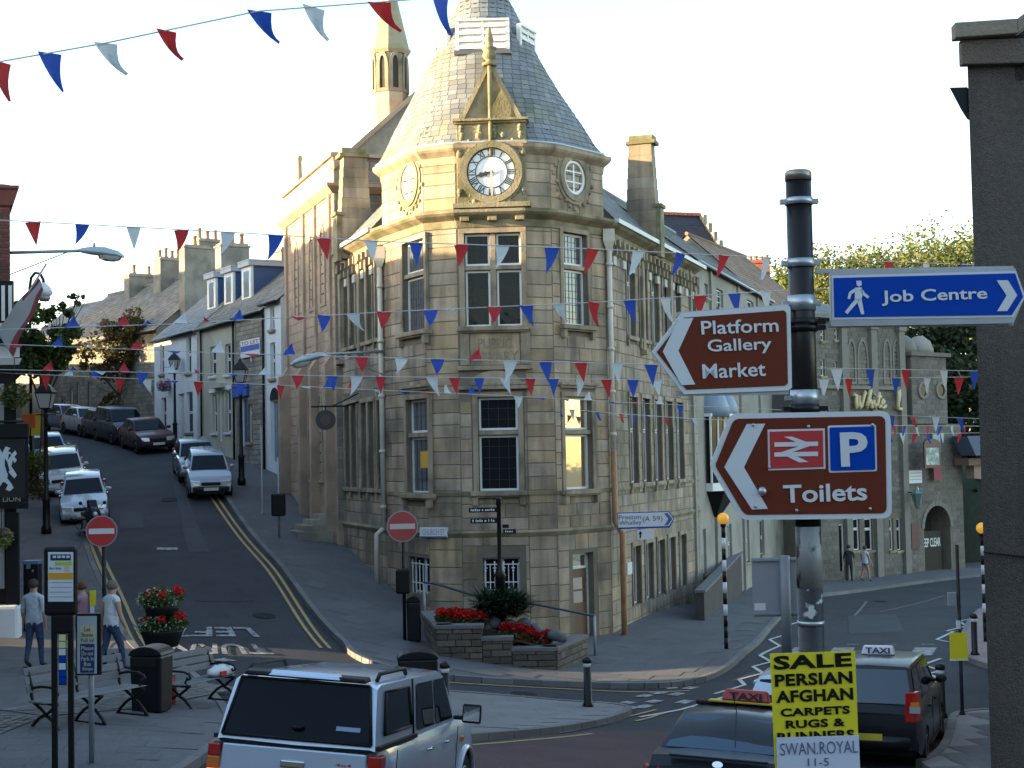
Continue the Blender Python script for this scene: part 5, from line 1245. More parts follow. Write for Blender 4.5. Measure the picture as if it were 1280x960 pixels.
# ---------------- the public house at the left edge and the row that shades the street
PA = at(13, 480, 36.2).xy; FP = Frame((PA.x - 9 * math.cos(R(7.5)), PA.y - 9 * math.sin(R(7.5))), R(7.5)); PL_ = FP.o.xy
pub = thing('public_house', 'red brick public house with black painted ground floor at left edge', 'pub', (PA.x - 4, PA.y, .7))
ZPB = FP.px(10, 252)[1]; zpx = lambda y: FP.px(8, y)[1]
back = Vector((-.36, .933)) * 7
mb = MB(); q = [PL_, PA, PA + back, PL_ + back]
mb.prism([(p.x, p.y, -.2) for p in q], (0, 0, ZPB + .2)); mb.build('wall', mat('pub_mortar', (.12, .07, .06), .9, .1), pub, world=True)
stones_joined(FP, ashlar(5, 9, zpx(450), ZPB, [], .075, .2, .24, random.Random(7)), 'brickwork', brickm, pub, proud=.008, j=.004)
stones_joined(frame2(PA, PA + back), ashlar(0, 7, zpx(450), ZPB, [], .15, .4, .5, random.Random(8)), 'brickwork', brickm, pub, proud=.008, j=.004)
mb = MB(); plp = [PL_, PA, PA + back]
band(mb, plp, [(-.1, ZPB - .1), (.06, ZPB - .1), (.14, ZPB + .25), (.2, ZPB + .3), (.2, ZPB + .36), (-.1, ZPB + .36)]); mb.build('cornice', brickm, pub, world=True)
mb = MB(); mb.prism([(p.x, p.y, ZPB + .36) for p in q], (0, 0, .05)); cc_ = (q[0] + q[1] + q[2] + q[3]) / 4; tp = [Vector((p.x, p.y, ZPB + .4)) for p in q]; ap = Vector((cc_.x, cc_.y, ZPB + 1.9))
for i in range(4): mb.quad(tp[i], tp[(i + 1) % 4], ap)
mb.build('roof', slate, pub, world=True)
mb = MB()
for y0, y1, pr in ((405, 424, .28), (448, 458, .25)): band(mb, plp, [(-.1, zpx(y1)), (pr * .7, zpx(y1)), (pr, zpx(y0)), (-.1, zpx(y0))])
mb.build('shopfront_cornice', winw, pub, world=True)
mb = MB(); band(mb, plp, [(-.1, zpx(432)), (.3, zpx(432)), (.3, zpx(424)), (-.1, zpx(424))]); band(mb, plp, [(-.1, zpx(465)), (.32, zpx(465)), (.32, zpx(457)), (-.1, zpx(457))]); mb.build('shopfront_moulding', blackp, pub, world=True)
mb = MB(); band(mb, plp, [(-.1, zpx(448)), (.2, zpx(448)), (.2, zpx(432)), (-.1, zpx(432))]); mb.build('fascia', whiter, pub, world=True)
mb = MB(); band(mb, plp, [(-.1, zpx(753)), (.12, zpx(753)), (.12, zpx(465)), (-.1, zpx(465))]); mb.build('shopfront', blackp, pub, world=True)
mb = MB(); mb.fbox(FP, 8.93, 9.22, .1, .26, zpx(757), zpx(640)); mb.build('pilaster', blackp, pub, world=True, bevel=.01)
mb = MB(); mb.fbox(FP, 8.2, 8.88, .11, .16, zpx(735), zpx(480)); mb.build('pub_window', glassmat('pub_glass', (.3, .33, .36), .1, .1), pub, world=True)
mb = MB(); mb.box(8.0, 9.26, .0, .5, zpx(800), zpx(755), X=lambda v: FP.P(v.x, v.y, v.z)); mb.build('white_plinth', whiter, pub, world=True, bevel=.08)
mb = MB(); mb.fbox(FP, 8.0, 9.2, .0, .4, zpx(830), zpx(800)); mb.build('plinth', blackp, pub, world=True)
mb = MB(); mb.fbox(FP, 8.6, 9.1, .05, .2, zpx(405), zpx(352)); mb.build('timber_bay', blackp, pub, world=True)
mb = MB()
for u in (8.66, 8.84, 9.0): mb.fbox(FP, u, u + .08, .2, .215, zpx(402), zpx(358))
mb.build('timber_infill', winw, pub, 'stuff', world=True)
# the near left building, outside the frame; the gap between it and the public house lets the low sun through
nl = thing('stone_terrace', 'tall stone terrace on the left outside the view', 'building', (-17, 18, 1))
mb = MB(); mb.prism([(-24, -6, -.5), (-13.2, -6, -.5), (-13.2, 34.3, -.5), (-24, 33.1, -.5)], (0, 0, 11.8)); mb.build('wall', rubble, nl, world=True)
mb = MB(); mb.prism([(-13.2, 34.2, 4.3), (-13.2, 35.8, 4.3), (-24, 34.6, 4.3), (-24, 33.0, 4.3)], (0, 0, 7)); mb.build('sun_beam_block', rubble, nl, world=True)  # unseen block added across the gap to keep the sun beam low
roof_plane(nl, (-13.0, -6, 11.2), (-13.0, 34.3, 11.2), (-18.5, 33.7, 14.0), (-18.5, -6, 14.0), slate, seed=101, sl_h=.6, sl_w=1.0)
mb = MB(); mb.quad((-13.0, 34.3, 11.2), (-24.2, 33.1, 11.2), (-18.5, 33.7, 14.0)); mb.quad((-24.2, 33.1, 11.2), (-18.5, 33.7, 14.0), (-18.5, -6, 14.0), (-24.2, -6, 11.2)); mb.build('gable', rubble, nl, world=True)
# the row behind the public house, up the hill on the left
lrA = Vector((-14.1, 40.4)); lrB = Vector((-48, 129)); FLR = frame2(lrA, lrB); lw = (lrB - lrA).length
lrow = thing('stone_terrace', 'stone terrace up the left side of the hill outside the view', 'building', (lrA.x, lrA.y, 2))
mb = MB(); pl = [FLR.P(0, 0, 0), FLR.P(lw, 0, 0), FLR.P(lw, -9, 0), FLR.P(0, -9, 0)]; mb.prism([(p.x, p.y, 0) for p in pl], (0, 0, 12.2)); mb.build('wall', rubble, lrow, world=True)
mb = MB()
for k in range(11):
    a, b = lw * k / 11, lw * (k + 1) / 11; dz = k * .72 - 1.2 * (k == 0)
    mb.prism([FLR.P(a, .3, 12.2 + dz), FLR.P(a, -4.5, 14.6 + dz), FLR.P(a, -9.3, 12.2 + dz), FLR.P(a, -9.3, 11 + dz), FLR.P(a, .3, 11 + dz)], FLR.u * (b - a))
mb.build('roof', slate, lrow, world=True)
# unseen street front behind the viewpoint, added to block low sky from the glass
bt = thing('shop_terrace', 'unseen stone shop terrace behind the viewpoint', 'building', (0, -14, 1)); mb = MB(); mb.box(-40, 40, -22, -12, 0, 11); mb.build('wall', rubble, bt, world=True)
roof_plane(bt, (40, -11.8, 11), (-40, -11.8, 11), (-40, -17, 14), (40, -17, 14), slate, seed=111, sl_h=.8, sl_w=1.4)
# ================================================================== signs and street furniture
signw = mat('sign_white', (.70, .71, .72), .5, .03, 4, spec=.3)
sbrown = mat('sign_brown', (.155, .030, .014), .5, .05, 3, spec=.15)
sblue = mat('sign_blue', (.0, .055, .40), .5, .05, 3, spec=.12)
sred = mat('sign_red', (.5, .02, .025), .5, .03, 3, spec=.15)
syel = mat('sign_yellow', (.80, .68, .02), .5, .03, 3)
sblack = mat('sign_black', (.012, .011, .010), .6, 0, spec=.1)
sgrey = mat('sign_back_grey', (.30, .33, .37), .5, .06, 2, metal=.2)
galv = mat('galvanised', (.50, .52, .55), .38, .12, 8, metal=.7)
amber = mat('amber_globe', (.85, .42, .04), .35, .03, 2, emit=(1.0, .45, .05), estr=.08)
lampg = glassmat('lantern_glass', (.40, .42, .43), .1, .1)

def plate(parent, name, fr, pix, m, d=0.0, t=.004, up=None):
    pts = []
    for p in pix:
        u, z = fr.px(p[0], p[1], d); pts.append(fr.P(u, d, z))
    mb = MB(); mb.prism(pts[::-1], fr.n * -t)
    return mb.build(name, m, parent, world=True)
def ptext(parent, fr, s, x0, y0, x1, y1, m, d, bold=.012, tilt=0.0, shear=0.0, spacing=1.0, name='lettering'):
    u0, z0 = fr.px(x0, y1, d); u1, z1 = fr.px(x1, y0, d)
    M_ = fr.M(u0, z0, 0) @ Matrix.Rotation(-R(tilt), 4, 'Y')
    t = text(name, s, (0, u1 - u0, 0, z1 - z0), M_, m, parent, bold, d, shear, spacing); t.matrix_parent_inverse = ROOTW[parent.name]; return t

# ---- the sign pole in the foreground
PY = 8.0; pb = at(1005, 480, PY); pz = lambda y: at(1005, y, PY).z
gz = tz(pb.x, PY) 
pole = thing('sign_post', 'black sign post with peeling paint in the foreground', 'post', (pb.x, PY, gz))
polem = mat('gloss_black_paint', (.013, .010, .009), .34, .1, 12, .02, spec=.3)
peel = mat('peeling_paint', (.02, .018, .017), .45, .1, 8, .1, col2=(.40, .40, .38), mixs=9, lo=.6, hi=.64)
mb = MB(); rp = 16 / (F_PX / PY)
mb.lathe([(rp, gz - .3), (rp, pz(735)), ], (pb.x, PY, 0), 24); mb.build('post_base', peel, pole, world=True)
mb = MB(); mb.lathe([(rp, pz(735)), (rp, pz(658))], (pb.x, PY, 0), 24); mb.build('peeling_section', mat('peeling_paint_heavy', (.02, .018, .017), .45, .1, 8, .1, col2=(.25, .25, .24), mixs=9, lo=.45, hi=.5, stretch=(1, 1, .6)), pole, world=True)
mb = MB(); mb.lathe([(rp, pz(658)), (rp, pz(224))], (pb.x, PY, 0), 24); mb.build('shaft', polem, pole, world=True)
mb = MB(); mb.lathe([(rp * 1.04, pz(226)), (rp * 1.04, pz(216)), (rp * .9, pz(213.5)), (.01, pz(213))], (pb.x, PY, 0), 24); mb.build('cap', mat('brass_cap', (.33, .27, .22), .35, .1, 5, metal=.6), pole, world=True)
for y, t in ((252, .018), (329, .022), (379, .04), (497, .04)):
    mb = MB(); mb.lathe([(rp * 1.09, pz(y) - t), (rp * 1.09, pz(y) + t)], (pb.x, PY, 0), 24)
    mb.box(pb.x - rp * 1.5, pb.x - rp, PY - .02, PY + .02, pz(y) - .012, pz(y) + .012); mb.box(pb.x + rp, pb.x + rp * 1.5, PY - .02, PY + .02, pz(y) - .012, pz(y) + .012)
    mb.build('clamp', galv, pole, world=True)
for y in (403, 410, 511):
    mb = MB(); mb.lathe([(rp * 1.18, pz(y) - .02), (rp * 1.18, pz(y) + .02)], (pb.x, PY, 0), 24); mb.box(pb.x - rp * 1.75, pb.x + rp * 1.75, PY - .03, PY + .03, pz(y) - .012, pz(y) + .012); mb.build('clamp', blackm, pole, world=True)
mb = MB(); mb.lathe([(rp * 1.05, pz(781)), (rp * 1.05, pz(776))], (pb.x, PY, 0), 24); mb.build('tape_band', galv, pole, world=True)
# brown gallery sign
F1 = Frame((at(985, 440, 7.93).x, 7.93), R(-14)); F1 = Frame((F1.o.x, 7.93), R(8))
gs_ = thing('direction_sign', 'brown arrow sign reading Platform Gallery Market', 'sign', at(920, 492, 7.93))
plate(gs_, 'panel', F1, [(815, 440), (852, 391), (984, 381), (988, 384), (990, 484), (986, 488), (855, 493)], signw, 0, .012)
plate(gs_, 'brown_field', F1, [(821, 440), (855, 397), (980, 388), (983, 391), (985, 479), (981, 482), (858, 487)], sbrown, .004, .003)
plate(gs_, 'chevron', F1, [(849, 398.5), (866.8, 397.3), (848, 438.5), (869, 480.5), (852, 481.5), (828.5, 439.5)], signw, .008, .003)
for s, b in (('Platform', (877, 400.5, 973, 418.5)), ('Gallery', (885, 424, 964.5, 444.5)), ('Market', (878.5, 454.5, 957, 473.5))): ptext(gs_, F1, s, *b, signw, .008, .012, 1.8)
mb = MB(); u0, z0 = F1.px(985, 383, -.01); 
for y in (383, 490):
    a = F1.px(846, y + (10 if y < 400 else 2), -.01); b = F1.px(986, y, -.01); bx = MB(); bx.hexa([F1.P(a[0], -.012, a[1] - .012), F1.P(b[0], -.012, b[1] - .012), F1.P(b[0], -.04, b[1] - .012), F1.P(a[0], -.04, a[1] - .012)], [F1.P(a[0], -.012, a[1] + .012), F1.P(b[0], -.012, b[1] + .012), F1.P(b[0], -.04, b[1] + .012), F1.P(a[0], -.04, a[1] + .012)]); bx.build('channel', galv, gs_, world=True)
# brown toilets sign
F2 = Frame((at(1000, 580, 7.9).x, 7.9), 0.0)
ts = thing('direction_sign', 'brown arrow sign reading Toilets with railway and parking symbols', 'sign', at(1003, 648, 7.9))
def rounded(pts, rad):
    out = []
    for i, p in enumerate(pts):
        p = Vector(p); a = Vector(pts[i - 1]); b = Vector(pts[(i + 1) % len(pts)]); r = rad[i]
        if r == 0: out.append(tuple(p)); continue
        d0 = (a - p).normalized(); d1 = (b - p).normalized()
        for k in range(5):
            t = k / 4; q = p + d0 * r * (1 - t) ** 2 + d1 * r * t ** 2; out.append(tuple(q))
    return out
plate(ts, 'panel', F2, rounded([(887, 582), (913, 517), (1113, 513.5), (1115, 648), (927, 650)], [4, 9, 12, 12, 9]), signw, 0, .012)
plate(ts, 'brown_field', F2, rounded([(894, 582), (917.5, 523.5), (1106.5, 520), (1108.5, 641.5), (930.5, 643.5)], [3, 7, 8, 8, 7]), sbrown, .004, .003)
plate(ts, 'chevron', F2, [(933.5, 530), (956.5, 529.5), (930, 584), (960, 636), (940, 637), (905.5, 584)], signw, .008, .003)
plate(ts, 'railway_panel', F2, [(959.5, 537), (1031, 535.5), (1032, 586), (960.5, 588)], signw, .007, .003)
plate(ts, 'railway_red', F2, [(962, 539.5), (1028.5, 538), (1029.5, 583.5), (963, 585.5)], sred, .011, .003)
for q in ([(968, 553), (1022.5, 552), (1022.5, 557.5), (968, 558.5)], [(968, 565.5), (1022.5, 564.5), (1022.5, 570), (968, 571)], [(980, 546), (990, 545.7), (1008, 552.4), (996, 552.6)], [(999, 557.8), (1012, 557.6), (990, 565.3), (976, 565.5)], [(984, 570.6), (996, 570.4), (1011, 577.5), (999, 578)]):
    plate(ts, 'railway_symbol', F2, q, signw, .015, .003)
plate(ts, 'parking_panel', F2, rounded([(1034.5, 532), (1095, 530.5), (1096.5, 589), (1036, 591)], [3] * 4), signw, .007, .003)
plate(ts, 'parking_blue', F2, rounded([(1037, 534.3), (1093, 532.9), (1094.3, 587), (1038.3, 588.6)], [2] * 4), sblue, .011, .003)
ptext(ts, F2, 'P', 1051.5, 540, 1084.5, 583.5, signw, .015, .03, .8); ptext(ts, F2, 'Toilets', 979.5, 604.5, 1083.5, 629, signw, .008, .02, .8)
for x, y in ((942, 531), (945, 633), (953, 614), (962, 584), (1011, 533), (1091, 531), (996, 638), (1088, 636)):
    u, z = F2.px(x, y, .02); c = F2.P(u, .012, z); mb = MB(); mb.ball(c, .009 if x != 953 else .025, 8, 4); mb.build('bolt', galv, ts, world=True)
# blue job centre sign
F3 = Frame((at(1160, 372, 7.98).x, 7.98), R(3))
js = thing('direction_sign', 'blue arrow sign reading Job Centre with walking figure', 'sign', at(1150, 408, 7.98))
plate(js, 'panel', F3, [(1038, 341), (1269, 335), (1281, 371), (1267, 404), (1039, 408)], galv, 0, .03)
plate(js, 'white_edge', F3, [(1039.5, 344.5), (1270, 338.5), (1282, 371), (1267, 396.5), (1040.5, 399.5)], signw, .004, .003)
plate(js, 'blue_field', F3, [(1042, 347.5), (1269, 341.5), (1279, 371), (1265, 393.5), (1043, 396.5)], sblue, .008, .003)
plate(js, 'chevron', F3, [(1246, 350.5), (1260, 350.2), (1271.5, 369), (1259, 388.7), (1246.5, 389), (1258.5, 369.5)], signw, .012, .003)
ptext(js, F3, 'Job Centre', 1102.5, 361.5, 1234, 382.5, signw, .012, .016, 1.2)
wm = [[(1070.5, 351), (1076.5, 350.8), (1077.3, 356), (1074, 358.5), (1071, 356.5)], [(1069, 359.5), (1077, 359), (1079, 366), (1076.5, 375), (1068.5, 375)],
      [(1069, 374), (1076, 374.5), (1067.5, 383), (1059.5, 392.5), (1056, 390), (1064, 380)], [(1071, 374), (1077, 374), (1078.5, 382), (1080.5, 392.5), (1076.5, 393), (1073.5, 383)],
      [(1069, 360), (1071, 364), (1064.5, 367.5), (1062.5, 374), (1059.3, 373.2), (1061.5, 365)], [(1077, 360), (1081, 366), (1086.5, 370.5), (1085, 373.2), (1078, 368.5), (1075.5, 363)]]
for q in wm: plate(js, 'walking_figure', F3, q, signw, .012, .003)
for y in (337.5, 406):
    a = F3.px(1020, y + 1, -.02); b = F3.px(1268, y - (3 if y < 400 else 2), -.02); bx = MB(); bx.hexa([F3.P(a[0], -.03, a[1] - .01), F3.P(b[0], -.03, b[1] - .01), F3.P(b[0], -.05, b[1] - .01), F3.P(a[0], -.05, a[1] - .01)], [F3.P(a[0], -.03, a[1] + .01), F3.P(b[0], -.03, b[1] + .01), F3.P(b[0], -.05, b[1] + .01), F3.P(a[0], -.05, a[1] + .01)]); bx.build('channel', galv, js, world=True)
# yellow sale notice
F4 = Frame((at(1016, 890, 7.9).x, 7.9), R(1))
sl = thing('sale_notice', 'yellow notice reading SALE PERSIAN AFGHAN CARPETS tied to the post', 'notice', at(1020, 980, 7.9))
plate(sl, 'board', F4, [(962.5, 817), (1069, 813.5), (1076, 1010), (971, 1012)], syel, 0, .004)
for s, b in (('SALE', (967.5, 818, 1064.5, 837.5)), ('PERSIAN', (969, 841, 1065.5, 858.5)), ('AFGHAN', (970.5, 861.7, 1066.5, 879)), ('CARPETS', (976, 884, 1062.5, 896)), ('RUGS &', (982.5, 899, 1056.5, 911)), ('RUNNERS', (972, 914, 1068, 928))): ptext(sl, F4, s, *b, sblack, .003, .035, 1.4, spacing=1.06)
plate(sl, 'white_card', F4, [(970.5, 922), (1073.5, 919), (1077, 1008), (973, 1010)], mat('card_white', (.62, .66, .76), .7, .03), .009, .004)
penm = mat('marker_pen', (.12, .12, .2), .6, 0)
ptext(sl, F4, 'SWAN.ROYAL', 976, 927, 1072, 944.5, penm, .0115, -.012, 1.0); ptext(sl, F4, '11-5', 1010, 947.5, 1036, 957.5, penm, .0115, -.006); ptext(sl, F4, 'DAILY', 990, 962, 1050, 975, penm, .0115, -.006) if False else None

def post_thing(name, label, cat, px, py, h, r=.04, m=blackm, group=None, n=10):
    p = G(px, py, .12); t = thing(name, label, cat, p, group=group); mb = MB(); mb.lathe([(r * 1.8, -.05), (r * 1.8, .02), (r * 1.2, .06), (r, .12), (r, h)], (p.x, p.y, p.z), n); mb.build('post', m, t, world=True); return t, p
# ---- no entry signs
def no_entry(label, cx, cy, rpx, bx, by, faded=False, back=0):
    p = G(bx, by, .12); s = F_PX / p.y; t = thing('no_entry_sign', label, 'road sign', p, group='no entry signs at the hill street')
    f = Frame((p.x, p.y - .08), R(4)); u, z = f.px(cx, cy); r = rpx / s
    mb = MB(); mb.lathe([(.045, -.1), (.045, z - p.z + r * .8)], p, 10); mb.build('post', blackm, t, world=True)
    redm = sred if not faded else mat('faded_red', (.42, .06, .055), .5, .08, 4)
    def disc(rr, d, m, nm):
        mb = MB(); mb.prism([f.P(u + rr * math.cos(q), d, z + rr * math.sin(q)) for q in np.linspace(0, 2 * math.pi, 36, endpoint=False)][::-1], f.n * -.01); mb.build(nm, m, t, world=True)
    disc(r, 0, sgrey, 'rim'); disc(r * .93, .006, redm, 'red_disc')
    mb = MB(); mb.fbox(f, u - r * .8, u + r * .8, .006, .01, z - r * .17, z + r * .17); mb.build('white_bar', signw if not faded else mat('faded_white', (.55, .53, .46), .5, .05), t, world=True)
    return t
no_entry('bright no entry sign on the left of the hill street', 127, 664, 19.5, 131, 833)
no_entry('faded no entry sign at the library corner', 503, 658, 19.5, 506, 800, True)
# litter box on the library sign post, black bin beside it
def bin_(label, px, py, w, d, h, rz, grp='black litter bins', kind=0):
    p = G(px, py, .12); t = thing('litter_bin', label, 'bin', p, rz, group=grp)
    binm = mat('bin_black', (.009, .009, .012), .42, .06, 3, spec=.3)
    mb = MB(); mb.hexa([(-w * .46, -d * .46, 0), (w * .46, -d * .46, 0), (w * .46, d * .46, 0), (-w * .46, d * .46, 0)], [(-w / 2, -d / 2, h * .86), (w / 2, -d / 2, h * .86), (w / 2, d / 2, h * .86), (-w / 2, d / 2, h * .86)]); mb.build('body', binm, t, bevel=.04)
    mb = MB(); a = np.linspace(0, math.pi, 9); prof = [(-w * .53 * math.cos(q), h * .86 + h * .14 * math.sin(q)) for q in a]
    mb.prism([(x, -d * .53, z) for x, z in prof], (0, d * 1.06, 0)); mb.build('lid', binm, t, bevel=.015)
    mb = MB(); mb.box(-w * .36, w * .36, -d * .53 - .004, -d * .4, h * .70, h * .82); mb.build('slot', mat('slot_black', (.006, .006, .006), .9, 0), t)
    return t
bin_('black domed litter bin between the two benches', 190, 889, .56, .5, 1.08, R(-12))
bin_('large black litter bin on the island behind the pickup', 523, 886, .78, .6, 1.15, R(5))
bin_('black litter bin standing by the library planter', 518, 801, .36, .36, 1.15, 0)
def boxbin(label, px, py0, py1, base, wpx):
    p = G(*base, .12); s = F_PX / p.y; t = thing('post_bin', label, 'bin', p); f = Frame((p.x, p.y - .2), 0); r = f.rect(px - wpx / 2, py0, px + wpx / 2, py1)
    mb = MB(); mb.fbox(f, r[0], r[1], -.16, .14, r[2], r[3]); mb.build('box', blackp, t, world=True, bevel=.05)
    mb = MB(); mb.fbox(f, r[0] + .05, r[1] - .05, .14, .146, r[3] - .16, r[3] - .06); mb.build('slot', mat('slot_black', (.006, .006, .006), .9, 0), t, world=True); return t, p, f, r
boxbin('small black box bin on the no entry post', 504, 711, 742, (506, 800), 18)
t, p, f, r = boxbin('grey black box bin on a post up the hill pavement', 348, 617, 645, (349, 672), 17)
mb = MB(); mb.tube([(p.x, p.y, p.z), (p.x, p.y, p.z + 2.6)], .04, 8); mb.build('post', greym, t, world=True)
t, p = post_thing('sign_post', 'thin grey post on the pavement beside the hall', 'post', 328, 642, 3.0, .035, greym)

# ---- lantern lamp posts
def lantern(label, px, ybase, ytop):
    p = G(px, ybase, .12); s = F_PX / p.y; H = (ybase - ytop) / s; t = thing('lamp_post', label, 'street lamp', p, group='black lantern lamp posts')
    k = H / 4.6; hl = .95 * k; zb = H - hl
    mb = MB(); mb.lathe([(.15 * k, 0), (.15 * k, .2), (.11 * k, .28), (.11 * k, .95 * k), (.14 * k, 1.0 * k), (.075 * k, 1.1 * k), (.05 * k, zb - .25), (.08 * k, zb - .2), (.05 * k, zb - .12), (.06 * k, zb), (.13 * k, zb + .04 * k)], p, 12); mb.build('column', blackm, t, world=True)
    mb = MB()
    def ring(z, w): return [(p.x + sx * w, p.y + sy * w, p.z + z) for sx, sy in ((-1, -1), (1, -1), (1, 1), (-1, 1))]
    a, b = ring(zb + .05 * k, .14 * k), ring(zb + .5 * k, .24 * k); mb.hexa(a, b); mb.build('glass', lampg, t, world=True)
    mb = MB()
    for i in range(4): mb.tube([a[i], b[i]], .018 * k, 5)
    for i in range(4): mb.tube([b[i], b[(i + 1) % 4]], .02 * k, 5); mb.tube([a[i], a[(i + 1) % 4]], .018 * k, 5)
    mb.build('frame', blackm, t, world=True)
    mb = MB(); mb.lathe([(.37 * k, zb + .5 * k), (.36 * k, zb + .54 * k), (.2 * k, zb + .72 * k), (.1 * k, zb + .78 * k), (.08 * k, zb + .84 * k), (.03 * k, zb + .9 * k), (.01, zb + .97 * k)], p, 4, smooth=False, X=Matrix.Translation(p) @ Matrix.Rotation(R(45), 4, 'Z') @ Matrix.Translation(-p)); mb.build('roof', blackm, t, world=True)
    mb = MB(); mb.tube([(p.x - .3 * k, p.y, p.z + zb - .15), (p.x + .3 * k, p.y, p.z + zb - .15)], .02, 6); mb.build('ladder_bar', blackm, t, world=True)
    return t
lantern('black lantern lamp post by the parked cars at left', 58, 667, 473)
lantern('black lantern lamp post nearest the assembly hall', 302, 606, 447)
lantern('black lantern lamp post in front of the white house', 219, 556, 438)
# ---- belisha beacons
def belisha(label, px, py, h):
    p = G(px, py, .12); t = thing('belisha_beacon', label, 'beacon', p, group='striped crossing beacons'); n = 11
    for i in range(n):
        z0, z1 = (h - .3) * i / n, (h - .3) * (i + 1) / n; mb = MB(); mb.lathe([(.055, z0), (.055, z1)], p, 12)
        mb.build('band', blackm if (i < 3 or i % 2 == 0) else signw, t, world=True)
    mb = MB(); mb.lathe([(.07, h - .3), (.08, h - .26), (.08, h - .22)], p, 12); mb.build('collar', blackm, t, world=True)
    mb = MB(); mb.ball(p + Vector((0, 0, h - .08)), .155, 16, 10); mb.build('globe', amber, t, world=True)
s = G(908, 811, .12); belisha('black and white beacon with amber globe by the cream building', 908, 811, (811 - 646) * s.y / F_PX)
belisha('black and white beacon beside the dark gable wall', 1232, 802, 3.2)
# ---- bollards
def bollard(label, px, py, h=1.05):
    p = G(px, py, .11); t = thing('bollard', label, 'bollard', p, group='black bollards with white bands')
    mb = MB(); mb.lathe([(.115, 0), (.115, .06), (.085, .1), (.08, h * .80)], p, 14); mb.build('shaft', blackm, t, world=True)
    mb = MB(); mb.lathe([(.082, h * .80), (.082, h * .88)], p, 14); mb.build('white_band', signw, t, world=True)
    mb = MB(); mb.lathe([(.095, h * .88), (.1, h * .92), (.09, h * .96), (.05, h * .99), (.01, h)], p, 14); mb.build('cap', blackm, t, world=True)
bollard('black bollard alone at the right end of the island', 735, 884)
bollard('black bollard on the island beside the pickup mirror', 557, 896)
bollard('black bollard behind the dark people carrier taxi', 1177, 897)
bollard('black bollard beside the far right beacon', 1219, 819)
# ---- yellow parking plate post on the right
t, p = post_thing('sign_post', 'slim black post with a yellow plate near the right wall', 'post', 1203, 893, 3.3, .035)
f = Frame((p.x, p.y - .05), R(0)); r = f.rect(1187.5, 791, 1209.5, 824); mb = MB(); mb.fbox(f, r[0], r[1], -.02, 0, r[2], r[3]); mb.build('yellow_plate', syel, t, world=True)
mb = MB(); mb.fbox(f, r[0] - .005, r[1] + .005, -.024, .004, r[2] - .03, r[2]); mb.build('white_edge', signw, t, world=True)
r = f.rect(1185, 741, 1195, 757); mb = MB(); mb.fbox(f, r[0], r[1], -.06, .02, r[2], r[3]); mb.build('control_box', sgrey, t, world=True); 
mb = MB(); mb.fbox(f, -.07, .0, -.04, .03, f.px(1195, 786)[1], f.px(1195, 776)[1]); mb.build('collar', signw, t, world=True)
# ---- back of a large road sign
p = G(984, 818, .12); t = thing('road_sign', 'grey back of a large road sign on a round post', 'road sign', p); f = Frame((p.x, p.y - .1), R(2)); r = f.rect(941, 697, 1006, 771, -.2)
mb = MB(); mb.tube([(p.x, p.y, p.z - .1), (p.x, p.y, r[3] + .05)], .13, 14); mb.build('post', mat('post_grey', (.20, .225, .25), .5, .08, 3), t, world=True)
mb = MB(); mb.fbox(f, r[0], r[1], -.28, -.25, r[2], r[3]); mb.build('panel', sgrey, t, world=True)
for z in (r[2] + .06, r[3] - .08): mb = MB(); mb.fbox(f, r[0] + .02, r[1] - .02, -.25, -.18, z, z + .06); mb.build('rail', sgrey, t, world=True)
q = f.rect(943, 754, 957, 763, -.25); mb = MB(); mb.fbox(f, q[0], q[1], -.25, -.245, q[2], q[3]); mb.build('sticker', signw, t, world=True)
# ---- street name plate, route sign, notices on the library
FC, FC_ = FCL, FC; r = FC.rect(527, 659, 561, 671.5); sp = thing('street_name_plate', 'white street name plate reading CHURCH ST on the library', 'sign', FC.P((r[0] + r[1]) / 2, .06, r[2]))
mb = MB(); mb.fbox(FC, r[0], r[1], .02, .12, r[2], r[3]); mb.build('plate', signw, sp, world=True)
mb = MB(); mb.fbox(FC, r[0] + .01, r[1] - .01, .12, .123, r[2] + .005, r[2] + .03); mb.build('blue_edge', sblue, sp, world=True)
t = text('lettering', 'CHURCH ST', (r[0] + .08, r[1] - .08, r[2] + .07, r[3] - .05), FC.M(0, 0, .12), mat('grey_letters', (.30, .32, .36), .6, 0), sp, .0, .003); t.matrix_parent_inverse = ROOTW[sp.name]
FC = FC_; FW = Frame((at(800, 650, 41.6).x, 41.6), R(6)); rs = thing('route_sign', 'white arrow sign reading Preston Whalley (A59)', 'road sign', at(800, 660, 41.6))
plate(rs, 'panel', FW, [(772, 641), (836, 639), (843, 648.5), (837, 659.5), (773, 661.5)], sblue, 0, .03)
plate(rs, 'white_field', FW, [(772.5, 642), (835.5, 640), (842, 648.5), (836, 657.5), (773, 659.5)], signw, .006, .004)
plate(rs, 'chevron', FW, [(830, 641.5), (834.5, 641.3), (840.5, 648.5), (835, 656.5), (830.5, 656.7), (835.5, 648.7)], mat('slate_blue', (.08, .12, .30), .5, 0), .012, .004)
gl_ = mat('dark_blue_letters', (.10, .13, .26), .5, 0)
ptext(rs, FW, 'Preston', 773.5, 643.5, 801, 649.5, gl_, .012, .0, 1); ptext(rs, FW, 'Whalley', 774, 650.5, 802, 658, gl_, .012, .0, 1); ptext(rs, FW, '(A 59)', 803.5, 645, 828, 653.5, gl_, .012, .0, 1)
plate(rs, 'arrow_plate', FW, [(796.5, 662.5), (817, 662), (817.5, 674), (797, 674.5)], signw, 0, .02)
plate(rs, 'up_arrow', FW, [(799.5, 672.5), (799.5, 667.5), (797.9, 667.6), (800.4, 663.8), (803, 667.3), (801.4, 667.4), (801.4, 672.4)], sblack, .006, .004)
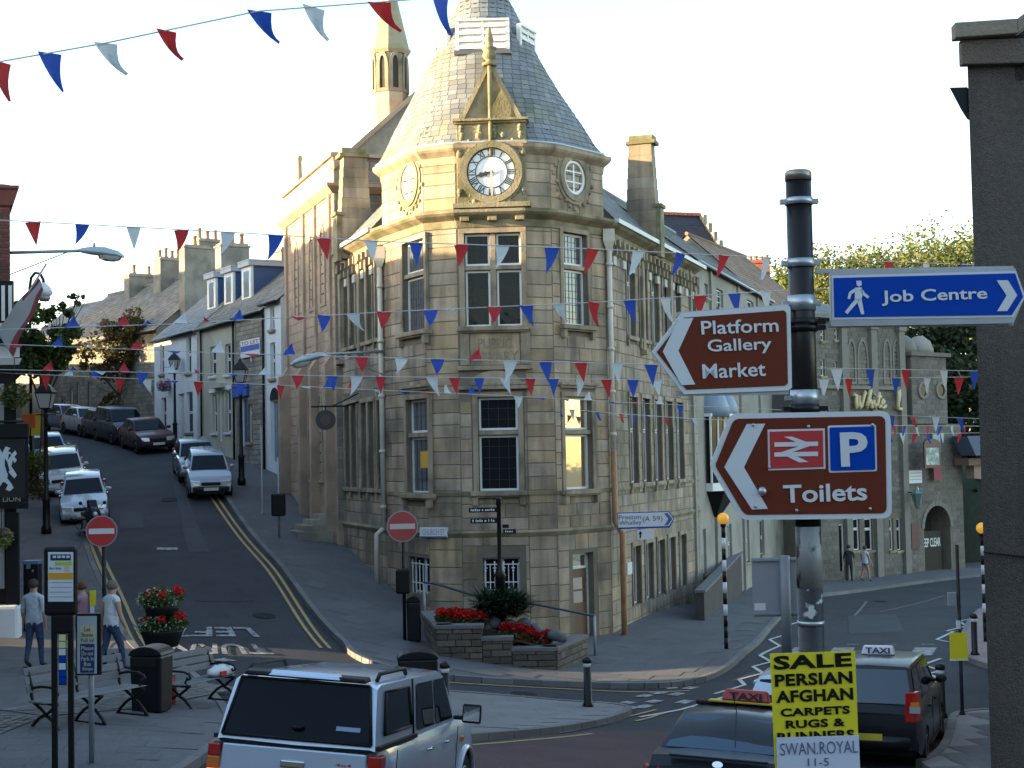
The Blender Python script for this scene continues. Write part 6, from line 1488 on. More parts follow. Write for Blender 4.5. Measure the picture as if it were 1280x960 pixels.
mb = MB(); a = FW.P(FW.px(800, 650)[0], -.03, FW.px(800, 650)[1]); b = FRW.P(1.2, .02, a.z); mb.tube([a, b], .03, 6); a2 = a - Vector((0, 0, .45)); mb.tube([a, a2], .03, 6); mb.build('bracket', greym, rs, world=True)
r = FRW.rect(784, 703, 790, 718, .05); mb = MB(); mb.fbox(FRW, r[0], r[1], .02, .06, r[2], r[3]); nt_ = mb.build('wall_notice', signw); tag(nt_, 'small white notice on the library side wall', 'notice')
# ---- hanging round sign and street light on the library's hill side
q = at(407, 525, 47.6); hs_ = thing('hanging_sign', 'round dark sign hanging from a scroll bracket on the library side', 'sign', q); f = Frame((q.x, q.y), R(0)); rr = 12.5 / (F_PX / 47.6)
mb = MB(); mb.prism([f.P(rr * math.cos(a), .03, q.z + rr * math.sin(a)) for a in np.linspace(0, 2 * math.pi, 28, endpoint=False)][::-1], f.n * -.06); mb.build('disc', mat('sign_dark', (.035, .03, .032), .5, .1), hs_, world=True)
mb = MB(); mb.prism([f.P(rr * .55 * math.cos(a), .035, q.z + rr * .55 * math.sin(a)) for a in np.linspace(0, 2 * math.pi, 24, endpoint=False)][::-1], f.n * -.004); mb.build('emblem', mat('sign_maroon', (.09, .045, .05), .5, .1), hs_, world=True)
mb = MB(); zz_ = at(407, 508, 47.6).z; w0 = hit(447, q.xy, (1, .05)); mb.tube([(q.x - .45, q.y, zz_), (q.x + .6, q.y, zz_), (w0.x, w0.y + 0, zz_ + .12)], .03, 6); mb.tube([(q.x, q.y, zz_), (q.x, q.y, q.z + rr)], .02, 5)
mb.tube([(q.x + .2, q.y, zz_), (q.x + .6, q.y, zz_ + .18), (w0.x, w0.y, zz_ + .4)], .02, 6); mb.build('bracket', blackm, hs_, world=True)
def lamp_head(label, root, tip0, tip1, stays=()):
    """arm from root to the lamp's socket tip0; lamp from tip0 to tip1"""
    t = thing('street_light', label, 'street light', root, group='street lights on wall brackets'); root, a, b = map(Vector, (root, tip0, tip1))
    mb = MB(); mb.tube([root, a], .04, 8)
    for s, e in stays: mb.tube([s, e], .014, 5)
    mb.build('arm', greym, t, world=True)
    d = (b - a); L = d.length; X = d.normalized(); Y = Vector((0, 1, 0)) if abs(X.y) < .9 else Vector((1, 0, 0)); Y = (Y - X * Y.dot(X)).normalized(); Z = X.cross(Y); Z = Z if Z.z > 0 else -Z
    rows = []
    prof = [(0, .05, .05, 0), (.06, .1, .08, .0), (.25, .17, .13, .0), (.55, .2, .15, -.0), (.85, .15, .1, -.02), (.97, .06, .05, -.05), (1, .01, .02, -.06)]
    mb = MB(); n = 12; base = 0
    for s, w, h, o in prof:
        c = a + X * (s * L) + Z * o
        for j in range(n):
            q = 2 * math.pi * j / n; zz = math.sin(q); mb.v.append(tuple(c + Y * (w * math.cos(q)) + Z * (h * zz if zz > 0 else h * .55 * zz)))
    for i in range(len(prof) - 1):
        for j in range(n): mb.f.append((i * n + j, i * n + (j + 1) % n, (i + 1) * n + (j + 1) % n, (i + 1) * n + j)); mb.mi.append(0); mb.sm.append(True)
    mb.build('housing', mat('lamp_housing', (.40, .45, .50), .4, .06, 4, metal=.2), t, world=True)
    mb = MB(); c = a + X * (.68 * L) - Z * .06; n = 12
    vs = []
    for k, (rs, dz) in enumerate(((1, 0), (.85, -.09), (.4, -.13))):
        for j in range(n): q = 2 * math.pi * j / n; vs.append(c + X * (.27 * L * rs * math.cos(q)) + Y * (.14 * rs * math.sin(q)) + Z * dz)
    mb.smooth = True; mb.add(vs, [(k * n + j, k * n + (j + 1) % n, (k + 1) * n + (j + 1) % n, (k + 1) * n + j) for k in range(2) for j in range(n)] + [tuple(range(2 * n, 3 * n))]); mb.build('lens', glassmat('lamp_lens', (.5, .5, .47), .15, .1), t, world=True)
    mb = MB(); c = a + X * .32 * L + Z * .13; mb.lathe([(.03, 0), (.03, .08), (.01, .1)], c, 8); mb.build('photocell', greym, t, world=True)
Yl = 36.3
lamp_head('grey street light on a long arm from the public house', at(10, 316, Yl), at(99, 313.5, Yl), at(156, 318.5, Yl), [(at(10, 344, Yl), at(85, 315, Yl))])
Y2_ = C0.y - .6
lamp_head('grey street light on an arm from the library corner', at(479, 439, Y2_ + .4), at(408, 443, Y2_), at(362, 455, Y2_), [(at(479, 468, Y2_ + .4), at(420, 446, Y2_))])
# swan neck lamp with white globe beyond the public house
Yq = 58.0; b = G(38, 600, .1); sw = thing('swan_neck_lamp', 'white teardrop lamp on a swan neck post above the trees', 'street lamp', b); q = [at(*p, b.y) for p in ((38, 420), (37, 360), (39, 347), (44, 341), (50, 342), (54, 349), (55, 357))]
mb = MB(); mb.tube([(q[0].x, b.y, b.z - .1)] + q, .06, 8); mb.build('post', blackm, sw, world=True)
c = at(55.5, 366, b.y); mb = MB(); mb.lathe([(.02, -.22), (.22, -.15), (.34, 0), (.26, .2), (.12, .36), (.05, .42)], c, 14); mb.build('globe', mat('white_globe', (.70, .74, .78), .35, .03), sw, world=True)
mb = MB(); mb.lathe([(.18, -.34), (.24, -.2), (.2, -.14)], c, 12); mb.build('base_cap', greym, sw, world=True)
# ---- benches with cast iron ends
teak = mat('weathered_slats', (.15, .16, .17), .6, .15, 3, .1, stretch=(2, 12, 12), rnd='obj', ramt=.15)
def bench(label, pa, pb, nf=3, grp='cast iron benches'):
    a, b = Vector(pa), Vector(pb); d = (b - a); L = d.length; ang = math.atan2(d.y, d.x); zc = (tz(*a) + tz(*b)) / 2 + .13
    t = thing('bench', label, 'bench', ((a.x + b.x) / 2, (a.y + b.y) / 2, zc), ang, grp)
    for k in range(5):
        y = -.22 + k * .1; mb = MB(); mb.box(-L / 2, L / 2, y, y + .075, .43 + (.02 if k == 0 else 0) - .015 * abs(k - 1.5) * 0, .455); mb.build('seat_slat', teak, t, bevel=.006)
    for k in range(3):
        z = .56 + k * .13; y = .27 + k * .035; mb = MB(); mb.hexa([(-L / 2, y, z), (L / 2, y, z), (L / 2, y + .025, z), (-L / 2, y + .025, z)], [(-L / 2, y + .025, z + .1), (L / 2, y + .025, z + .1), (L / 2, y + .05, z + .1), (-L / 2, y + .05, z + .1)]); mb.build('back_slat', teak, t, bevel=.006)
    for k in range(nf):
        x = -L / 2 + .1 + (L - .2) * k / (nf - 1); mb = MB(); P = lambda pts: [(x, y, z) for y, z in pts]
        mb.tube(P([(-.3, .015), (-.26, .08), (-.12, .2), (.02, .26), (.14, .2), (.28, .08), (.33, .015)]), .026, 6)
        mb.tube(P([(-.24, .42), (-.16, .36), (-.02, .26), (.1, .34), (.24, .41)]), .024, 6)
        mb.tube(P([(-.26, .42), (.25, .42), (.3, .5), (.3, .65), (.37, .86), (.42, .92), (.47, .9), (.46, .85), (.43, .86)]), .026, 6)
        mb.tube(P([(-.33, .012), (.36, .012)]), .018, 6)
        if k in (0, nf - 1):
            mb.tube(P([(.31, .62), (.1, .66), (-.12, .66), (-.24, .62), (-.27, .56), (-.22, .53), (-.19, .57)]), .022, 6); mb.tube(P([(-.2, .56), (-.15, .48), (-.2, .42)]), .02, 6)
        mb.build('iron_frame', blackm, t)
    return t
ba = at(50, 884, 22.3).xy; bb = at(172, 862, 23.9).xy
bench('cast iron bench with pale slats behind the bus stop', ba, bb, 3)
ba = at(218, 856, 26.0).xy; bb = at(284, 840, 27.2).xy
b2 = bench('cast iron bench beside the flower tower with a bag on it', ba, bb, 2)
bz = b2.matrix_world
bg_ = thing('shopping_bag', 'white carrier bag with red print lying on the bench', 'bag', mw=bz @ Matrix.Translation((.45, -.05, .46)))
mb = MB(); rgb_ = random.Random(2)
mb.lathe([(.05, 0), (.2, .01), (.26, .06), (.22, .13), (.1, .18), (.02, .19)], (0, 0, 0), 14); 
mb.v = [(x * 1.25 * (1 + rgb_.uniform(-.1, .1)), y * .7 * (1 + rgb_.uniform(-.12, .12)), z * (1 + rgb_.uniform(-.15, .1))) for x, y, z in mb.v]; mb.build('body', mat('bag_white', (.7, .72, .75), .45, .05), bg_)
mb = MB(); mb.box(-.2, -.06, -.19, -.15, .02, .1); mb.build('print', sred, bg_)
bg_ = thing('red_holdall', 'red holdall behind the second bench', 'bag', mw=bz @ Matrix.Translation((-.45, .5, 0)))
mb = MB(); mb.lathe([(.05, 0), (.26, .02), (.3, .3), (.26, .55), (.12, .68), (.02, .7)], (0, 0, 0), 12); mb.v = [(x * (1 + rgb_.uniform(-.1, .1)), y * .8, z * (1 + rgb_.uniform(-.05, .05))) for x, y, z in mb.v]; mb.build('body', mat('bag_red', (.38, .03, .05), .6, .1), bg_)
mb = MB(); mb.tube([(-.15, 0, .6), (-.1, 0, .85), (.1, 0, .85), (.15, 0, .6)], .02, 6); mb.build('handle', blackp, bg_)
# ---- bus stop and pull-in sign
BY = 19.2; bs_ = thing('bus_stop', 'black twin post bus stop with timetable panel', 'bus stop', at(76, 975, BY)); f = Frame((at(75, 800, BY).x, BY), R(2))
zg = tz(f.o.x, BY) + .1
for x in (67.5, 88):
    u = f.px(x, 870)[0]; mb = MB(); mb.fbox(f, u - .035, u + .035, -.06, .0, zg - .2, f.px(x, 770)[1]); mb.build('post', blackm, bs_, world=True, bevel=.01)
r = f.rect(54.5, 682.5, 96, 770); mb = MB(); mb.fbox(f, r[0], r[1], -.1, .03, r[2], r[3]); mb.build('case', blackp, bs_, world=True, bevel=.05)
r = f.rect(64, 768, 89, 792); mb = MB(); mb.fbox(f, r[0], r[1], -.08, .01, r[2], r[3]); mb.build('mount', blackp, bs_, world=True, bevel=.02)
F5 = Frame(f.P(0, .03, 0).xy, f.ang)
def prect(parent, fr, x0, y0, x1, y1, m, d, nm): return plate(parent, nm, fr, [(x0, y0), (x1, y0), (x1, y1), (x0, y1)], m, d, .003)
prect(bs_, F5, 60, 690, 91.5, 752, signw, .004, 'timetable'); prect(bs_, F5, 63, 693, 88.5, 700.5, mat('bus_navy', (.015, .025, .07), .5, 0), .008, 'bus_symbol'); prect(bs_, F5, 68.5, 702, 90, 706.5, mat('lime', (.45, .60, .04), .5, 0), .008, 'lime_strip'); prect(bs_, F5, 60.5, 716, 91, 724, mat('bus_orange', (.75, .35, .02), .5, 0), .008, 'orange_strip')
for k in range(4): prect(bs_, F5, 66 + 5.6 * k, 694.5, 70 + 5.6 * k, 697.5, signw, .011, 'bus_window')
ptext(bs_, F5, 'Bus Stop', 62, 708.5, 77, 712.5, gl_, .008, 0); prect(bs_, F5, 80.5, 707.5, 87, 714, mat('pale_orange', (.7, .5, .35), .5, 0), .008, 'logo')
for k in range(4): prect(bs_, F5, 62, 727.5 + k * 6, 89.5, 728.3 + k * 6, mat('grey_rule', (.4, .42, .45), .6, 0), .008, 'timetable_rule')
for i, s in enumerate(('BUS STOP', )): pass
cols_ = [syel, syel] + [sblue, signw] * 3
for k in range(7): prect(bs_, F5, 73.5, 793 + k * 9, 82, 801 + k * 9, [mat('cream_yellow', (.75, .68, .35), .5, 0), MATS['cream_yellow'], signw, sblue, signw, sblue, sblue][k], -.028, 'info_strip')
for k in range(5): ptext(bs_, F5, '0' + str(k), 74.8, 795 + k * 12, 80.8, 800 + k * 12, gl_ if k < 2 else signw, -.025, 0) if False else None
r = f.rect(73, 792, 82.5, 856.5); mb = MB(); mb.fbox(f, r[0], r[1], -.03, -.001, r[2], r[3]); mb.build('strip_back', blackp, bs_, world=True)
PYs = 19.8; ps = thing('bus_notice', 'blue and yellow notice asking drivers to let buses pull in', 'sign', at(112, 960, PYs)); f = Frame((at(110, 800, PYs).x, PYs), R(-3)); zg = tz(f.o.x, PYs) + .1
r = f.rect(94.5, 767, 126, 844); mb = MB(); mb.fbox(f, r[0], r[1], -.05, 0, r[2], r[3]); mb.build('case', blackp, ps, world=True, bevel=.01)
u = f.px(112.5, 900)[0]; mb = MB(); mb.tube([f.P(u, -.06, zg - .2), f.P(u, -.06, r[3] - .1)], .036, 10); mb.build('post', greym, ps, world=True)
prect(ps, f, 96.5, 770, 121, 842, mat('notice_pale', (.55, .60, .62), .5, 0), .004, 'face'); prect(ps, f, 100, 783, 118, 804, mat('cream_yellow', (.75, .68, .35), .5, 0), .008, 'yellow_panel'); prect(ps, f, 100, 805, 118, 841, mat('navy_panel', (.02, .05, .25), .5, 0), .008, 'navy_panel')
for k, (s, a, b) in enumerate((('Let', 105, 113), ('Buses', 102, 116), ('Pull in!', 101, 117.5))): ptext(ps, f, s, a, 784 + k * 6.8, b, 789.2 + k * 6.8, gl_, .0115, .01)
for k, (s, a, b) in enumerate((('Please', 101.5, 117), ('Do not', 102, 116.5), ('Park in', 101.5, 117), ('Bus', 105, 113.5), ('Stops', 103, 116))): ptext(ps, f, s, a, 807.5 + k * 6.6, b, 812.7 + k * 6.6, MATS['cream_yellow'], .0115, .01)
# short post with a yellow plate behind, ticket machine by the public house
t, p = post_thing('sign_post', 'short grey post with a small yellow plate by the bus stop', 'post', 113, 836, 1.55, .05, mat('post_slate', (.10, .12, .15), .5, .05))
f = Frame((p.x, p.y - .06), 0); r = f.rect(112.5, 738, 120, 757); mb = MB(); mb.fbox(f, r[0], r[1], 0, .02, r[2], r[3]); mb.build('yellow_plate', syel, t, world=True); r = f.rect(113, 757.5, 118, 766); mb = MB(); mb.fbox(f, r[0], r[1], 0, .02, r[2], r[3]); mb.build('white_plate', signw, t, world=True)
p = G(38, 790, .12); t = thing('ticket_machine', 'dark ticket machine with blue top by the public house', 'ticket machine', p); f = Frame((p.x, p.y), 0); r = f.rect(29, 701, 48, 790)
mb = MB(); mb.fbox(f, r[0], r[1], -.3, 0, p.z - .05, r[3] - .08); mb.build('cabinet', blackp, t, world=True, bevel=.02)
mb = MB(); mb.fbox(f, r[0] - .01, r[1] + .01, -.32, .02, r[3] - .08, r[3]); mb.build('blue_top', mat('machine_blue', (.10, .18, .32), .45, 0), t, world=True)
q = f.rect(33, 705, 38, 711); mb = MB(); mb.fbox(f, q[0], q[1], 0, .01, q[2], q[3]); mb.build('screen', mat('machine_screen', (.2, .2, .26), .4, 0), t, world=True)
q = f.rect(40, 712, 42, 715); mb = MB(); mb.fbox(f, q[0], q[1], 0, .012, q[2], q[3]); mb.build('slot', galv, t, world=True)
# ---- public house hanging sign with its lion, flag, brackets
Yp = 34.2; f = Frame(FP.P(8.9, .35, 0).xy, FP.ang); hp_ = thing('pub_sign', 'black hanging sign with a white lion and the words WHITE LION', 'sign', at(0, 636, Yp))
prect(hp_, f, -36, 531, 35.5, 636, blackp, 0, 'board'); prect(hp_, f, -31, 549, 31, 622, mat('sign_field_black', (.008, .008, .01), .6, 0), .006, 'field')
mb = MB(); mb.fbox(f, f.px(-36, 531)[0], f.px(36, 531)[0], -.1, .06, f.px(0, 548)[1], f.px(0, 530)[1]); mb.build('head_moulding', blackp, hp_, world=True, bevel=.02)
lion = [(-14, 614), (-10, 600), (-14, 588), (-10, 575), (-16, 568), (-10, 562), (-4, 566), (-2, 560), (2, 566), (6, 558), (12, 560), (9, 564), (13, 566), (11, 570), (18, 563), (20, 567), (17, 571), (20, 575), (17, 579), (15, 575), (13, 583), (18, 590), (20, 594), (17, 598), (13, 594), (9, 589), (8, 598), (13, 604), (16, 610), (11, 614), (6, 612), (9, 606), (3, 602), (-1, 608), (-6, 615)]
plate(hp_, 'lion_emblem', f, [(x + 1, y) for x, y in lion], mat('lion_white', (.60, .68, .75), .5, .03), .012, .006)
for q in ([(6, 573), (9, 577), (12, 588), (9, 592), (6, 582)], [(11, 567), (14, 569), (10, 575)], [(2, 604), (8, 603), (4, 608)]): plate(hp_, 'lion_detail', f, q, MATS['sign_field_black'], .016, .003)
ptext(hp_, f, 'WHITE LION', -31, 620.5, 25.5, 628, mat('dull_letters', (.32, .31, .28), .6, 0), .004, .01)
mb = MB(); mb.tube([f.P(f.px(-60, 527)[0], -.02, f.px(0, 527)[1]), f.P(f.px(30, 527)[0], -.02, f.px(0, 527)[1])], .03, 6)
for x in (-25, 20): mb.tube([f.P(f.px(x, 527)[0], -.02, f.px(x, 527)[1]), f.P(f.px(x, 532)[0], -.02, f.px(x, 532)[1])], .02, 5)
mb.build('bracket', blackm, hp_, world=True)
mb = MB(); a, b = at(-6, 430, 35.9), at(58, 330, 35.5); fl = thing('flag', 'furled red and white flag on an angled pole from the public house', 'flag', a); mb.tube([a, b], .025, 8); mb.build('pole', greym, fl, world=True)
mb = MB(); mb.smooth = True; fw_ = mat('flag_white', (.36, .36, .38), .8, .05, trans=.15); fr_ = mat('flag_red', (.24, .05, .06), .8, .05, trans=.15); n = 14
Vs = []
for i in range(n):
    t = i / (n - 1)
    c0 = at(48 - 50 * t, 346 + 66 * t, 35.6); 
    for j in range(5):
        s = j / 4; w = .28 + .32 * t; Vs.append(c0 + Vector((s * w * .55 - .02 + .02 * math.sin(i * .8 + j), .05 * math.sin(i * .6 + j * 1.5), -s * w * 1.1)))
for i in range(n - 1):
    for j in range(4): mb.cur = 1 if j == 3 or (j == 0 and i < 5) else 0; mb.f.append((i * 5 + j, i * 5 + j + 1, (i + 1) * 5 + j + 1, (i + 1) * 5 + j)); mb.mi.append(mb.cur); mb.sm.append(True)
mb.v = [tuple(v) for v in Vs]; mb.build('cloth', [fw_, fr_], fl, world=True)
# estate board, hedge wall
p = G(41, 600, .1); t = thing('estate_board', 'red and yellow board on a post beyond the public house', 'sign', p); f = Frame((p.x, p.y), 0); r = f.rect(27.5, 517, 53, 545)
mb = MB(); mb.fbox(f, r[0], r[1], -.04, 0, r[2], r[3]); mb.build('board', mat('board_yellow', (.62, .45, .05), .55, .05), t, world=True); r2_ = f.rect(27.5, 518, 44, 535); mb = MB(); mb.fbox(f, r2_[0], r2_[1], 0, .01, r2_[2], r2_[3]); mb.build('red_area', mat('board_red', (.55, .12, .03), .55, .05), t, world=True)
mb = MB(); mb.fbox(f, (r[0] + r[1]) / 2 - .05, (r[0] + r[1]) / 2 + .05, -.1, -.04, p.z - .2, r[3]); mb.build('post', mat('timber_post', (.2, .15, .1), .8, .1), t, world=True)
# ---- inn's own signs
f = FI; r = ir(1137, 550, 1157, 585); ps2 = thing('inn_sign', 'arched pictorial sign hanging on the inn gate tower', 'sign', FI.P((r[0] + r[1]) / 2, .9, r[2]))
mb = MB(); mb.fbox(FI, r[0], r[1], .8, .88, r[2], r[3] - .2); um_ = (r[0] + r[1]) / 2; mb.prism([FI.P(um_ + (r[1] - r[0]) / 2 * math.cos(q), .88, r[3] - .2 + .25 * math.sin(q)) for q in np.linspace(0, math.pi, 9)][::-1], FI.n * -.08); mb.build('board', mat('inn_sign_brown', (.10, .035, .03), .5, .08), ps2, world=True)
mb = MB(); mb.fbox(FI, r[0] + .12, r[1] - .12, .88, .885, r[2] + .15, r[3] - .4); mb.build('picture', mat('inn_picture', (.20, .28, .25), .5, .3, 6, col2=(.45, .5, .45), mixs=3), ps2, world=True)
mb = MB(); mb.tube([FI.P(um_, .84, r[3] + .3), FI.P(um_, .84, r[3])], .02, 5); mb.tube([FI.P(um_, .84, r[3] + .3), FI.P(um_, .02, r[3] + .3)], .03, 5); mb.build('bracket', blackm, ps2, world=True)
r = ir(1160, 543, 1169, 600); bn_ = thing('banner', 'narrow red banner with pale head on the gate tower', 'banner', FI.P(r[0], .3, r[2])); mb = MB(); mb.fbox(FI, r[0], r[1], .3, .33, r[2], r[3] - .9); mb.build('red_cloth', mat('banner_red', (.33, .06, .09), .7, .1), bn_, world=True); mb = MB(); mb.fbox(FI, r[0], r[1], .3, .331, r[3] - .9, r[3]); mb.build('pale_head', mat('banner_pale', (.35, .42, .42), .7, .3, 5), bn_, world=True)
mb = MB(); mb.tube([FI.P(r[0], .31, r[3]), FI.P(r[0], .02, r[3])], .02, 5); mb.build('arm', blackm, bn_, world=True)
r = ir(1135, 588, 1151, 604); mb = MB(); mb.fbox(FI, r[0], r[1], .04, .07, r[2], r[3]); nb_ = thing('price_board', 'white paper notice on the inn wall under the pictorial sign', 'notice', FI.P(r[0], .05, r[2])); mb.build('board', signw, nb_, world=True)
for k in range(3): mb = MB(); mb.fbox(FI, r[0] + .08, r[1] - .08, .07, .073, r[3] - .16 - k * .16, r[3] - .11 - k * .16); mb.build('print_line', mat('grey_rule', (.4, .42, .45), .6, 0), nb_, world=True)
r = ir(1138, 654, 1148, 686); mb = MB(); mb.fbox(FI, r[0], r[1], .04, .08, r[2], r[3]); tb_ = thing('name_board', 'tall dark red board beside the carriage arch', 'sign', FI.P(r[0], .05, r[2])); mb.build('board', mat('dark_red_board', (.09, .02, .03), .5, .1), tb_, world=True)
t = text('lettering', 'HOTEL', (r[0] + .06, r[1] - .06, (r[2] + r[3]) / 2 - .1, (r[2] + r[3]) / 2 + .1), FI.M(0, 0, .08), MATS['banner_red'], tb_) if False else None
q = FI.P(iu(1131), .7, FI.px(1131, 618)[1]); wl = thing('wall_lantern', 'green wall lantern on the inn corner', 'lantern', q); mb = MB(); mb.lathe([(.08, -.7), (.12, -.62), (.3, .0), (.34, .05), (.1, .25), (.03, .4)], q, 6, smooth=False); mb.build('lantern', glassmat('lantern_green', (.13, .2, .18), .1, .1), wl, world=True); mb = MB(); mb.tube([q + Vector((0, 0, .1)), FI.P(iu(1131), 0, q.z + .1)], .03, 5); mb.build('arm', blackm, wl, world=True)
# black fascia sign on the tiled house
Fq = Frame((at(966, 540, 66).x, 66), 0); q = thing('shop_sign', 'dark projecting sign with a white letter behind the gallery sign', 'sign', at(976, 560, 66)); prect(q, Fq, 965, 470, 986, 575, mat('sign_dark', (.035, .03, .032), .5, .1), 0, 'board'); plate(q, 'letter', Fq, [(970, 540), (973, 540), (973, 566), (983, 562), (983, 566), (970, 571)], signw, .01, .004)
# ---- planter in front of the library
A_, B_, D_ = [G(*p, .12).xy for p in ((546, 819), (695, 838), (733, 822))]
E_ = FL.P(.6, .6, 0).xy; E_ = A_ + (G(536, 800, .12).xy - A_) * 1.8
pl_ = thing('planter', 'stepped stone planter with red flowers in front of the library', 'planter', (A_.x, A_.y, tz(*A_)))
stp = mat('planter_stone', (.13, .112, .088), .9, .15, 3, .3, 25, rnd='obj', ramt=.3, hue=.2); stpj = mat('planter_core', (.10, .09, .075), .95, .1)
fA, fB, fE = frame2(A_, B_), frame2(B_, D_), frame2(E_, A_); LA, LB, LE = (B_ - A_).length, (D_ - B_).length, (A_ - E_).length
zP = lambda x, y: fA.px(x, y)[1]; z1, z2, z3 = zP(575, 781), zP(620, 796), zP(670, 809); ua, ub = fA.px(603, 800)[0], fA.px(640, 805)[0]
core = MB(); low = -1.2
core.fbox(fA, 0, ua, -.35, -.02, low, z1 - .1); core.fbox(fA, ua, ub, -.35, -.02, low, z2 - .1); core.fbox(fA, ub, LA, -.35, -.02, low, z3 - .1); core.fbox(fB, 0, LB, -.35, -.02, low, z3 - .1); core.fbox(fE, 0, LE, -.35, -.02, low, z1 - .1); core.build('wall_core', stpj, pl_, world=True)
rp_ = random.Random(12)
for fr, a, b, zt in ((fA, 0, ua, z1), (fA, ua, ub, z2), (fA, ub, LA, z3), (fB, 0, LB, z3), (fE, 0, LE, z1)):
    zl_ = min(tz(*fr.P(a, 0, 0).xy), tz(*fr.P(b, 0, 0).xy)) + .05; stones_single(fr, ashlar(a, b, zl_, zt - .1, [], .16, .3, .6, rp_), 'walling_stone', stp, pl_, proud=.05, j=.008)
    mb = MB(); mb.fbox(fr, a - .03, b + .03, -.4, .07, zt - .1, zt); mb.build('coping', kerbm, pl_, world=True, bevel=.015)
soil = mat('soil', (.035, .028, .02), .95, .2, 4)
core = MB(); Vp = [fE.P(0, -.3, z1 - .15), fA.P(.1, -.3, z1 - .15), fA.P(ua, -.3, z1 - .15), fA.P(ub, -.3, z2 - .12), fA.P(LA - .1, -.3, z3 - .12), fB.P(LB, -.1, z3 - .12), FC.P(wC, .1, z3), FC.P(0, .1, z1 - .1)]; core.add(Vp, [tuple(range(8))]); core.build('soil', soil, pl_, world=True)
# boulders in the planter
rockm = mat('boulder', (.12, .125, .135), .85, .15, 4, .2, 15)
for k, (x, y, r) in enumerate(((592, 780, .17), (618, 779, .2), (636, 782, .22), (655, 779, .2), (668, 787, .2), (694, 794, .2), (702, 797, .16), (607, 784, .2))):
    q = at(x, y, A_.y + .9 - (.5 if x > 690 else 0)); mb = MB(); mb.ball(q, r, 9, 6, .8); mb.v = [(vx + .25 * r * mnoise.noise(Vector((vx * 5, vy * 5, vz * 5))), vy + .25 * r * mnoise.noise(Vector((vy * 5, vz * 5, vx * 5))), vz + .2 * r * mnoise.noise(Vector((vz * 5, vx * 5, vy * 5)))) for vx, vy, vz in mb.v]
    o = mb.build('boulder', rockm); tag(o, ('small grey boulder leftmost, beside the red flowers', 'grey boulder under the left of the spiky shrub', 'largest grey boulder below the finger post', 'grey boulder under the right of the spiky shrub', 'small grey boulder behind the lower red flowers', 'big grey boulder at the low right end of the planter', 'grey boulder overlapping the big right end boulder', 'low grey boulder on the planter step')[k], 'boulder', 'boulders in the planter')
# hand rail
hr_ = thing('handrail', 'blue tubular handrail in front of the library door', 'railing', G(530, 790, .1)); bm_ = mat('rail_blue', (.03, .05, .09), .4, .05)
Yh = 40.6; mb = MB(); mb.tube([at(529, 728, Yh + .6), at(545, 730, Yh + .5), at(585, 742, Yh + .3), at(672, 756, Yh), at(743, 770, Yh - .3)], .03, 8); mb.build('rail', bm_, hr_, world=True)
for x, y in ((530, 728), (743, 770)): q = at(x, y, Yh + (.6 if x < 600 else -.3)); mb = MB(); mb.tube([q, (q.x, q.y, tz(q.x, q.y))], .035, 8); mb.build('post', greym, hr_, world=True)
# finger post
q = at(625, 720, A_.y + 1.3); fp = thing('finger_post', 'black finger post with four arms in the planter', 'sign post', (q.x, q.y, z1 - .2)); s = F_PX / q.y; f = Frame((q.x, q.y), 0); zf = lambda y: f.px(625, y)[1]
mb = MB(); mb.lathe([(.13, z1 - .3), (.13, zf(722)), (.16, zf(719)), (.075, zf(712)), (.055, zf(700)), (.055, zf(632)), (.08, zf(630)), (.06, zf(626)), (.09, zf(624)), (.02, zf(620))], (q.x, q.y, 0), 12); mb.build('post', blackm, fp, world=True)
for (x0, y0, x1, y1), s in zip(((586, 634.5, 622, 640.5), (588, 648, 622, 654), (628, 655.5, 636, 660), (629, 661.5, 645, 667)), ('Tourist Office', 'Castle and Museum', '', 'Car Park')):
    r = f.rect(x0, y0, x1, y1); mb = MB(); mb.fbox(f, r[0], r[1], -.03, .03, r[2], r[3]); a = mb.build('arm', blackm, fp, world=True)
    if s in ('Tourist Office', 'Castle and Museum', 'Car Park'):
        mb = MB(); rgx = random.Random(len(s)); u = r[0] + .05
        while u < r[1] - .08: w = rgx.uniform(.02, .045); mb.fbox(f, u, u + w, .03, .033, r[2] + .035, r[3] - (.04 if rgx.random() < .6 else .025)); u += w + (.018 if rgx.random() < .8 else .05)
        mb.build('worn_lettering', signw, fp, 'stuff', world=True)
# pink flower baskets on the lamp post by the white house are made with the plants
# ================================================================== vehicles
tyre = mat('tyre_rubber', (.018, .018, .018), .85, .1, 8, spec=.2)
rimm = mat('wheel_rim', (.35, .36, .37), .35, .05, 5, metal=.8)
trim = mat('black_trim', (.016, .016, .017), .6, .05, 5, spec=.25)
cglass = glassmat('car_glass', (.008, .010, .013), .02, .0, tint=(.8, .9, 1), ior=1.33)
dglass = glassmat('tinted_glass', (.008, .010, .014), .02, .0, tint=(.8, .9, 1), ior=1.2)
bglass = glassmat('sky_lit_glass', (.012, .018, .026), .02, .02, tint=(.8, .92, 1), ior=1.5)
chrome = mat('chrome', (.65, .66, .68), .12, 0, metal=1)
hlm = glassmat('headlamp_glass', (.45, .47, .5), .08, .2)
tlm = mat('tail_lamp', (.42, .012, .01), .18, .03, coat=.5)
tll = mat('tail_lamp_lit', (.5, .02, .01), .2, 0, emit=(1, .18, .05), estr=.5)
orl = mat('indicator_lamp', (.75, .25, .02), .2, 0)
platey = mat('number_plate_yellow', (.72, .56, .05), .5, 0); platew = mat('number_plate_white', (.68, .68, .66), .5, 0)
def paint(name, c, metal=.3): return mat('paint_' + name, c, .32, .02, 2, metal=metal, coat=1.0 if sum(c) > .4 else .22, spec=.5 if sum(c) > .4 else .2)

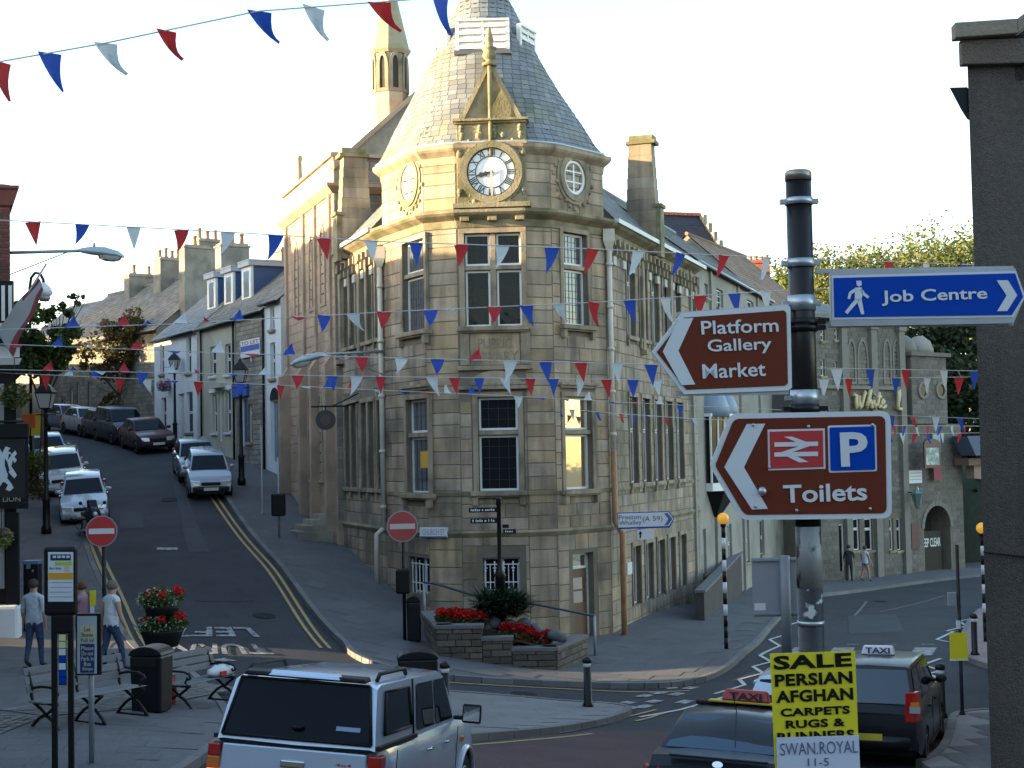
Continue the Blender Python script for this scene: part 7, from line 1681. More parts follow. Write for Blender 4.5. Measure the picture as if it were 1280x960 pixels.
def car(label, mw, c, group=None, L=4.1, W=1.68, H=1.45, wb=2.5, fo=.78, rw=.3, zb=.95, hood=.98, A=.95, B=.25, C=-1.35, D=-1.75, zr=None, trunk=None, panes=2, name='car', cat='car', rear=False, rails=False, ground=.22, bumper=None, wr=.72, rearlamp=(.62, .95), tallrear=False, belt_drop=.0, wiper=True):
    """x forward, y left; A, B: windscreen foot and head; C, D: rear window head and foot; fo: front overhang"""
    t = thing(name, label, cat, mw=mw, group=group); h = L / 2; xf = h - fo; xr = xf - wb; hw = W / 2; zr = zr or H
    trunk = trunk or zb
    top = [(-h, trunk - .14), (-h + .06, trunk - .03), (D, max(zb, trunk)), (A, zb), (A + .12, zb - .0), (h - .35, hood - .13), (h - .1, hood - .24), (h, hood - .34)]
    top.sort(); tx, tzz = [p[0] for p in top], [p[1] for p in top]
    ra = rw * 1.16
    xs = sorted(set([round(v, 3) for v in np.linspace(-h, h, 33)] + [round(xw + ra * s, 3) for xw in (xf, xr) for s in (-1, -.999, -.9, -.7, -.4, 0, .4, .7, .9, .999, 1)]))
    def zbot(x):
        z = ground + max(0, (abs(x) - h + .35)) * .35
        for xw in (xf, xr):
            d = abs(x - xw)
            if d < ra * .9995: z = max(z, rw + math.sqrt(max(0, ra * ra - d * d)))
        return z
    tv = [0, .12, .34, .6, .82, .95, 1.0]; tw = [.955, .985, 1.0, .995, .965, .93, .885]
    n = len(tv); mb = MB(); mb.smooth = True; rows = []
    for x in xs:
        e = max(0, (abs(x) - (h - .75)) / .75); pf = 1 - (.13 if x > 0 else .09) * e ** 2.2
        zt = float(np.interp(x, tx, tzz)); z0 = min(zbot(x), zt - .05); row = []
        bul = (.05 if x > 0 else .04)
        for v, w in zip(tv, tw):
            z = z0 + (zt - z0) * v; wv = np.interp((z - ground) / max(.1, zb - ground), tv, tw)
            row.append((x - (math.copysign(.07, x) * max(0, (v - .55)) * 1.2 if abs(abs(x) - h) < .01 else 0), hw * pf * wv, z))
        rows.append(row)
    def vid(i, s, j): return (i * 2 + s) * n + j
    V = [(x, (1 if s == 0 else -1) * y, z) for row in rows for s in (0, 1) for x, y, z in row]
    Fs = []
    for i in range(len(xs) - 1):
        for j in range(n - 1):
            Fs.append((vid(i, 0, j), vid(i, 0, j + 1), vid(i + 1, 0, j + 1), vid(i + 1, 0, j))); Fs.append((vid(i, 1, j), vid(i + 1, 1, j), vid(i + 1, 1, j + 1), vid(i, 1, j + 1)))
    # top deck with a slight crown
    m0 = len(V); cc = [(x, 0, float(np.interp(x, tx, tzz)) + .035) for x in xs]; qa = []
    for i, x in enumerate(xs):
        w = rows[i][-1][1]; z = rows[i][-1][2]; xx = rows[i][-1][0]
        V += [(xx, w * .55, z + .025), (xx, 0, z + .032), (xx, -w * .55, z + .025)]
    for i in range(len(xs) - 1):
        a, b = m0 + i * 3, m0 + (i + 1) * 3
        Fs += [(vid(i, 0, n - 1), a, b, vid(i + 1, 0, n - 1)), (a, a + 1, b + 1, b), (a + 1, a + 2, b + 2, b + 1), (a + 2, vid(i, 1, n - 1), vid(i + 1, 1, n - 1), b + 2)]
    for i, rev in ((0, False), (len(xs) - 1, True)):
        for j in range(n - 1):
            f = (vid(i, 0, j), vid(i, 1, j), vid(i, 1, j + 1), vid(i, 0, j + 1)); Fs.append(f if not rev else f[::-1])
        a = m0 + i * 3; f = (vid(i, 0, n - 1), vid(i, 1, n - 1), a + 2, a + 1, a); Fs.append(f if not rev else f[::-1])
    mb.add(V, Fs); body = mb.build('body', c, t, sharp=35)
    mb = MB(); mb.box(-h + .15, h - .2, -hw * .86, hw * .86, ground + .02, .5); mb.build('underbody', trim, t)
    # greenhouse
    wb_, wrf = hw * .885, hw * wr
    zbf = lambda x: float(np.interp(x, tx, tzz)) - .02
    prof = [(D, zbf(D)), (D + (C - D) * .5, zbf(D) + (zr - zbf(D)) * .52), (C, zr - .045), (C + .14, zr - .008), (B * .55 + C * .45, zr), (B - .14, zr - .012), (B, zr - .05), (B + (A - B) * .5, zb + (zr - zb) * .46), (A, zb - .02)]
    mb = MB(); mb.smooth = True; V = []; Fs = []
    for x, z in prof:
        b0 = zbf(x); k = min(1, max(0, (z - zb) / (zr - zb))); wt = wb_ + (wrf - wb_) * k
        V += [(x, wb_, b0), (x, wt, z - .012 * (k > .8)), (x, wt * .93, z + .012), (x, 0, z + .035 * min(1, k * 1.3)), (x, -wt * .93, z + .012), (x, -wt, z - .012 * (k > .8)), (x, -wb_, b0)]
    for i in range(len(prof) - 1):
        for j in range(6): Fs.append((i * 7 + j, i * 7 + j + 1, (i + 1) * 7 + j + 1, (i + 1) * 7 + j))
    mb.add(V, [f[::-1] for f in Fs]); mb.build('cabin', c, t, sharp=28)
    # glass, set just proud of the cabin
    def side(x, z, s, off=.008):
        k = (z - zb) / (zr - zb); return (x, s * (wb_ + (wrf - wb_) * k + off), z)
    lo, hi = zb + .03, zr - .09
    fx = lambda z: A + (B - A) * (z - zb) / (zr - zb); bx = lambda z: D + (C - D) * (z - zbf(D)) / (zr - zbf(D))
    x0, x1 = bx(lo) + .1, fx(lo) - .1; xa, xb = bx(hi) + .1, fx(hi) - .07
    for s in (1, -1):
        for k in range(panes):
            t0, t1 = k / panes, (k + 1) / panes; g = .035
            q = [side(x0 + (x1 - x0) * t0 + g, lo, s), side(x0 + (x1 - x0) * t1 - g, lo, s), side(xa + (xb - xa) * t1 - g, hi, s), side(xa + (xb - xa) * t0 + g, hi, s)]
            mb = MB(); mb.quad(*(q if s < 0 else q[::-1])); mb.build('side_window', cglass, t)
    def slope(xl, zl, xh, zh, nm, sgn, ins=.06):
        d = Vector((xh - xl, 0, zh - zl)); nn = Vector((d.z, 0, -d.x)) * sgn; nn.normalize(); V = []; K = 6
        for f in (.05, .93):
            p = Vector((xl, 0, zl)) + d * f; k = min(1, max(0, (p.z - zb) / (zr - zb))); w = (wb_ + (wrf - wb_) * k) - ins
            for i in range(K + 1): y = w * (1 - 2 * i / K); V.append(p + nn * (.012 + .012 * (1 - (y / w) ** 2)) + Vector((0, y, .012)))
        mb = MB(); mb.smooth = True; Fq = [(i, i + 1, K + 2 + i, K + 1 + i) for i in range(K)]; mb.add(V, Fq if sgn < 0 else [f[::-1] for f in Fq]); return mb.build(nm, cglass, t)
    slope(A, zb, B, zr - .05, 'windscreen', 1); slope(D, zbf(D), C, zr - .05, 'rear_window', -1)
    # wheels
    for xw in (xf, xr):
        for s in (1, -1):
            y = s * (hw - .1); X = Matrix.Translation((xw, y, rw)) @ Matrix.Rotation(R(-90 * s), 4, 'X')
            mb = MB(); mb.lathe([(rw * .6, -.09), (rw * .9, -.1), (rw, -.07), (rw, .06), (rw * .92, .095), (rw * .62, .085)], (0, 0, 0), 22, X); w = mb.build('wheel', tyre, t)
            mb = MB(); mb.lathe([(rw * .6, .05), (rw * .62, .085), (rw * .56, .09), (rw * .5, .06), (rw * .15, .075), (rw * .08, .085)], (0, 0, 0), 20, X); q = mb.build('rim', rimm); q.parent = w
            for k in range(5):
                a = 2 * math.pi * k / 5; mb = MB(); ca, sa = math.cos(a), math.sin(a); p = lambda r, o, z: X @ Vector((r * ca - o * sa, r * sa + o * ca, z))
                mb.hexa([p(rw * .26, -.05, .055), p(rw * .48, -.07, .055), p(rw * .48, .07, .055), p(rw * .26, .05, .055)], [p(rw * .26, -.05, .078), p(rw * .48, -.07, .072), p(rw * .48, .07, .072), p(rw * .26, .05, .078)]); q = mb.build('spoke_gap', trim); q.parent = w
    # mirrors, handles, lamps, bumpers, plates
    for s in (1, -1):
        mb = MB(); mb.ball((0, 0, 0), .1, 10, 6, .75); mb.v = [(A - .2 + v[0] * .7, s * (wb_ + .13) + v[1] * 1.05, zb + .1 + v[2]) for v in mb.v]; mb.box(A - .22, A - .14, min(s * (wb_ - .02), s * (wb_ + .1)), max(s * (wb_ - .02), s * (wb_ + .1)), zb + .05, zb + .09); mb.build('mirror', trim if rear else c, t)
        for k in range(panes if panes < 3 else 2):
            xx = A - .95 - k * .95; mb = MB(); y = s * hw * .985; mb.box(xx, xx + .17, min(y - .02 * s, y + .018 * s), max(y - .02 * s, y + .018 * s), zb - .17, zb - .135); mb.build('door_handle', trim if rear else c, t)
        zh = hood - .32; yf = hw * .68; mb = MB(); mb.hexa([(h - .3, s * (yf - .2), zh - .08), (h + .03, s * (yf - .2), zh - .08), (h - .04, s * (yf + .17), zh - .06), (h - .35, s * (yf + .23), zh - .06)], [(h - .3, s * (yf - .18), zh + .1), (h - .03, s * (yf - .18), zh + .09), (h - .1, s * (yf + .17), zh + .11), (h - .35, s * (yf + .22), zh + .11)]); mb.build('headlight', hlm, t, bevel=.02)
        z0, z1 = rearlamp; mb = MB(); mb.hexa([(-h + .25, s * hw * .75, z0), (-h + .005, s * hw * .70, z0), (-h + .02, s * hw * .905, z0), (-h + .25, s * hw * .99, z0)], [(-h + .25, s * hw * .75, z1), (-h + .03, s * hw * .72, z1), (-h + .06, s * hw * .9, z1), (-h + .25, s * hw * .975, z1)]); mb.build('tail_light', tlm, t, bevel=.015)
    bm = bumper or c
    for sx in (1, -1):
        pts = []
        K = 9
        ring0, ring1 = [], []
        mb = MB(); mb.smooth = True
        for i in range(K):
            y = -hw * .93 + 2 * hw * .93 * i / (K - 1); xx = sx * (h + .03 - .16 * abs(y / hw) ** 4)
            for dx, z in ((-.1, .3), (.02, .31), (.045, .42), (.035, .52), (-.1, .55)): mb.v.append((xx + sx * dx, y, z + (.0 if sx > 0 else .03)))
        for i in range(K - 1):
            for j in range(4): f = (i * 5 + j, i * 5 + j + 1, (i + 1) * 5 + j + 1, (i + 1) * 5 + j); mb.f.append(f if sx > 0 else f[::-1]); mb.mi.append(0); mb.sm.append(True)
        mb.build('bumper', bm, t)
        mb = MB(); mb.box(sx * (h + .082) - .006, sx * (h + .082) + .006, -.26, .26, .40 if sx > 0 else .5, .51 if sx > 0 else .61); mb.build('number_plate', platew if sx > 0 else platey, t)
    mb = MB(); mb.box(h - .14, h + .02, -hw * .42, hw * .42, hood - .38, hood - .27); mb.build('grille', trim, t, bevel=.01)
    mb = MB(); mb.box(h - .08, h + .05, -hw * .6, hw * .6, .27, .37); mb.build('air_intake', trim, t)
    for s in (1, -1):
        mb = MB(); y = s * (hw + .002); mb.box(xr + rw * 1.3, xf - rw * 1.3, min(y, y - .015 * s), max(y, y - .015 * s), ground + .01, ground + .07); mb.build('sill_trim', trim, t)
        mb = MB(); 
        for xx in (A - .35, (A - .35 + D + .5) / 2 if panes > 1 else D + .5): mb.box(xx - .004, xx + .004, s * hw * .999 - .004, s * hw * .999 + .004, .34, zb - .04)
        mb.build('door_seam', trim, t, 'stuff')
    if wiper: mb = MB(); mb.tube([(A - .04, .25, zb + .05), (A - .25, -.25, zb + .16)], .01, 5); mb.build('wiper', trim, t)
    if rails:
        for s in (1, -1): mb = MB(); mb.tube([(C + .1, s * wrf * .95, zr), (C + .15, s * wrf * .95, zr + .07), (B - .2, s * wrf * .95, zr + .07), (B - .1, s * wrf * .95, zr)], .02, 6); mb.build('roof_rail', trim, t)
    return t
def place(px, py, yaw, L, end=1, up=.0):
    """car standing with its front (end=1) or rear (end=-1) bottom edge at a pixel; yaw: heading on plan from +Y, clockwise"""
    p = G(px, py); d = Vector((math.sin(R(yaw)), math.cos(R(yaw)), 0)); return stand(p - d * (end * L / 2), yaw, up)
def stand(c, yaw, up=0.0, nose=0.0):
    d = Vector((math.sin(R(yaw)), math.cos(R(yaw)), 0)); lt = Vector((-d.y, d.x, 0))
    a, b = c + d * 1.2, c - d * 1.2; za, zb_ = tz(a.x, a.y), tz(b.x, b.y); l, r_ = c + lt * .7, c - lt * .7; zl, zr_ = tz(l.x, l.y), tz(r_.x, r_.y)
    X = Vector((d.x * 2.4, d.y * 2.4, za - zb_)).normalized(); Y = Vector((lt.x * 1.4, lt.y * 1.4, zl - zr_)); Y = (Y - X * Y.dot(X)).normalized(); Z = X.cross(Y)
    z = (za + zb_ + zl + zr_) / 4 + .005 + up
    return Matrix(((X.x, Y.x, Z.x, c.x), (X.y, Y.y, Z.y, c.y), (X.z, Y.z, Z.z, z), (0, 0, 0, 1))) @ Matrix.Rotation(R(nose), 4, 'Y')
GL, GRr = 'cars parked on the left of the hill street', 'cars parked on the right of the hill street'
hatch = dict(L=3.75, W=1.62, H=1.42, wb=2.42, fo=.72, zb=.93, hood=.95, A=.85, B=.18, C=-1.35, D=-1.72, panes=2)
saloon = dict(L=4.2, W=1.7, H=1.42, wb=2.55, fo=.8, zb=.94, hood=.96, A=.85, B=.15, C=-1.05, D=-1.6, trunk=1.0)
mpv = dict(L=4.2, W=1.75, H=1.66, wb=2.6, fo=.82, zb=1.05, hood=1.05, A=1.2, B=.45, C=-1.75, D=-1.95, panes=3, wr=.76)
# coming down towards us: heading is away from +Y (180 degrees)
car('pale silver hatchback parked nearest on the left of the hill', place(107, 660, 164, 3.9, 1), paint('pale_silver', (.40, .46, .54)), GL, **{**hatch, 'L': 3.9})
car('white estate with roof bars behind the silver hatchback', place(80, 625, 163, 4.4, 1), paint('white', (.46, .50, .55), 0), GL, **{**mpv, 'L': 4.4, 'H': 1.5, 'zb': .98, 'hood': 1.0, 'D': -2.0, 'C': -1.8}, rails=True)
car('light blue hatchback parked on the left near the hedge', place(64, 592, 160, 4.0, 1), paint('light_blue', (.16, .34, .50)), GL, **{**hatch, 'L': 4.0})
car('small silver square fronted hatchback parked on the right', place(264, 627, 165, 3.7, 1), paint('silver', (.27, .32, .38)), GRr, **{**hatch, 'L': 3.7, 'bumper': trim}, )
car('grey blue hatchback parked behind the small silver hatchback', place(252, 606, 163, 3.8, 1), paint('grey_blue', (.15, .19, .24)), GRr, **{**hatch, 'L': 3.8})
car('dark burgundy saloon parked on the right of the hill', place(199, 567, 152, 4.3, 1), paint('burgundy', (.075, .018, .03)), GRr, **{**saloon, 'L': 4.3, 'bumper': trim})
car('dark blue people carrier parked behind the burgundy saloon', place(168, 557, 149, 4.3, 1), paint('dark_blue', (.02, .03, .055)), GRr, **mpv)
car('dark grey hatchback behind the dark blue people carrier', place(150, 552, 147, 3.9, 1), paint('dark_grey', (.05, .055, .065)), GRr, **{**hatch, 'L': 3.9})
car('silver car with blue tint farther up behind the dark cars', place(126, 547, 146, 4.2, 1), paint('silver_blue', (.36, .41, .47)), GRr, **saloon)
car('blue hatchback farthest up at the bend', place(103, 542, 143, 4.0, 1), paint('steel_blue', (.10, .15, .22)), GRr, **{**hatch, 'L': 4.0})
# ---- near taxi, seen from behind
tx_paint = paint('taxi_dark', (.03, .034, .04), .2)
T1L = 4.75
rear_c = at(889, 900, 17.0); d = Vector((math.sin(R(17)), math.cos(R(17)), 0)); c = Vector((rear_c.x, rear_c.y, 0)) + d * (T1L / 2 - .1); zc = tz(c.x, c.y)
tp = stand(c, 17)
t1 = car('dark saloon taxi with red roof sign in the foreground', tp, tx_paint, 'taxis at the junction', L=T1L, W=1.8, H=1.46, wb=2.75, fo=.92, rw=.32, zb=.98, hood=.98, A=1.0, B=.3, C=-1.15, D=-1.75, trunk=1.06, rear=True, name='taxi', cat='taxi', rearlamp=(.66, .92), wr=.70)
mb = MB(); mb.box(-.46, .46, -.09, .09, 0, .03); mb.v = [(v[1] - .3, v[0], v[2] + 1.52) for v in mb.v]; mb.build('sign_base', mat('taxi_yellow', (.62, .48, .04), .4, 0), t1, bevel=.01)
mb = MB(); mb.hexa([(-.39, -.3, 1.55), (-.21, -.3, 1.55), (-.21, .3, 1.55), (-.39, .3, 1.55)], [(-.35, -.26, 1.69), (-.25, -.26, 1.69), (-.25, .26, 1.69), (-.35, .26, 1.69)]); mb.build('roof_sign', mat('taxi_red', (.45, .04, .03), .4, .03), t1, bevel=.02)
t = text('lettering', 'TAXI', (-.2, .2, 1.575, 1.66), Matrix(((0, 1, 0, -.397), (-1, 0, 0, 0), (0, 0, 1, 0), (0, 0, 0, 1))) @ Matrix.Rotation(R(-8), 4, 'X') if False else Matrix(((0, 1, 0, -.402), (-1, 0, 0, 0), (0, 0, 1, 0), (0, 0, 0, 1))), mat('taxi_letters', (.03, .02, .02), .5, 0), t1, .03, .0)
mb = MB(); mb.tube([(-.3, -.62, 1.5), (-.3, .62, 1.5)], .03, 8); mb.build('roof_bar', trim, t1)
mb = MB(); mb.lathe([(.06, 0), (.06, .015)], (0, 0, 0), 16, Matrix.Translation((-T1L / 2 + .065, 0, .99)) @ Matrix.Rotation(R(-80), 4, 'Y') @ Matrix.Diagonal((.62, 1, 1, 1))); mb.build('badge', chrome, t1)
mb = MB(); mb.box(-T1L / 2 + .02, -T1L / 2 + .1, -.55, .55, 1.045, 1.075); mb.build('boot_lip', tx_paint, t1, bevel=.01)
for y in (-.36, .36):              
    pass
mb = MB(); mb.tube([(-1.05, 0, 1.47), (-1.45, 0, 1.72)], .006, 5); mb.build('aerial', trim, t1)
# ---- black people carrier taxi on the right
T2L = 4.3; rc = at(1083, 900, 25.3); yaw = 21.0; d = Vector((math.sin(R(yaw)), math.cos(R(yaw)), 0)); c = Vector((rc.x, rc.y, 0)) + d * (T2L / 2)
tp = stand(c, yaw)
t2 = car('black people carrier taxi with white roof sign', tp, paint('taxi_black', (.014, .015, .018), .1), 'taxis at the junction', **{**mpv, 'L': T2L, 'W': 1.76, 'H': 1.68, 'zb': 1.04}, rear=True, name='taxi', cat='taxi', rearlamp=(.80, 1.28))
mb = MB(); mb.hexa([(-.55, -.29, 1.71), (-.33, -.29, 1.71), (-.33, .29, 1.71), (-.55, .29, 1.71)], [(-.5, -.25, 1.86), (-.38, -.25, 1.86), (-.38, .25, 1.86), (-.5, .25, 1.86)]); mb.build('roof_sign', signw, t2, bevel=.02)
text('lettering', 'TAXI', (-.21, .21, 1.735, 1.835), Matrix(((0, 1, 0, -.565), (-1, 0, 0, 0), (0, 0, 1, 0), (0, 0, 0, 1))), mat('taxi_navy', (.03, .04, .15), .5, 0), t2, .03, .0)
for s in (1, -1):
    mb = MB(); mb.box(-T2L / 2 - .012, -T2L / 2 + .12, min(s * .70, s * .86), max(s * .70, s * .86), .95, 1.06); mb.build('reversing_lamp', hlm, t2)
    mb = MB(); mb.box(-T2L / 2 - .013, -T2L / 2 + .11, min(s * .72, s * .845), max(s * .72, s * .845), 1.06, 1.12); mb.build('indicator', orl, t2)
for o in bpy.data.objects:
    if o.parent in (t1, t2) and o.name.startswith('rear_window'): o.data.materials[0] = bglass if o.parent == t2 else glassmat('sky_reflection_glass', (.02, .03, .045), .03, .09, tint=(.62, .82, 1))  # near taxi: blue sky reflection put into the rear glass colour
# a pale blue car ahead of the near taxi, only its roof showing
car('pale blue car just ahead of the near taxi', Matrix.Translation((*at(985, 880, 24.5).xy, tz(*at(985, 880, 24.5).xy))) @ Matrix.Rotation(R(90 - 18), 4, 'Z') @ Matrix.Translation((2, 0, 0)), paint('ice_blue', (.45, .55, .65)), None, **saloon)
# ---- silver pickup with hard top, seen from behind
PL = 5.0; yaw = 9.5; rc = at(352, 900, 14.6); d = Vector((math.sin(R(yaw)), math.cos(R(yaw)), 0)); c = Vector((rc.x, rc.y, 0)) + d * (PL / 2)
tp = stand(c, yaw, .02, 1.5)
psil = paint('pickup_silver', (.56, .66, .80), .3)
pk = car('silver pickup truck with a hard top in the foreground', tp, psil, None, L=PL, W=1.78, H=1.78, wb=3.0, fo=.85, rw=.37, zb=1.16, hood=1.17, A=1.35, B=.72, C=-2.28, D=-2.47, panes=1, trunk=1.16, rear=True, name='pickup_truck', cat='pickup', rearlamp=(.66, .7), ground=.36, wr=.80, zr=1.76)
for o in [o for o in bpy.data.objects if o.parent == pk and o.name.split('.')[0] in ('side_window', 'tail_light', 'rear_window', 'door_handle', 'mirror', 'number_plate')]: bpy.data.objects.remove(o)
hw = .89; zb_, zr_ = 1.16, 1.76; wb_, wrf = hw * .885, hw * .80
def ps_(x, z, s, off=.01): k = (z - zb_) / (zr_ - zb_); return Vector((x, s * (wb_ + (wrf - wb_) * k + off), z))
for s in (1, -1):
    for nm, q in (('canopy_window', [(-2.12, 1.27), (-.98, 1.27), (-1.02, 1.67), (-2.0, 1.67)]), ('rear_door_window', [(-.72, 1.2), (.12, 1.2), (.1, 1.68), (-.66, 1.68)]), ('front_door_window', [(.22, 1.2), (1.12, 1.2), (.7, 1.68), (.2, 1.68)])):
        mb = MB(); p = [ps_(x, z, s) for x, z in q]; mb.quad(*(p if s < 0 else p[::-1])); mb.build(nm, cglass, pk)
        if nm == 'canopy_window':
            mb = MB(); pp = [ps_(x, z, s, .013) for x, z in q]
            for i in range(4): mb.tube([pp[i], pp[(i + 1) % 4]], .014, 5)
            mb.build('window_seal', trim, pk)
    mb = MB(); a, b = ps_(-.88, 1.14, s, .004), ps_(-.82, 1.74, s, .004); mb.tube([a, b], .012, 5); mb.build('canopy_joint', trim, pk)
    mb = MB(); mb.box(-2.45, -.88, min(s * .792, s * .835), max(s * .792, s * .835), 1.145, 1.185); mb.build('bed_rail', trim, pk)
    for x in (-.62, .28): mb = MB(); mb.tube([(x, s * .886, 1.0), (x + .03, s * .915, 1.0), (x + .17, s * .915, 1.0), (x + .2, s * .886, 1.0)], .016, 6); mb.build('door_handle', chrome, pk)
    for z0, z1, m, nm in ((.98, 1.1, tlm, 'tail_light'), (.86, .98, mat('tail_orange', (.65, .18, .03), .2, 0), 'indicator'), (.76, .86, tll, 'brake_light')):
        mb = MB(); mb.box(-PL / 2 - .015, -PL / 2 + .2, min(s * .735, s * .862), max(s * .735, s * .862), z0, z1); mb.build(nm, m, pk, bevel=.012)
    mb = MB(); mb.hexa([(1.05, s * 1.03 - .12, 1.15), (1.2, s * 1.03 - .09, 1.17), (1.2, s * 1.03 + .09, 1.17), (1.05, s * 1.03 + .12, 1.15)], [(1.05, s * 1.03 - .12, 1.38), (1.18, s * 1.03 - .08, 1.35), (1.18, s * 1.03 + .08, 1.35), (1.05, s * 1.03 + .12, 1.38)]); mb.box(1.08, 1.16, min(s * .8, s * .95), max(s * .8, s * .95), 1.18, 1.23); mi = mb.build('mirror', trim, pk, bevel=.03)
    mb = MB(); mb.quad(*[(1.045, s * 1.03 + a * .95, 1.265 + b) for a, b in ((-.1, -.085), (.1, -.085), (.1, .085), (-.1, .085))][::-1]); q = mb.build('mirror_glass', glassmat('mirror_glass', (.2, .22, .25), .02, .6)); q.parent = mi
    mb = MB(); mb.box(1.28, 1.4, min(s * .872, s * .897), max(s * .872, s * .897), .92, .97); mb.build('side_repeater', orl, pk)
    for xx in (1.65, -1.35):         # flared arches
        mb = MB(); mb.tube([(xx + .45 * math.cos(a), s * .89, .37 + .45 * math.sin(a)) for a in np.linspace(0, math.pi, 13)], .035, 6); mb.build('wheel_arch', psil, pk)
    mb = MB(); mb.tube([(-2.1, s * .66, 1.78), (-2.0, s * .66, 1.84), (-1.0, s * .66, 1.85), (-.9, s * .66, 1.79)], .022, 6); mb.build('roof_rail', trim, pk)
# rear glass of the hard top: large, dark, framed, with handle
dz = Vector((.19, 0, .68)).normalized(); nb_ = Vector((-dz.z, 0, dz.x))
def rp_pt(y, z, off): x = -2.47 + (z - 1.16) / .60 * .19; return Vector((x, y, z)) + nb_ * off
mb = MB(); mb.quad(rp_pt(.735, 1.2, .014), rp_pt(-.735, 1.2, .014), rp_pt(-.64, 1.72, .014), rp_pt(.64, 1.72, .014)); mb.build('rear_window', dglass, pk)
mb = MB(); e = [rp_pt(.745, 1.19, .018), rp_pt(-.745, 1.19, .018), rp_pt(-.65, 1.73, .018), rp_pt(.65, 1.73, .018)]
for i in range(4): mb.tube([e[i], e[(i + 1) % 4]], .016, 5)
mb.build('window_seal', trim, pk)
mb = MB(); c_ = rp_pt(0, 1.3, .03); mb.ball(c_, .07, 10, 5, .35); mb.build('canopy_handle', trim, pk)
mb = MB(); mb.quad(rp_pt(-.38, 1.3, .017), rp_pt(-.62, 1.3, .017), rp_pt(-.62, 1.34, .017), rp_pt(-.38, 1.34, .017)); mb.build('sticker', mat('pale_blue_sticker', (.25, .36, .50), .5, 0), pk)
mb = MB(); mb.hexa([(-2.36, -.62, 1.755), (-2.22, -.64, 1.775), (-2.22, .64, 1.775), (-2.36, .62, 1.755)], [(-2.36, -.6, 1.80), (-2.2, -.62, 1.82), (-2.2, .62, 1.82), (-2.36, .6, 1.80)]); mb.build('spoiler', trim, pk, bevel=.015)
mb = MB(); mb.hexa([(-2.372, -.36, 1.775), (-2.3, -.36, 1.81), (-2.3, .36, 1.81), (-2.372, .36, 1.775)], [(-2.362, -.34, 1.795), (-2.3, -.34, 1.825), (-2.3, .34, 1.825), (-2.362, .34, 1.795)]); mb.build('brake_lamp_strip', psil, pk)
# tailgate: pressed panel, chrome handle, badge, bumper
xx = -PL / 2 - .012
mb = MB(); mb.box(xx, xx + .1, -.72, .72, .56, 1.115); mb.build('tailgate', psil, pk, bevel=.02)
mb = MB(); mb.box(xx - .004, xx + .06, -.74, .74, 1.118, 1.128); mb.build('tailgate_gap', trim, pk)
mb = MB(); mb.box(xx - .025, xx + .01, -.12, .12, .93, 1.0); mb.build('tailgate_handle', chrome, pk, bevel=.012)
mb = MB(); mb.box(xx - .012, xx, -.095, .095, .945, .965); mb.build('handle_recess', trim, pk) if False else None
t = text('badge', '4x4', (.42, .58, .98, 1.01), Matrix(((0, 1, 0, xx), (-1, 0, 0, 0), (0, 0, 1, 0), (0, 0, 0, 1))), sred, pk, .01, .001)
mb = MB(); mb.box(-PL / 2 - .16, -PL / 2 + .05, -.84, .84, .42, .58); mb.build('rear_bumper', chrome, pk, bevel=.03)
mb = MB(); mb.box(-PL / 2 - .165, -PL / 2 - .155, -.26, .26, .45, .56); mb.build('number_plate', platey, pk)
# ---- motorcycle parked in front of the pale hatchback
p = G(112, 676); mw = Matrix.Translation(p) @ Matrix.Rotation(R(-62), 4, 'Z'); mc = thing('motorcycle', 'dark motorcycle parked in front of the silver hatchback', 'motorcycle', mw=mw)
mpaint = paint('bike_dark', (.02, .024, .035), .2)
for x in (-.72, .72):
    mb = MB(); X = Matrix.Translation((x, 0, .31)) @ Matrix.Rotation(R(90), 4, 'X'); mb.lathe([(.2, -.05), (.29, -.06), (.31, -.03), (.31, .03), (.29, .06), (.2, .05)], (0, 0, 0), 20, X); w = mb.build('wheel', tyre, mc)
    mb = MB(); mb.lathe([(.21, -.03), (.21, .03), (.05, .05), (.04, .06)], (0, 0, 0), 14, X); q = mb.build('rim', rimm); q.parent = w
mb = MB(); mb.tube([(.72, .1, .31), (.5, .1, .85), (.42, .08, 1.0)], .028, 6); mb.tube([(.72, -.1, .31), (.5, -.1, .85), (.42, -.08, 1.0)], .028, 6); mb.build('fork', chrome, mc)
mb = MB(); mb.ball((0, 0, 0), .25, 12, 8); mb.v = [(v[0] * 1.3 + .1, v[1] * .75, v[2] * .75 + .88) for v in mb.v]; mb.build('tank', mpaint, mc)
mb = MB(); mb.ball((0, 0, 0), .3, 12, 8); mb.v = [(v[0] * .8 + .55, v[1] * .85, v[2] * 1.05 + .8) for v in mb.v]; mb.build('fairing', mpaint, mc)
mb = MB(); mb.hexa([(.5, -.18, 1.02), (.72, -.12, .98), (.72, .12, .98), (.5, .18, 1.02)], [(.3, -.16, 1.3), (.34, -.12, 1.32), (.34, .12, 1.32), (.3, .16, 1.3)]); mb.build('windscreen', cglass, mc, bevel=.01)
mb = MB(); mb.hexa([(-.75, -.12, .78), (-.1, -.16, .76), (-.1, .16, .76), (-.75, .12, .78)], [(-.85, -.1, .92), (-.1, -.13, .86), (-.1, .13, .86), (-.85, .1, .92)]); mb.build('seat', trim, mc, bevel=.03)
mb = MB(); mb.box(-.3, .3, -.16, .16, .3, .66); mb.build('engine', greym, mc, bevel=.04)
mb = MB(); mb.tube([(.1, -.17, .35), (-.3, -.2, .3), (-.85, -.22, .45)], .05, 8); mb.build('exhaust', chrome, mc)
mb = MB(); mb.tube([(.35, -.36, 1.04), (.43, 0, 1.0), (.35, .36, 1.04)], .018, 6); mb.build('handlebar', trim, mc)
for s in (1, -1): mb = MB(); mb.tube([(.42, s * .2, 1.05), (.45, s * .35, 1.2)], .01, 5); mb.ball((.45, s * .38, 1.22), .06, 8, 5); mb.build('mirror', trim, mc)
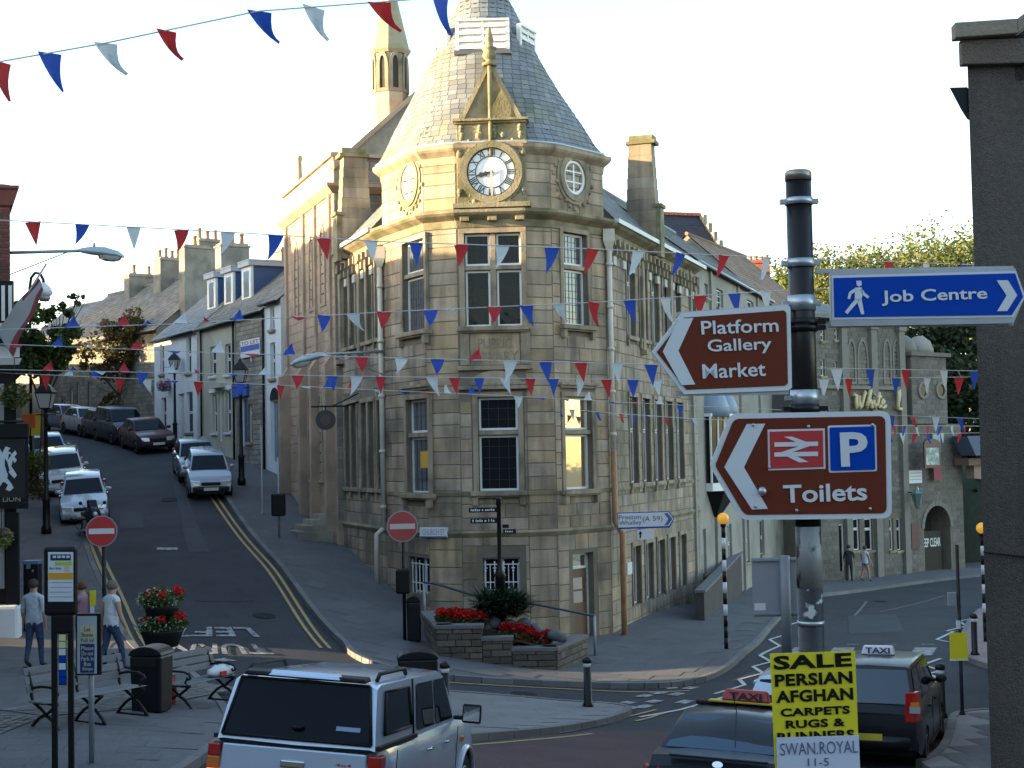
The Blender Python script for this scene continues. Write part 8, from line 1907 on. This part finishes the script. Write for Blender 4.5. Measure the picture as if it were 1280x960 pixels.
mb = MB(); mb.ball((.82, 0, .86), .09, 10, 6); mb.build('headlight', hlm, mc)
mb = MB(); mb.tube([(-.05, .15, .35), (-.1, .32, .0)], .015, 5); mb.build('side_stand', trim, mc)
# ================================================================== plants
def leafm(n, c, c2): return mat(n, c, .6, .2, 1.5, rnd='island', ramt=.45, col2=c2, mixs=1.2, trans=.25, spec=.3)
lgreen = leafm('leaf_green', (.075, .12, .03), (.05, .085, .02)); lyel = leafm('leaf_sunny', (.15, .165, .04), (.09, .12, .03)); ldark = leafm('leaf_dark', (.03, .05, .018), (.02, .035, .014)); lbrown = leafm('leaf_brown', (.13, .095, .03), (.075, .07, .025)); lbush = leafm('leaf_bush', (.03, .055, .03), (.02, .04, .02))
bark = mat('bark', (.075, .055, .04), .9, .2, 4, .3, 15); redf = leafm('petal_red', (.62, .02, .015), (.5, .015, .02)); whitef = leafm('petal_white', (.6, .62, .5), (.3, .4, .2)); pinkf = leafm('petal_pink', (.45, .22, .38), (.3, .12, .3))
def leaves(mb, c, rad, n, size, rg, shell=.35, up=.0):
    c = Vector(c)
    for _ in range(n):
        d = Vector((rg.gauss(0, 1), rg.gauss(0, 1), rg.gauss(0, 1))).normalized(); r = shell + (1 - shell) * rg.random() ** .5
        p = c + Vector((d.x * rad[0], d.y * rad[1], d.z * rad[2])) * r
        a = Vector((rg.gauss(0, 1), rg.gauss(0, 1), rg.gauss(0, .6) + up)).normalized(); b = a.orthogonal().normalized(); b.rotate(Matrix.Rotation(rg.random() * 6.3, 3, a)); s = size * rg.uniform(.6, 1.3)
        mb.add([p - b * s * .4, p + a * s * .5, p + b * s * .4, p - a * s * .5], [(0, 1, 2, 3)])
def tree(label, base, clumps, m, leaf, n, trunk, name='tree', group='trees', seed=1):
    """clumps: (centre, radii) of the crown's masses"""
    rg = random.Random(seed); base = Vector(base); t = thing(name, label, 'tree', base, group=group)
    mb = MB(); cs = [Vector(c) for c, r in clumps]; top = sum(cs, Vector()) / len(cs); fork = base.lerp(top, .5); fork.x = base.x * .6 + top.x * .4
    mb.tube([base - Vector((0, 0, .3)), base.lerp(fork, .5) + Vector((trunk * .5, 0, 0)), fork], [trunk, trunk * .8, trunk * .65], 8)
    for c in cs:
        mid = fork.lerp(c, .5) + Vector((rg.uniform(-.3, .3), rg.uniform(-.3, .3), .2)); mb.tube([fork, mid, c], [trunk * .5, trunk * .3, trunk * .1], 6)
        for k in range(4): e = c + Vector((rg.uniform(-1, 1), rg.uniform(-1, 1), rg.uniform(-.3, 1))) * .9 * clumps[0][1][0]; mb.tube([mid, mid.lerp(e, .6), e], [trunk * .2, trunk * .1, trunk * .03], 4)
    mb.build('trunk', bark, t, world=True)
    mb = MB(); tot = sum(r[0] * r[2] for c, r in clumps)
    for c, r in clumps:
        k = int(n * r[0] * r[2] / tot); sub = max(5, int(10 * r[0] / 1.5)); c = Vector(c)
        for _ in range(sub):
            d = Vector((rg.gauss(0, 1), rg.gauss(0, 1), rg.gauss(0, 1))).normalized() * rg.uniform(.35, 1.0); q = rg.uniform(.28, .55); leaves(mb, c + Vector((d.x * r[0], d.y * r[1], d.z * r[2])), [v * q for v in r], k // sub, leaf, rg, .2)
    mb.build('crown', m, t, world=True)
def cl(px, py, Y, r, rz=None): return (at(px, py, Y), (r, r, rz or r * .85))
b = G(48, 606); Y = b.y
tree('green leafy tree beside the public house', b, [cl(62, 420, Y, 1.2), cl(40, 395, Y, 1.0), cl(85, 425, Y, .9), cl(50, 455, Y, 1.2), cl(75, 385, Y, .5), cl(98, 372, Y, .3), cl(32, 440, Y, 1.)], lgreen, .2, 5200, .13, seed=3)
b = G(152, 541); Y = b.y
tree('autumn brown tree in front of the stone house at the bend', b, [cl(135, 430, Y, 1.5), cl(160, 415, Y, 1.5), cl(115, 450, Y, 1.1), cl(150, 460, Y, 1.2), cl(140, 505, Y, .8), cl(172, 440, Y, 1.1)], lbrown, .2, 5000, .16, seed=5)
b = G(182, 540)
tree('small dark tree beside the white house', b, [cl(180, 470, b.y, 1.1, 1.5), cl(182, 445, b.y, .9), cl(178, 495, b.y, .9)], ldark, .18, 2600, .1, seed=6)
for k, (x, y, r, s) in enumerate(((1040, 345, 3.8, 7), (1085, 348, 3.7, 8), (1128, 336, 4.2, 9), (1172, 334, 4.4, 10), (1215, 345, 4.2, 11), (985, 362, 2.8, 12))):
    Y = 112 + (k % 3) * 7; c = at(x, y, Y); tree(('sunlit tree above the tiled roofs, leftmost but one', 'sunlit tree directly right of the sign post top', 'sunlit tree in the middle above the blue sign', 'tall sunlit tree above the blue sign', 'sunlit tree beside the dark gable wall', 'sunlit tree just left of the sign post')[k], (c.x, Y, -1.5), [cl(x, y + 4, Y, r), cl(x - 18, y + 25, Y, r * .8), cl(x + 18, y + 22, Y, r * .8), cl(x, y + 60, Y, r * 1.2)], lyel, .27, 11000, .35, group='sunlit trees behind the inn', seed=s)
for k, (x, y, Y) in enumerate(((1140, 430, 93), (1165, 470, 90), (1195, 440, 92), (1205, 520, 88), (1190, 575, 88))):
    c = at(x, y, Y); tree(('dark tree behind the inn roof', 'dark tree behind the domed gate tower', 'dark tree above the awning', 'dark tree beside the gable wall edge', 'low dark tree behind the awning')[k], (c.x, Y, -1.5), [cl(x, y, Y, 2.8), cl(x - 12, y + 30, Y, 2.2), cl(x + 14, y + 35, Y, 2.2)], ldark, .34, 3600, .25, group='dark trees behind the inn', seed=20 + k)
# ---- planting
def plant(name, label, base, blobs, cat='plant', group=None, seed=1):
    t = thing(name, label, cat, base, group=group); rg = random.Random(seed)
    for nm, m, c, rad, n, s in blobs: mb = MB(); leaves(mb, c, rad, n, s, rg, .1, .3); mb.build(nm, m, t, world=True)
    return t
Yb = A_.y + 1.2
t = thing('shrub', 'dark spiky shrub round the finger post in the planter', 'shrub', at(627, 775, Yb)); rg = random.Random(9); mb = MB(); c0 = at(627, 772, Yb)
for k in range(1500):
    a = rg.uniform(0, 6.28); el = rg.uniform(.05, 1.25); L_ = rg.uniform(.45, 1.0); o = c0 + Vector((rg.uniform(-.45, .45), rg.uniform(-.3, .3), rg.uniform(0, .35))); d = Vector((math.cos(a) * math.cos(el), math.sin(a) * math.cos(el), math.sin(el) * .75)); w = d.cross(Vector((0, 0, 1))).normalized() * .028
    m_ = o + d * L_ * .55 + Vector((0, 0, .04)); e = o + d * L_ - Vector((0, 0, .1 * L_)); mb.add([o - w * .4, o + w * .4, m_ + w, m_ - w, e], [(0, 1, 2, 3), (3, 2, 4)])
mb.build('blades', lbush, t, world=True)
def bed(label, pts, Y, seed):
    bl = []
    for x, y, r in pts: c = at(x, y, Y); bl += [('petals', redf, c + Vector((0, 0, .06)), (r, r * .7, r * .55), int(420 * r / .2), .075), ('foliage', lgreen, c - Vector((0, 0, .1)), (r * 1.05, r * .8, r * .5), int(160 * r / .2), .09)]
    plant('flower_bed', label, at(pts[0][0], pts[0][1] + 10, Y), bl, 'flowers', 'red flowers in the planter', seed)
bed('mass of red flowers at the high end of the planter', [(553, 768, .2), (566, 769, .25), (580, 771, .28), (594, 772, .25), (604, 773, .15), (572, 775, .2)], A_.y + .75, 31)
bed('red flowers on green foliage at the low end of the planter', [(633, 787, .2), (648, 788, .22), (660, 791, .2), (670, 797, .16), (651, 801, .17), (685, 794, .16), (662, 803, .14), (684, 803, .14)], A_.y + .55, 32)
# flower tower on the left footway
p = G(203, 836, .12); ft = thing('flower_tower', 'two tier flower tower with red and white blooms near the benches', 'planter', p); s = F_PX / p.y; f = Frame((p.x, p.y), 0); zf = lambda y: f.px(203, y)[1]; tubm = mat('tub_black', (.012, .013, .013), .6, .1, spec=.25)
mb = MB(); mb.lathe([(.3, 0), (.3, .05), (.05, .1), (.05, zf(760) - p.z)], p, 10); mb.build('stem', blackm, ft, world=True)
for nm, y0, y1, r in (('lower_tub', 808, 787, .46), ('upper_tub', 776, 757, .38)): mb = MB(); mb.lathe([(r * .7, zf(y0)), (r * .95, zf(y1) - .05), (r, zf(y1))], (p.x, p.y, 0), 18); mb.build(nm, tubm, ft, world=True)
rg = random.Random(6)
for y, r, k in ((780, .52, 1), (749, .46, 2)):
    c = Vector((p.x, p.y, zf(y)))
    for nm, m, n, sz, sh in (('foliage', lgreen, 500, .1, .2), ('white_blooms', whitef, 330, .055, .7)): mb = MB(); leaves(mb, c - Vector((.08 if m is whitef else 0, 0, 0)), (r, r, .25), n, sz, rg, sh, .4); mb.build(nm, m, ft, world=True)
    for i in range(7): a = i * 2.4; mb = MB(); leaves(mb, c + Vector((math.cos(a) * r * .75 + .08, math.sin(a) * r * .6 - .15, .16 + .08 * math.sin(i * 3))), (.1, .1, .08), 70, .05, rg, .1); mb.build('red_bloom', redf, ft, world=True)
# hanging baskets and hedges
def basket(label, px, py, Y, m, r, seed, grp='hanging flower baskets'):
    c = at(px, py, Y); t = plant('hanging_basket', label, c, [('blooms', m, c, (r, r, r * .8), 420, .07 + r * .05), ('foliage', lgreen, c - Vector((0, 0, .05)), (r * .8, r * .8, r * .7), 160, .09)], 'flowers', grp, seed); mb = MB(); mb.tube([c + Vector((0, 0, r * .6)), c + Vector((0, 0, r + .5))], .012, 4); mb.tube([c + Vector((0, 0, r + .5)), c + Vector((.6 if px < 215 else -.6, 0, r + .5))], .015, 4); mb.build('chain', blackm, t, world=True)
yl = G(219, 556).y
basket('pink flower basket left of the lamp post by the white house', 205, 482, yl, pinkf, .38, 41); basket('small pink flower basket close to the lamp post', 212, 478, yl + .3, pinkf, .26, 42); basket('pink flower basket right of that lamp post', 228, 477, yl, pinkf, .36, 43)
basket('yellow flower basket above the public house sign', 18, 495, 35.6, leafm('petal_yellow', (.16, .15, .03), (.07, .09, .02)), .4, 44); basket('green and pink basket at the public house window', 2, 672, 35.6, leafm('petal_mix', (.16, .22, .06), (.35, .12, .2)), .3, 45)
b = G(42, 640); c = at(44, 578, b.y); plant('hedge', 'green hedge beside the parked cars at left', b, [('foliage', leafm('leaf_hedge', (.13, .17, .04), (.08, .12, .03)), c, (.55, .5, .45), 1500, .09), ('lower_foliage', lbrown, c - Vector((0, 0, .75)), (.5, .45, .6), 1000, .09)], 'hedge')

# ================================================================== bunting
BC = {'R': mat('bunting_red', (.50, .025, .03), .6, .04, trans=.35), 'B': mat('bunting_blue', (.02, .075, .42), .6, .04, trans=.35), 'W': mat('bunting_white', (.62, .68, .70), .6, .04, trans=.35)}
cord = mat('bunting_cord', (.55, .55, .56), .7, 0); _fl = {}
def flag_me(col, v):
    if (col, v) in _fl: return _fl[col, v]
    mb = MB(); mb.smooth = True; N_ = 6; rg = random.Random(v * 7 + 1)
    # tip offset and curl per variant: hanging, skewed left, skewed right, blown up, folded flat, blown up to a side
    tx, ty, tzv, curl = [(0.03, .03, -1, .05), (-.32, .06, -1, .12), (.34, .05, -1, .14), (.05, .5, .62, .2), (.3, -.85, -.18, .25), (-.35, .6, .3, .3), (.0, -.45, -.8, .2), (.5, .2, -.75, .25)][v]
    for i in range(N_):
        t = i / (N_ - 1); w = .5 * (1 - t) + .012
        for s in (-1, 0, 1): mb.v.append((s * w * .62 + tx * t * (.4 + .6 * t), ty * t + curl * math.sin(t * 3.1 + s) * (1 - abs(s) * .4), tzv * t - curl * .4 * math.sin(t * 3.1) * (s + 1) * .5))
    for i in range(N_ - 1):
        for j in range(2): mb.f.append((i * 3 + j, i * 3 + j + 1, i * 3 + j + 4, i * 3 + j + 3)); mb.mi.append(0); mb.sm.append(True)
    _fl[col, v] = mb.mesh('pennant', BC[col]); return _fl[col, v]
def bunting(label, pts, flags, h, seed, vs=(0, 1, 2)):
    """pts: (px, py, depth) of the string; flags: (px, colour[, variant])"""
    P = [at(*p) for p in pts]; t = thing('bunting', label, 'bunting', P[0], group='strings of red, white and blue bunting'); rg = random.Random(seed)
    X = [p[0] for p in pts]; n = 80; xs = np.linspace(X[0], X[-1], n); pos = lambda x: at(x, float(np.interp(x, X, [p[1] for p in pts])), float(np.interp(x, X, [p[2] for p in pts])))
    mb = MB(); mb.tube([pos(x) for x in xs], .011, 4); mb.build('string', cord, t, world=True)
    for f in flags:
        x, c = f[0], f[1]; v = f[2] if len(f) > 2 else rg.choice(vs); p = pos(x); d = pos(x + 4) - p; hh = h * rg.uniform(.92, 1.08)
        o = obj('pennant', flag_me(c, v), t, None, None, True); o.matrix_basis = Matrix.Translation(p) @ Matrix.Rotation(math.atan2(d.y, d.x) + rg.uniform(-.25, .25), 4, 'Z') @ Matrix.Rotation(rg.uniform(-.12, .12), 4, 'Y') @ Matrix.Diagonal((hh, hh, hh, 1))
def seq(xs, start, vs=None):
    k = 'RBW'.index(start); return [(x, 'RBW'[(k + i) % 3]) + ((vs[i % len(vs)],) if vs else ()) for i, x in enumerate(xs)]
bunting('highest bunting string slanting across the sky at top left', [(-60, 92, 16), (0, 77, 16.5), (131, 54, 17), (322, 14, 17.5), (560, -4, 18.5)], [(0, 'R', 2), (62, 'B', 2), (132, 'W', 7), (208, 'R', 7), (324, 'B', 7), (392, 'W', 7), (474, 'R', 7), (550, 'B', 2)], .44, 1)
bunting('bunting string crossing just below the clock', [(-80, 270, 27), (0, 275, 26.5), (300, 291, 26), (480, 302, 26), (740, 311, 26), (960, 322, 27), (1110, 327, 29), (1295, 334, 31)], [(41, 'R', 0), (103, 'B', 1), (167, 'W', 0), (227, 'R', 1), (285, 'W', 1), (345, 'B', 1), (405, 'R', 0), (464, 'W', 0), (520, 'B', 0), (577, 'R', 1), (628, 'W', 1), (690, 'B', 1), (741, 'R', 1), (798, 'W', 1), (851, 'B', 1), (905, 'R', 1), (959, 'W', 1), (1111, 'R', 0), (1158, 'W', 0), (1205, 'B', 0)], .40, 2)
bunting('bunting string blown upward at left behind the gallery sign', [(-80, 415, 29), (0, 412, 29), (215, 405, 29), (480, 390, 29), (740, 378, 29), (990, 362, 30), (1295, 350, 33)], seq((60, 90, 125, 155, 188, 226, 262, 298), 'R', (5, 3, 5, 3, 5, 3)) + seq((372, 405, 441, 480, 538), 'R', (4, 6, 7, 6, 6)) + [(560, 'W', 4), (618, 'R', 6), (658, 'B', 2), (698, 'W', 7), (742, 'R', 2), (787, 'B', 2), (832, 'W', 2)] + seq((875, 918, 957), 'R', (0,)), .42, 3)
bunting('bunting string across the carved library name', [(-80, 428, 31), (0, 430, 31), (300, 442, 31), (480, 447, 31), (760, 454, 30), (830, 456, 30), (1020, 460, 31), (1295, 465, 33)], seq((20, 70, 117, 170, 218, 273, 315, 362, 410), 'R', (4, 3, 5, 3, 4, 3)) + [(452, 'R', 6), (502, 'W', 6), (547, 'B', 6), (594, 'R', 3), (638, 'W', 1), (682, 'B', 0), (726, 'R', 0), (771, 'W', 0), (814, 'B', 0)] + [(1046, 'W', 0), (1088, 'B', 0), (1132, 'R', 0), (1180, 'W', 0), (1218, 'B', 0)], .42, 4)
bunting('bunting string level with the top of the gate tower windows', [(-80, 459, 34), (0, 462, 34), (420, 470, 34), (660, 473, 34), (830, 475, 34), (1020, 474, 35), (1295, 470, 37)], seq((60, 95, 125, 155, 178, 212, 250, 290, 330, 372), 'R', (3, 5, 4, 3, 6)) + [(415, 'B', 6), (446, 'W', 1), (476, 'R', 0), (540, 'W', 2), (568, 'R', 0), (599, 'B', 0), (631, 'W', 2), (663, 'R', 0), (692, 'B', 0), (726, 'W', 1), (758, 'R', 0), (791, 'B', 0), (821, 'W', 0)] + [(1030, 'W', 0), (1061, 'R', 0), (1120, 'B', 0), (1159, 'W', 0), (1199, 'R', 0)], .40, 5)
bunting('lower bunting string sagging past the first floor windows', [(-80, 460, 36), (0, 466, 36), (340, 481, 36), (480, 488, 37), (620, 494, 38), (860, 507, 39), (1115, 519, 40), (1295, 526, 41)], [(57, 'R', 0), (85, 'W', 3), (118, 'B', 3), (150, 'R', 0), (183, 'W', 2), (217, 'B', 4), (248, 'R', 0), (300, 'B', 6), (351, 'R', 0), (382, 'W', 4), (410, 'B', 3), (440, 'R', 3), (468, 'W', 4), (500, 'B', 4), (531, 'R', 4), (560, 'W', 3), (590, 'B', 3), (648, 'W', 6), (675, 'B', 4), (706, 'R', 4), (735, 'W', 3), (763, 'B', 4), (791, 'R', 4), (825, 'W', 3), (850, 'B', 6), (1115, 'B', 0), (1141, 'R', 6), (1170, 'W', 0), (1200, 'B', 2)], .36, 6)
bunting('lowest bunting string from the library over the right street', [(678, 509, 42.2), (760, 516, 43), (860, 523, 45), (1000, 529, 47), (1115, 532, 49), (1295, 533, 53)], seq((685, 700, 715, 731, 746, 761, 776, 793, 812, 832, 850, 868), 'R', (4, 6, 0, 4, 6)) + seq((1118, 1131, 1146, 1160, 1176, 1190, 1205), 'R', (0, 1, 2)), .32, 7)
bunting('short bunting string in front of the inn gate', [(1100, 541, 62), (1160, 542, 63), (1295, 540, 66)], seq((1112, 1128, 1144, 1160, 1178, 1200), 'B', (2, 0, 1)), .42, 8)

# ================================================================== people
skinm = mat('skin', (.42, .24, .17), .55, .05, 10); hairg = mat('hair_grey', (.13, .12, .115), .8, .15, 40); haird = mat('hair_dark', (.03, .022, .018), .7, .1, 40); shoe = mat('shoes_dark', (.03, .025, .022), .5, .05); jeans = mat('jeans', (.035, .055, .12), .85, .25, 8, .5, 12)
def person(label, px, py, face, ht, shirt, legs, hair, stride=0.0, lean=0.0, arm=(0, 0), shorts=False, sleeve=.55):
    """face: heading on plan, clockwise from +Y; stride: half step; arm: fore/aft swing of each hand"""
    p = G(px, py, .13); k = ht / 1.75; t = thing('person', label, 'person', mw=Matrix.Translation(p) @ Matrix.Rotation(R(-face), 4, 'Z'))
    V, E, Rr, T = [], [], [], []
    def J(x, y, z, r, q=None, m=0, r2=None):
        V.append((x * k, (y + lean * max(0, z - .95)) * k, z * k)); Rr.append((r * k, (r2 or r) * k)); T.append(m)
        if q is not None: E.append((q, len(V) - 1))
        return len(V) - 1
    pel = J(0, 0, .95, .165, None, 2, .125); wa = J(0, 0, 1.1, .16, pel, 1, .125); ch = J(0, .01, 1.3, .18, wa, 1, .13); ub = J(0, 0, 1.42, .13, ch, 1, .09); nk = J(0, .01, 1.51, .058, ub, 0); hd = J(0, .03, 1.6, .082, nk, 0, .095); J(0, .02, 1.69, .075, hd, 0, .088); J(0, .12, 1.6, .018, hd, 0)
    for i, s in enumerate((-1, 1)):
        st = stride * s; hp = J(s * .09, 0, .88, .1, pel, 2); kn = J(s * .1, st * .5 + abs(st) * .25, .5, .068, hp, 0 if shorts else 2); an = J(s * .1, st - (.04 if st < 0 else 0), .1 + (.06 if st < 0 else 0), .045, kn, 0 if shorts else 2); J(s * .11, st + .16, .04 + (.0 if st >= 0 else .0), .035, an, 3, .045)
        a = arm[i]; sh = J(s * .19, 0, 1.4, .068, ub, 1); el = J(s * .25, -.03 + a * .4, 1.13, .045, sh, 1 if sleeve > .5 else 0); mi = J(s * .26, -.01 + a * .65, 1.0, .04, el, 0); wr = J(s * .25, .03 + a, .88, .028, mi, 0); pm = J(s * .25, .05 + a, .81, .032, wr, 0, .02)
        for q in range(4): f1 = J(s * .25 + .0, .035 + a + (q - 1.5) * .022 + .015, .765, .0095, pm, 0); J(s * .245, .045 + a + (q - 1.5) * .02 + .02, .72 - .008 * (1.5 - abs(q - 1.5)), .008, f1, 0)
        th = J(s * .24, .085 + a, .8, .01, pm, 0); J(s * .235, .105 + a, .765, .008, th, 0)
    me = bpy.data.meshes.new('body'); me.from_pydata(V, E, []); o = bpy.data.objects.new('body', me); COL.objects.link(o)
    sk = o.modifiers.new('s', 'SKIN'); sk.use_smooth_shade = True
    for i, v in enumerate(me.skin_vertices[0].data): v.radius = Rr[i]; v.use_root = (i == 0)
    ss = o.modifiers.new('d', 'SUBSURF'); ss.levels = ss.render_levels = 2
    bpy.context.view_layer.update(); m2 = bpy.data.meshes.new_from_object(o.evaluated_get(bpy.context.evaluated_depsgraph_get())); bpy.data.objects.remove(o)
    for m in (skinm, shirt, legs, shoe): m2.materials.append(m)
    A0 = np.array([V[a] for a, b in E]); B0 = np.array([V[b] for a, b in E]); mt = [T[b] for a, b in E]; D = B0 - A0; rad = np.array([max(Rr[b]) for a, b in E])
    for pl in m2.polygons:
        c = np.array(pl.center); tt = np.clip(((c - A0) * D).sum(1) / (D * D).sum(1), 0, 1); d = np.linalg.norm(c - A0 - D * tt[:, None], axis=1) - rad * .8; i_ = int(d.argmin()); pl.material_index = (1 if c[2] > .9 * k else 2) if (i_ < 3 or E[i_][0] == 0) and mt[i_] else mt[i_]; pl.use_smooth = True
    obj('body', m2, t)
    mb = MB(); hy = lean * .7 + .005; mb.lathe([(.082, -.03), (.098, .0), (.098, .05), (.08, .1), (.045, .13), (.01, .14)], (0, 0, 0), 14); mb.v = [(v[0] * k * .98, (v[1] * 1.12 + hy) * k, (v[2] + 1.635) * k) for v in mb.v]; mb.build('hair', hair, t)
tee = mat('tee_white', (.66, .68, .72), .85, .06, 8, .5, 9); shirtp = mat('shirt_pale', (.45, .50, .56), .85, .08, 8, .5, 9)
person('man in pale shirt and jeans walking away by the public house', 43, 836, 12, 1.76, shirtp, jeans, haird, .1, -.06, (.1, -.05))
person('man in white T-shirt and jeans striding away beside the notice', 139, 840, 40, 1.8, tee, jeans, hairg, .22, .04, (-.08, .12), sleeve=.4)
person('man in pink shirt half hidden behind the bus stop', 104, 834, -60, 1.72, mat('shirt_pink', (.42, .22, .26), .85, .08), jeans, mat('hair_auburn', (.12, .05, .035), .8, .1), .05, .02, (.05, .05))
person('person in dark clothes standing by the inn', 1062, 727, 20, 1.7, mat('top_dark', (.03, .028, .03), .85, .1), mat('trousers_dark', (.025, .025, .028), .85, .1), haird, .08, 0, (.25, .05))
person('person in white vest and blue shorts walking past the inn', 1082, 727, 60, 1.66, tee, mat('shorts_blue', (.10, .16, .32), .85, .1), mat('hair_brown', (.08, .05, .03), .8, .1), .16, 0, (.1, .2), True, .3)
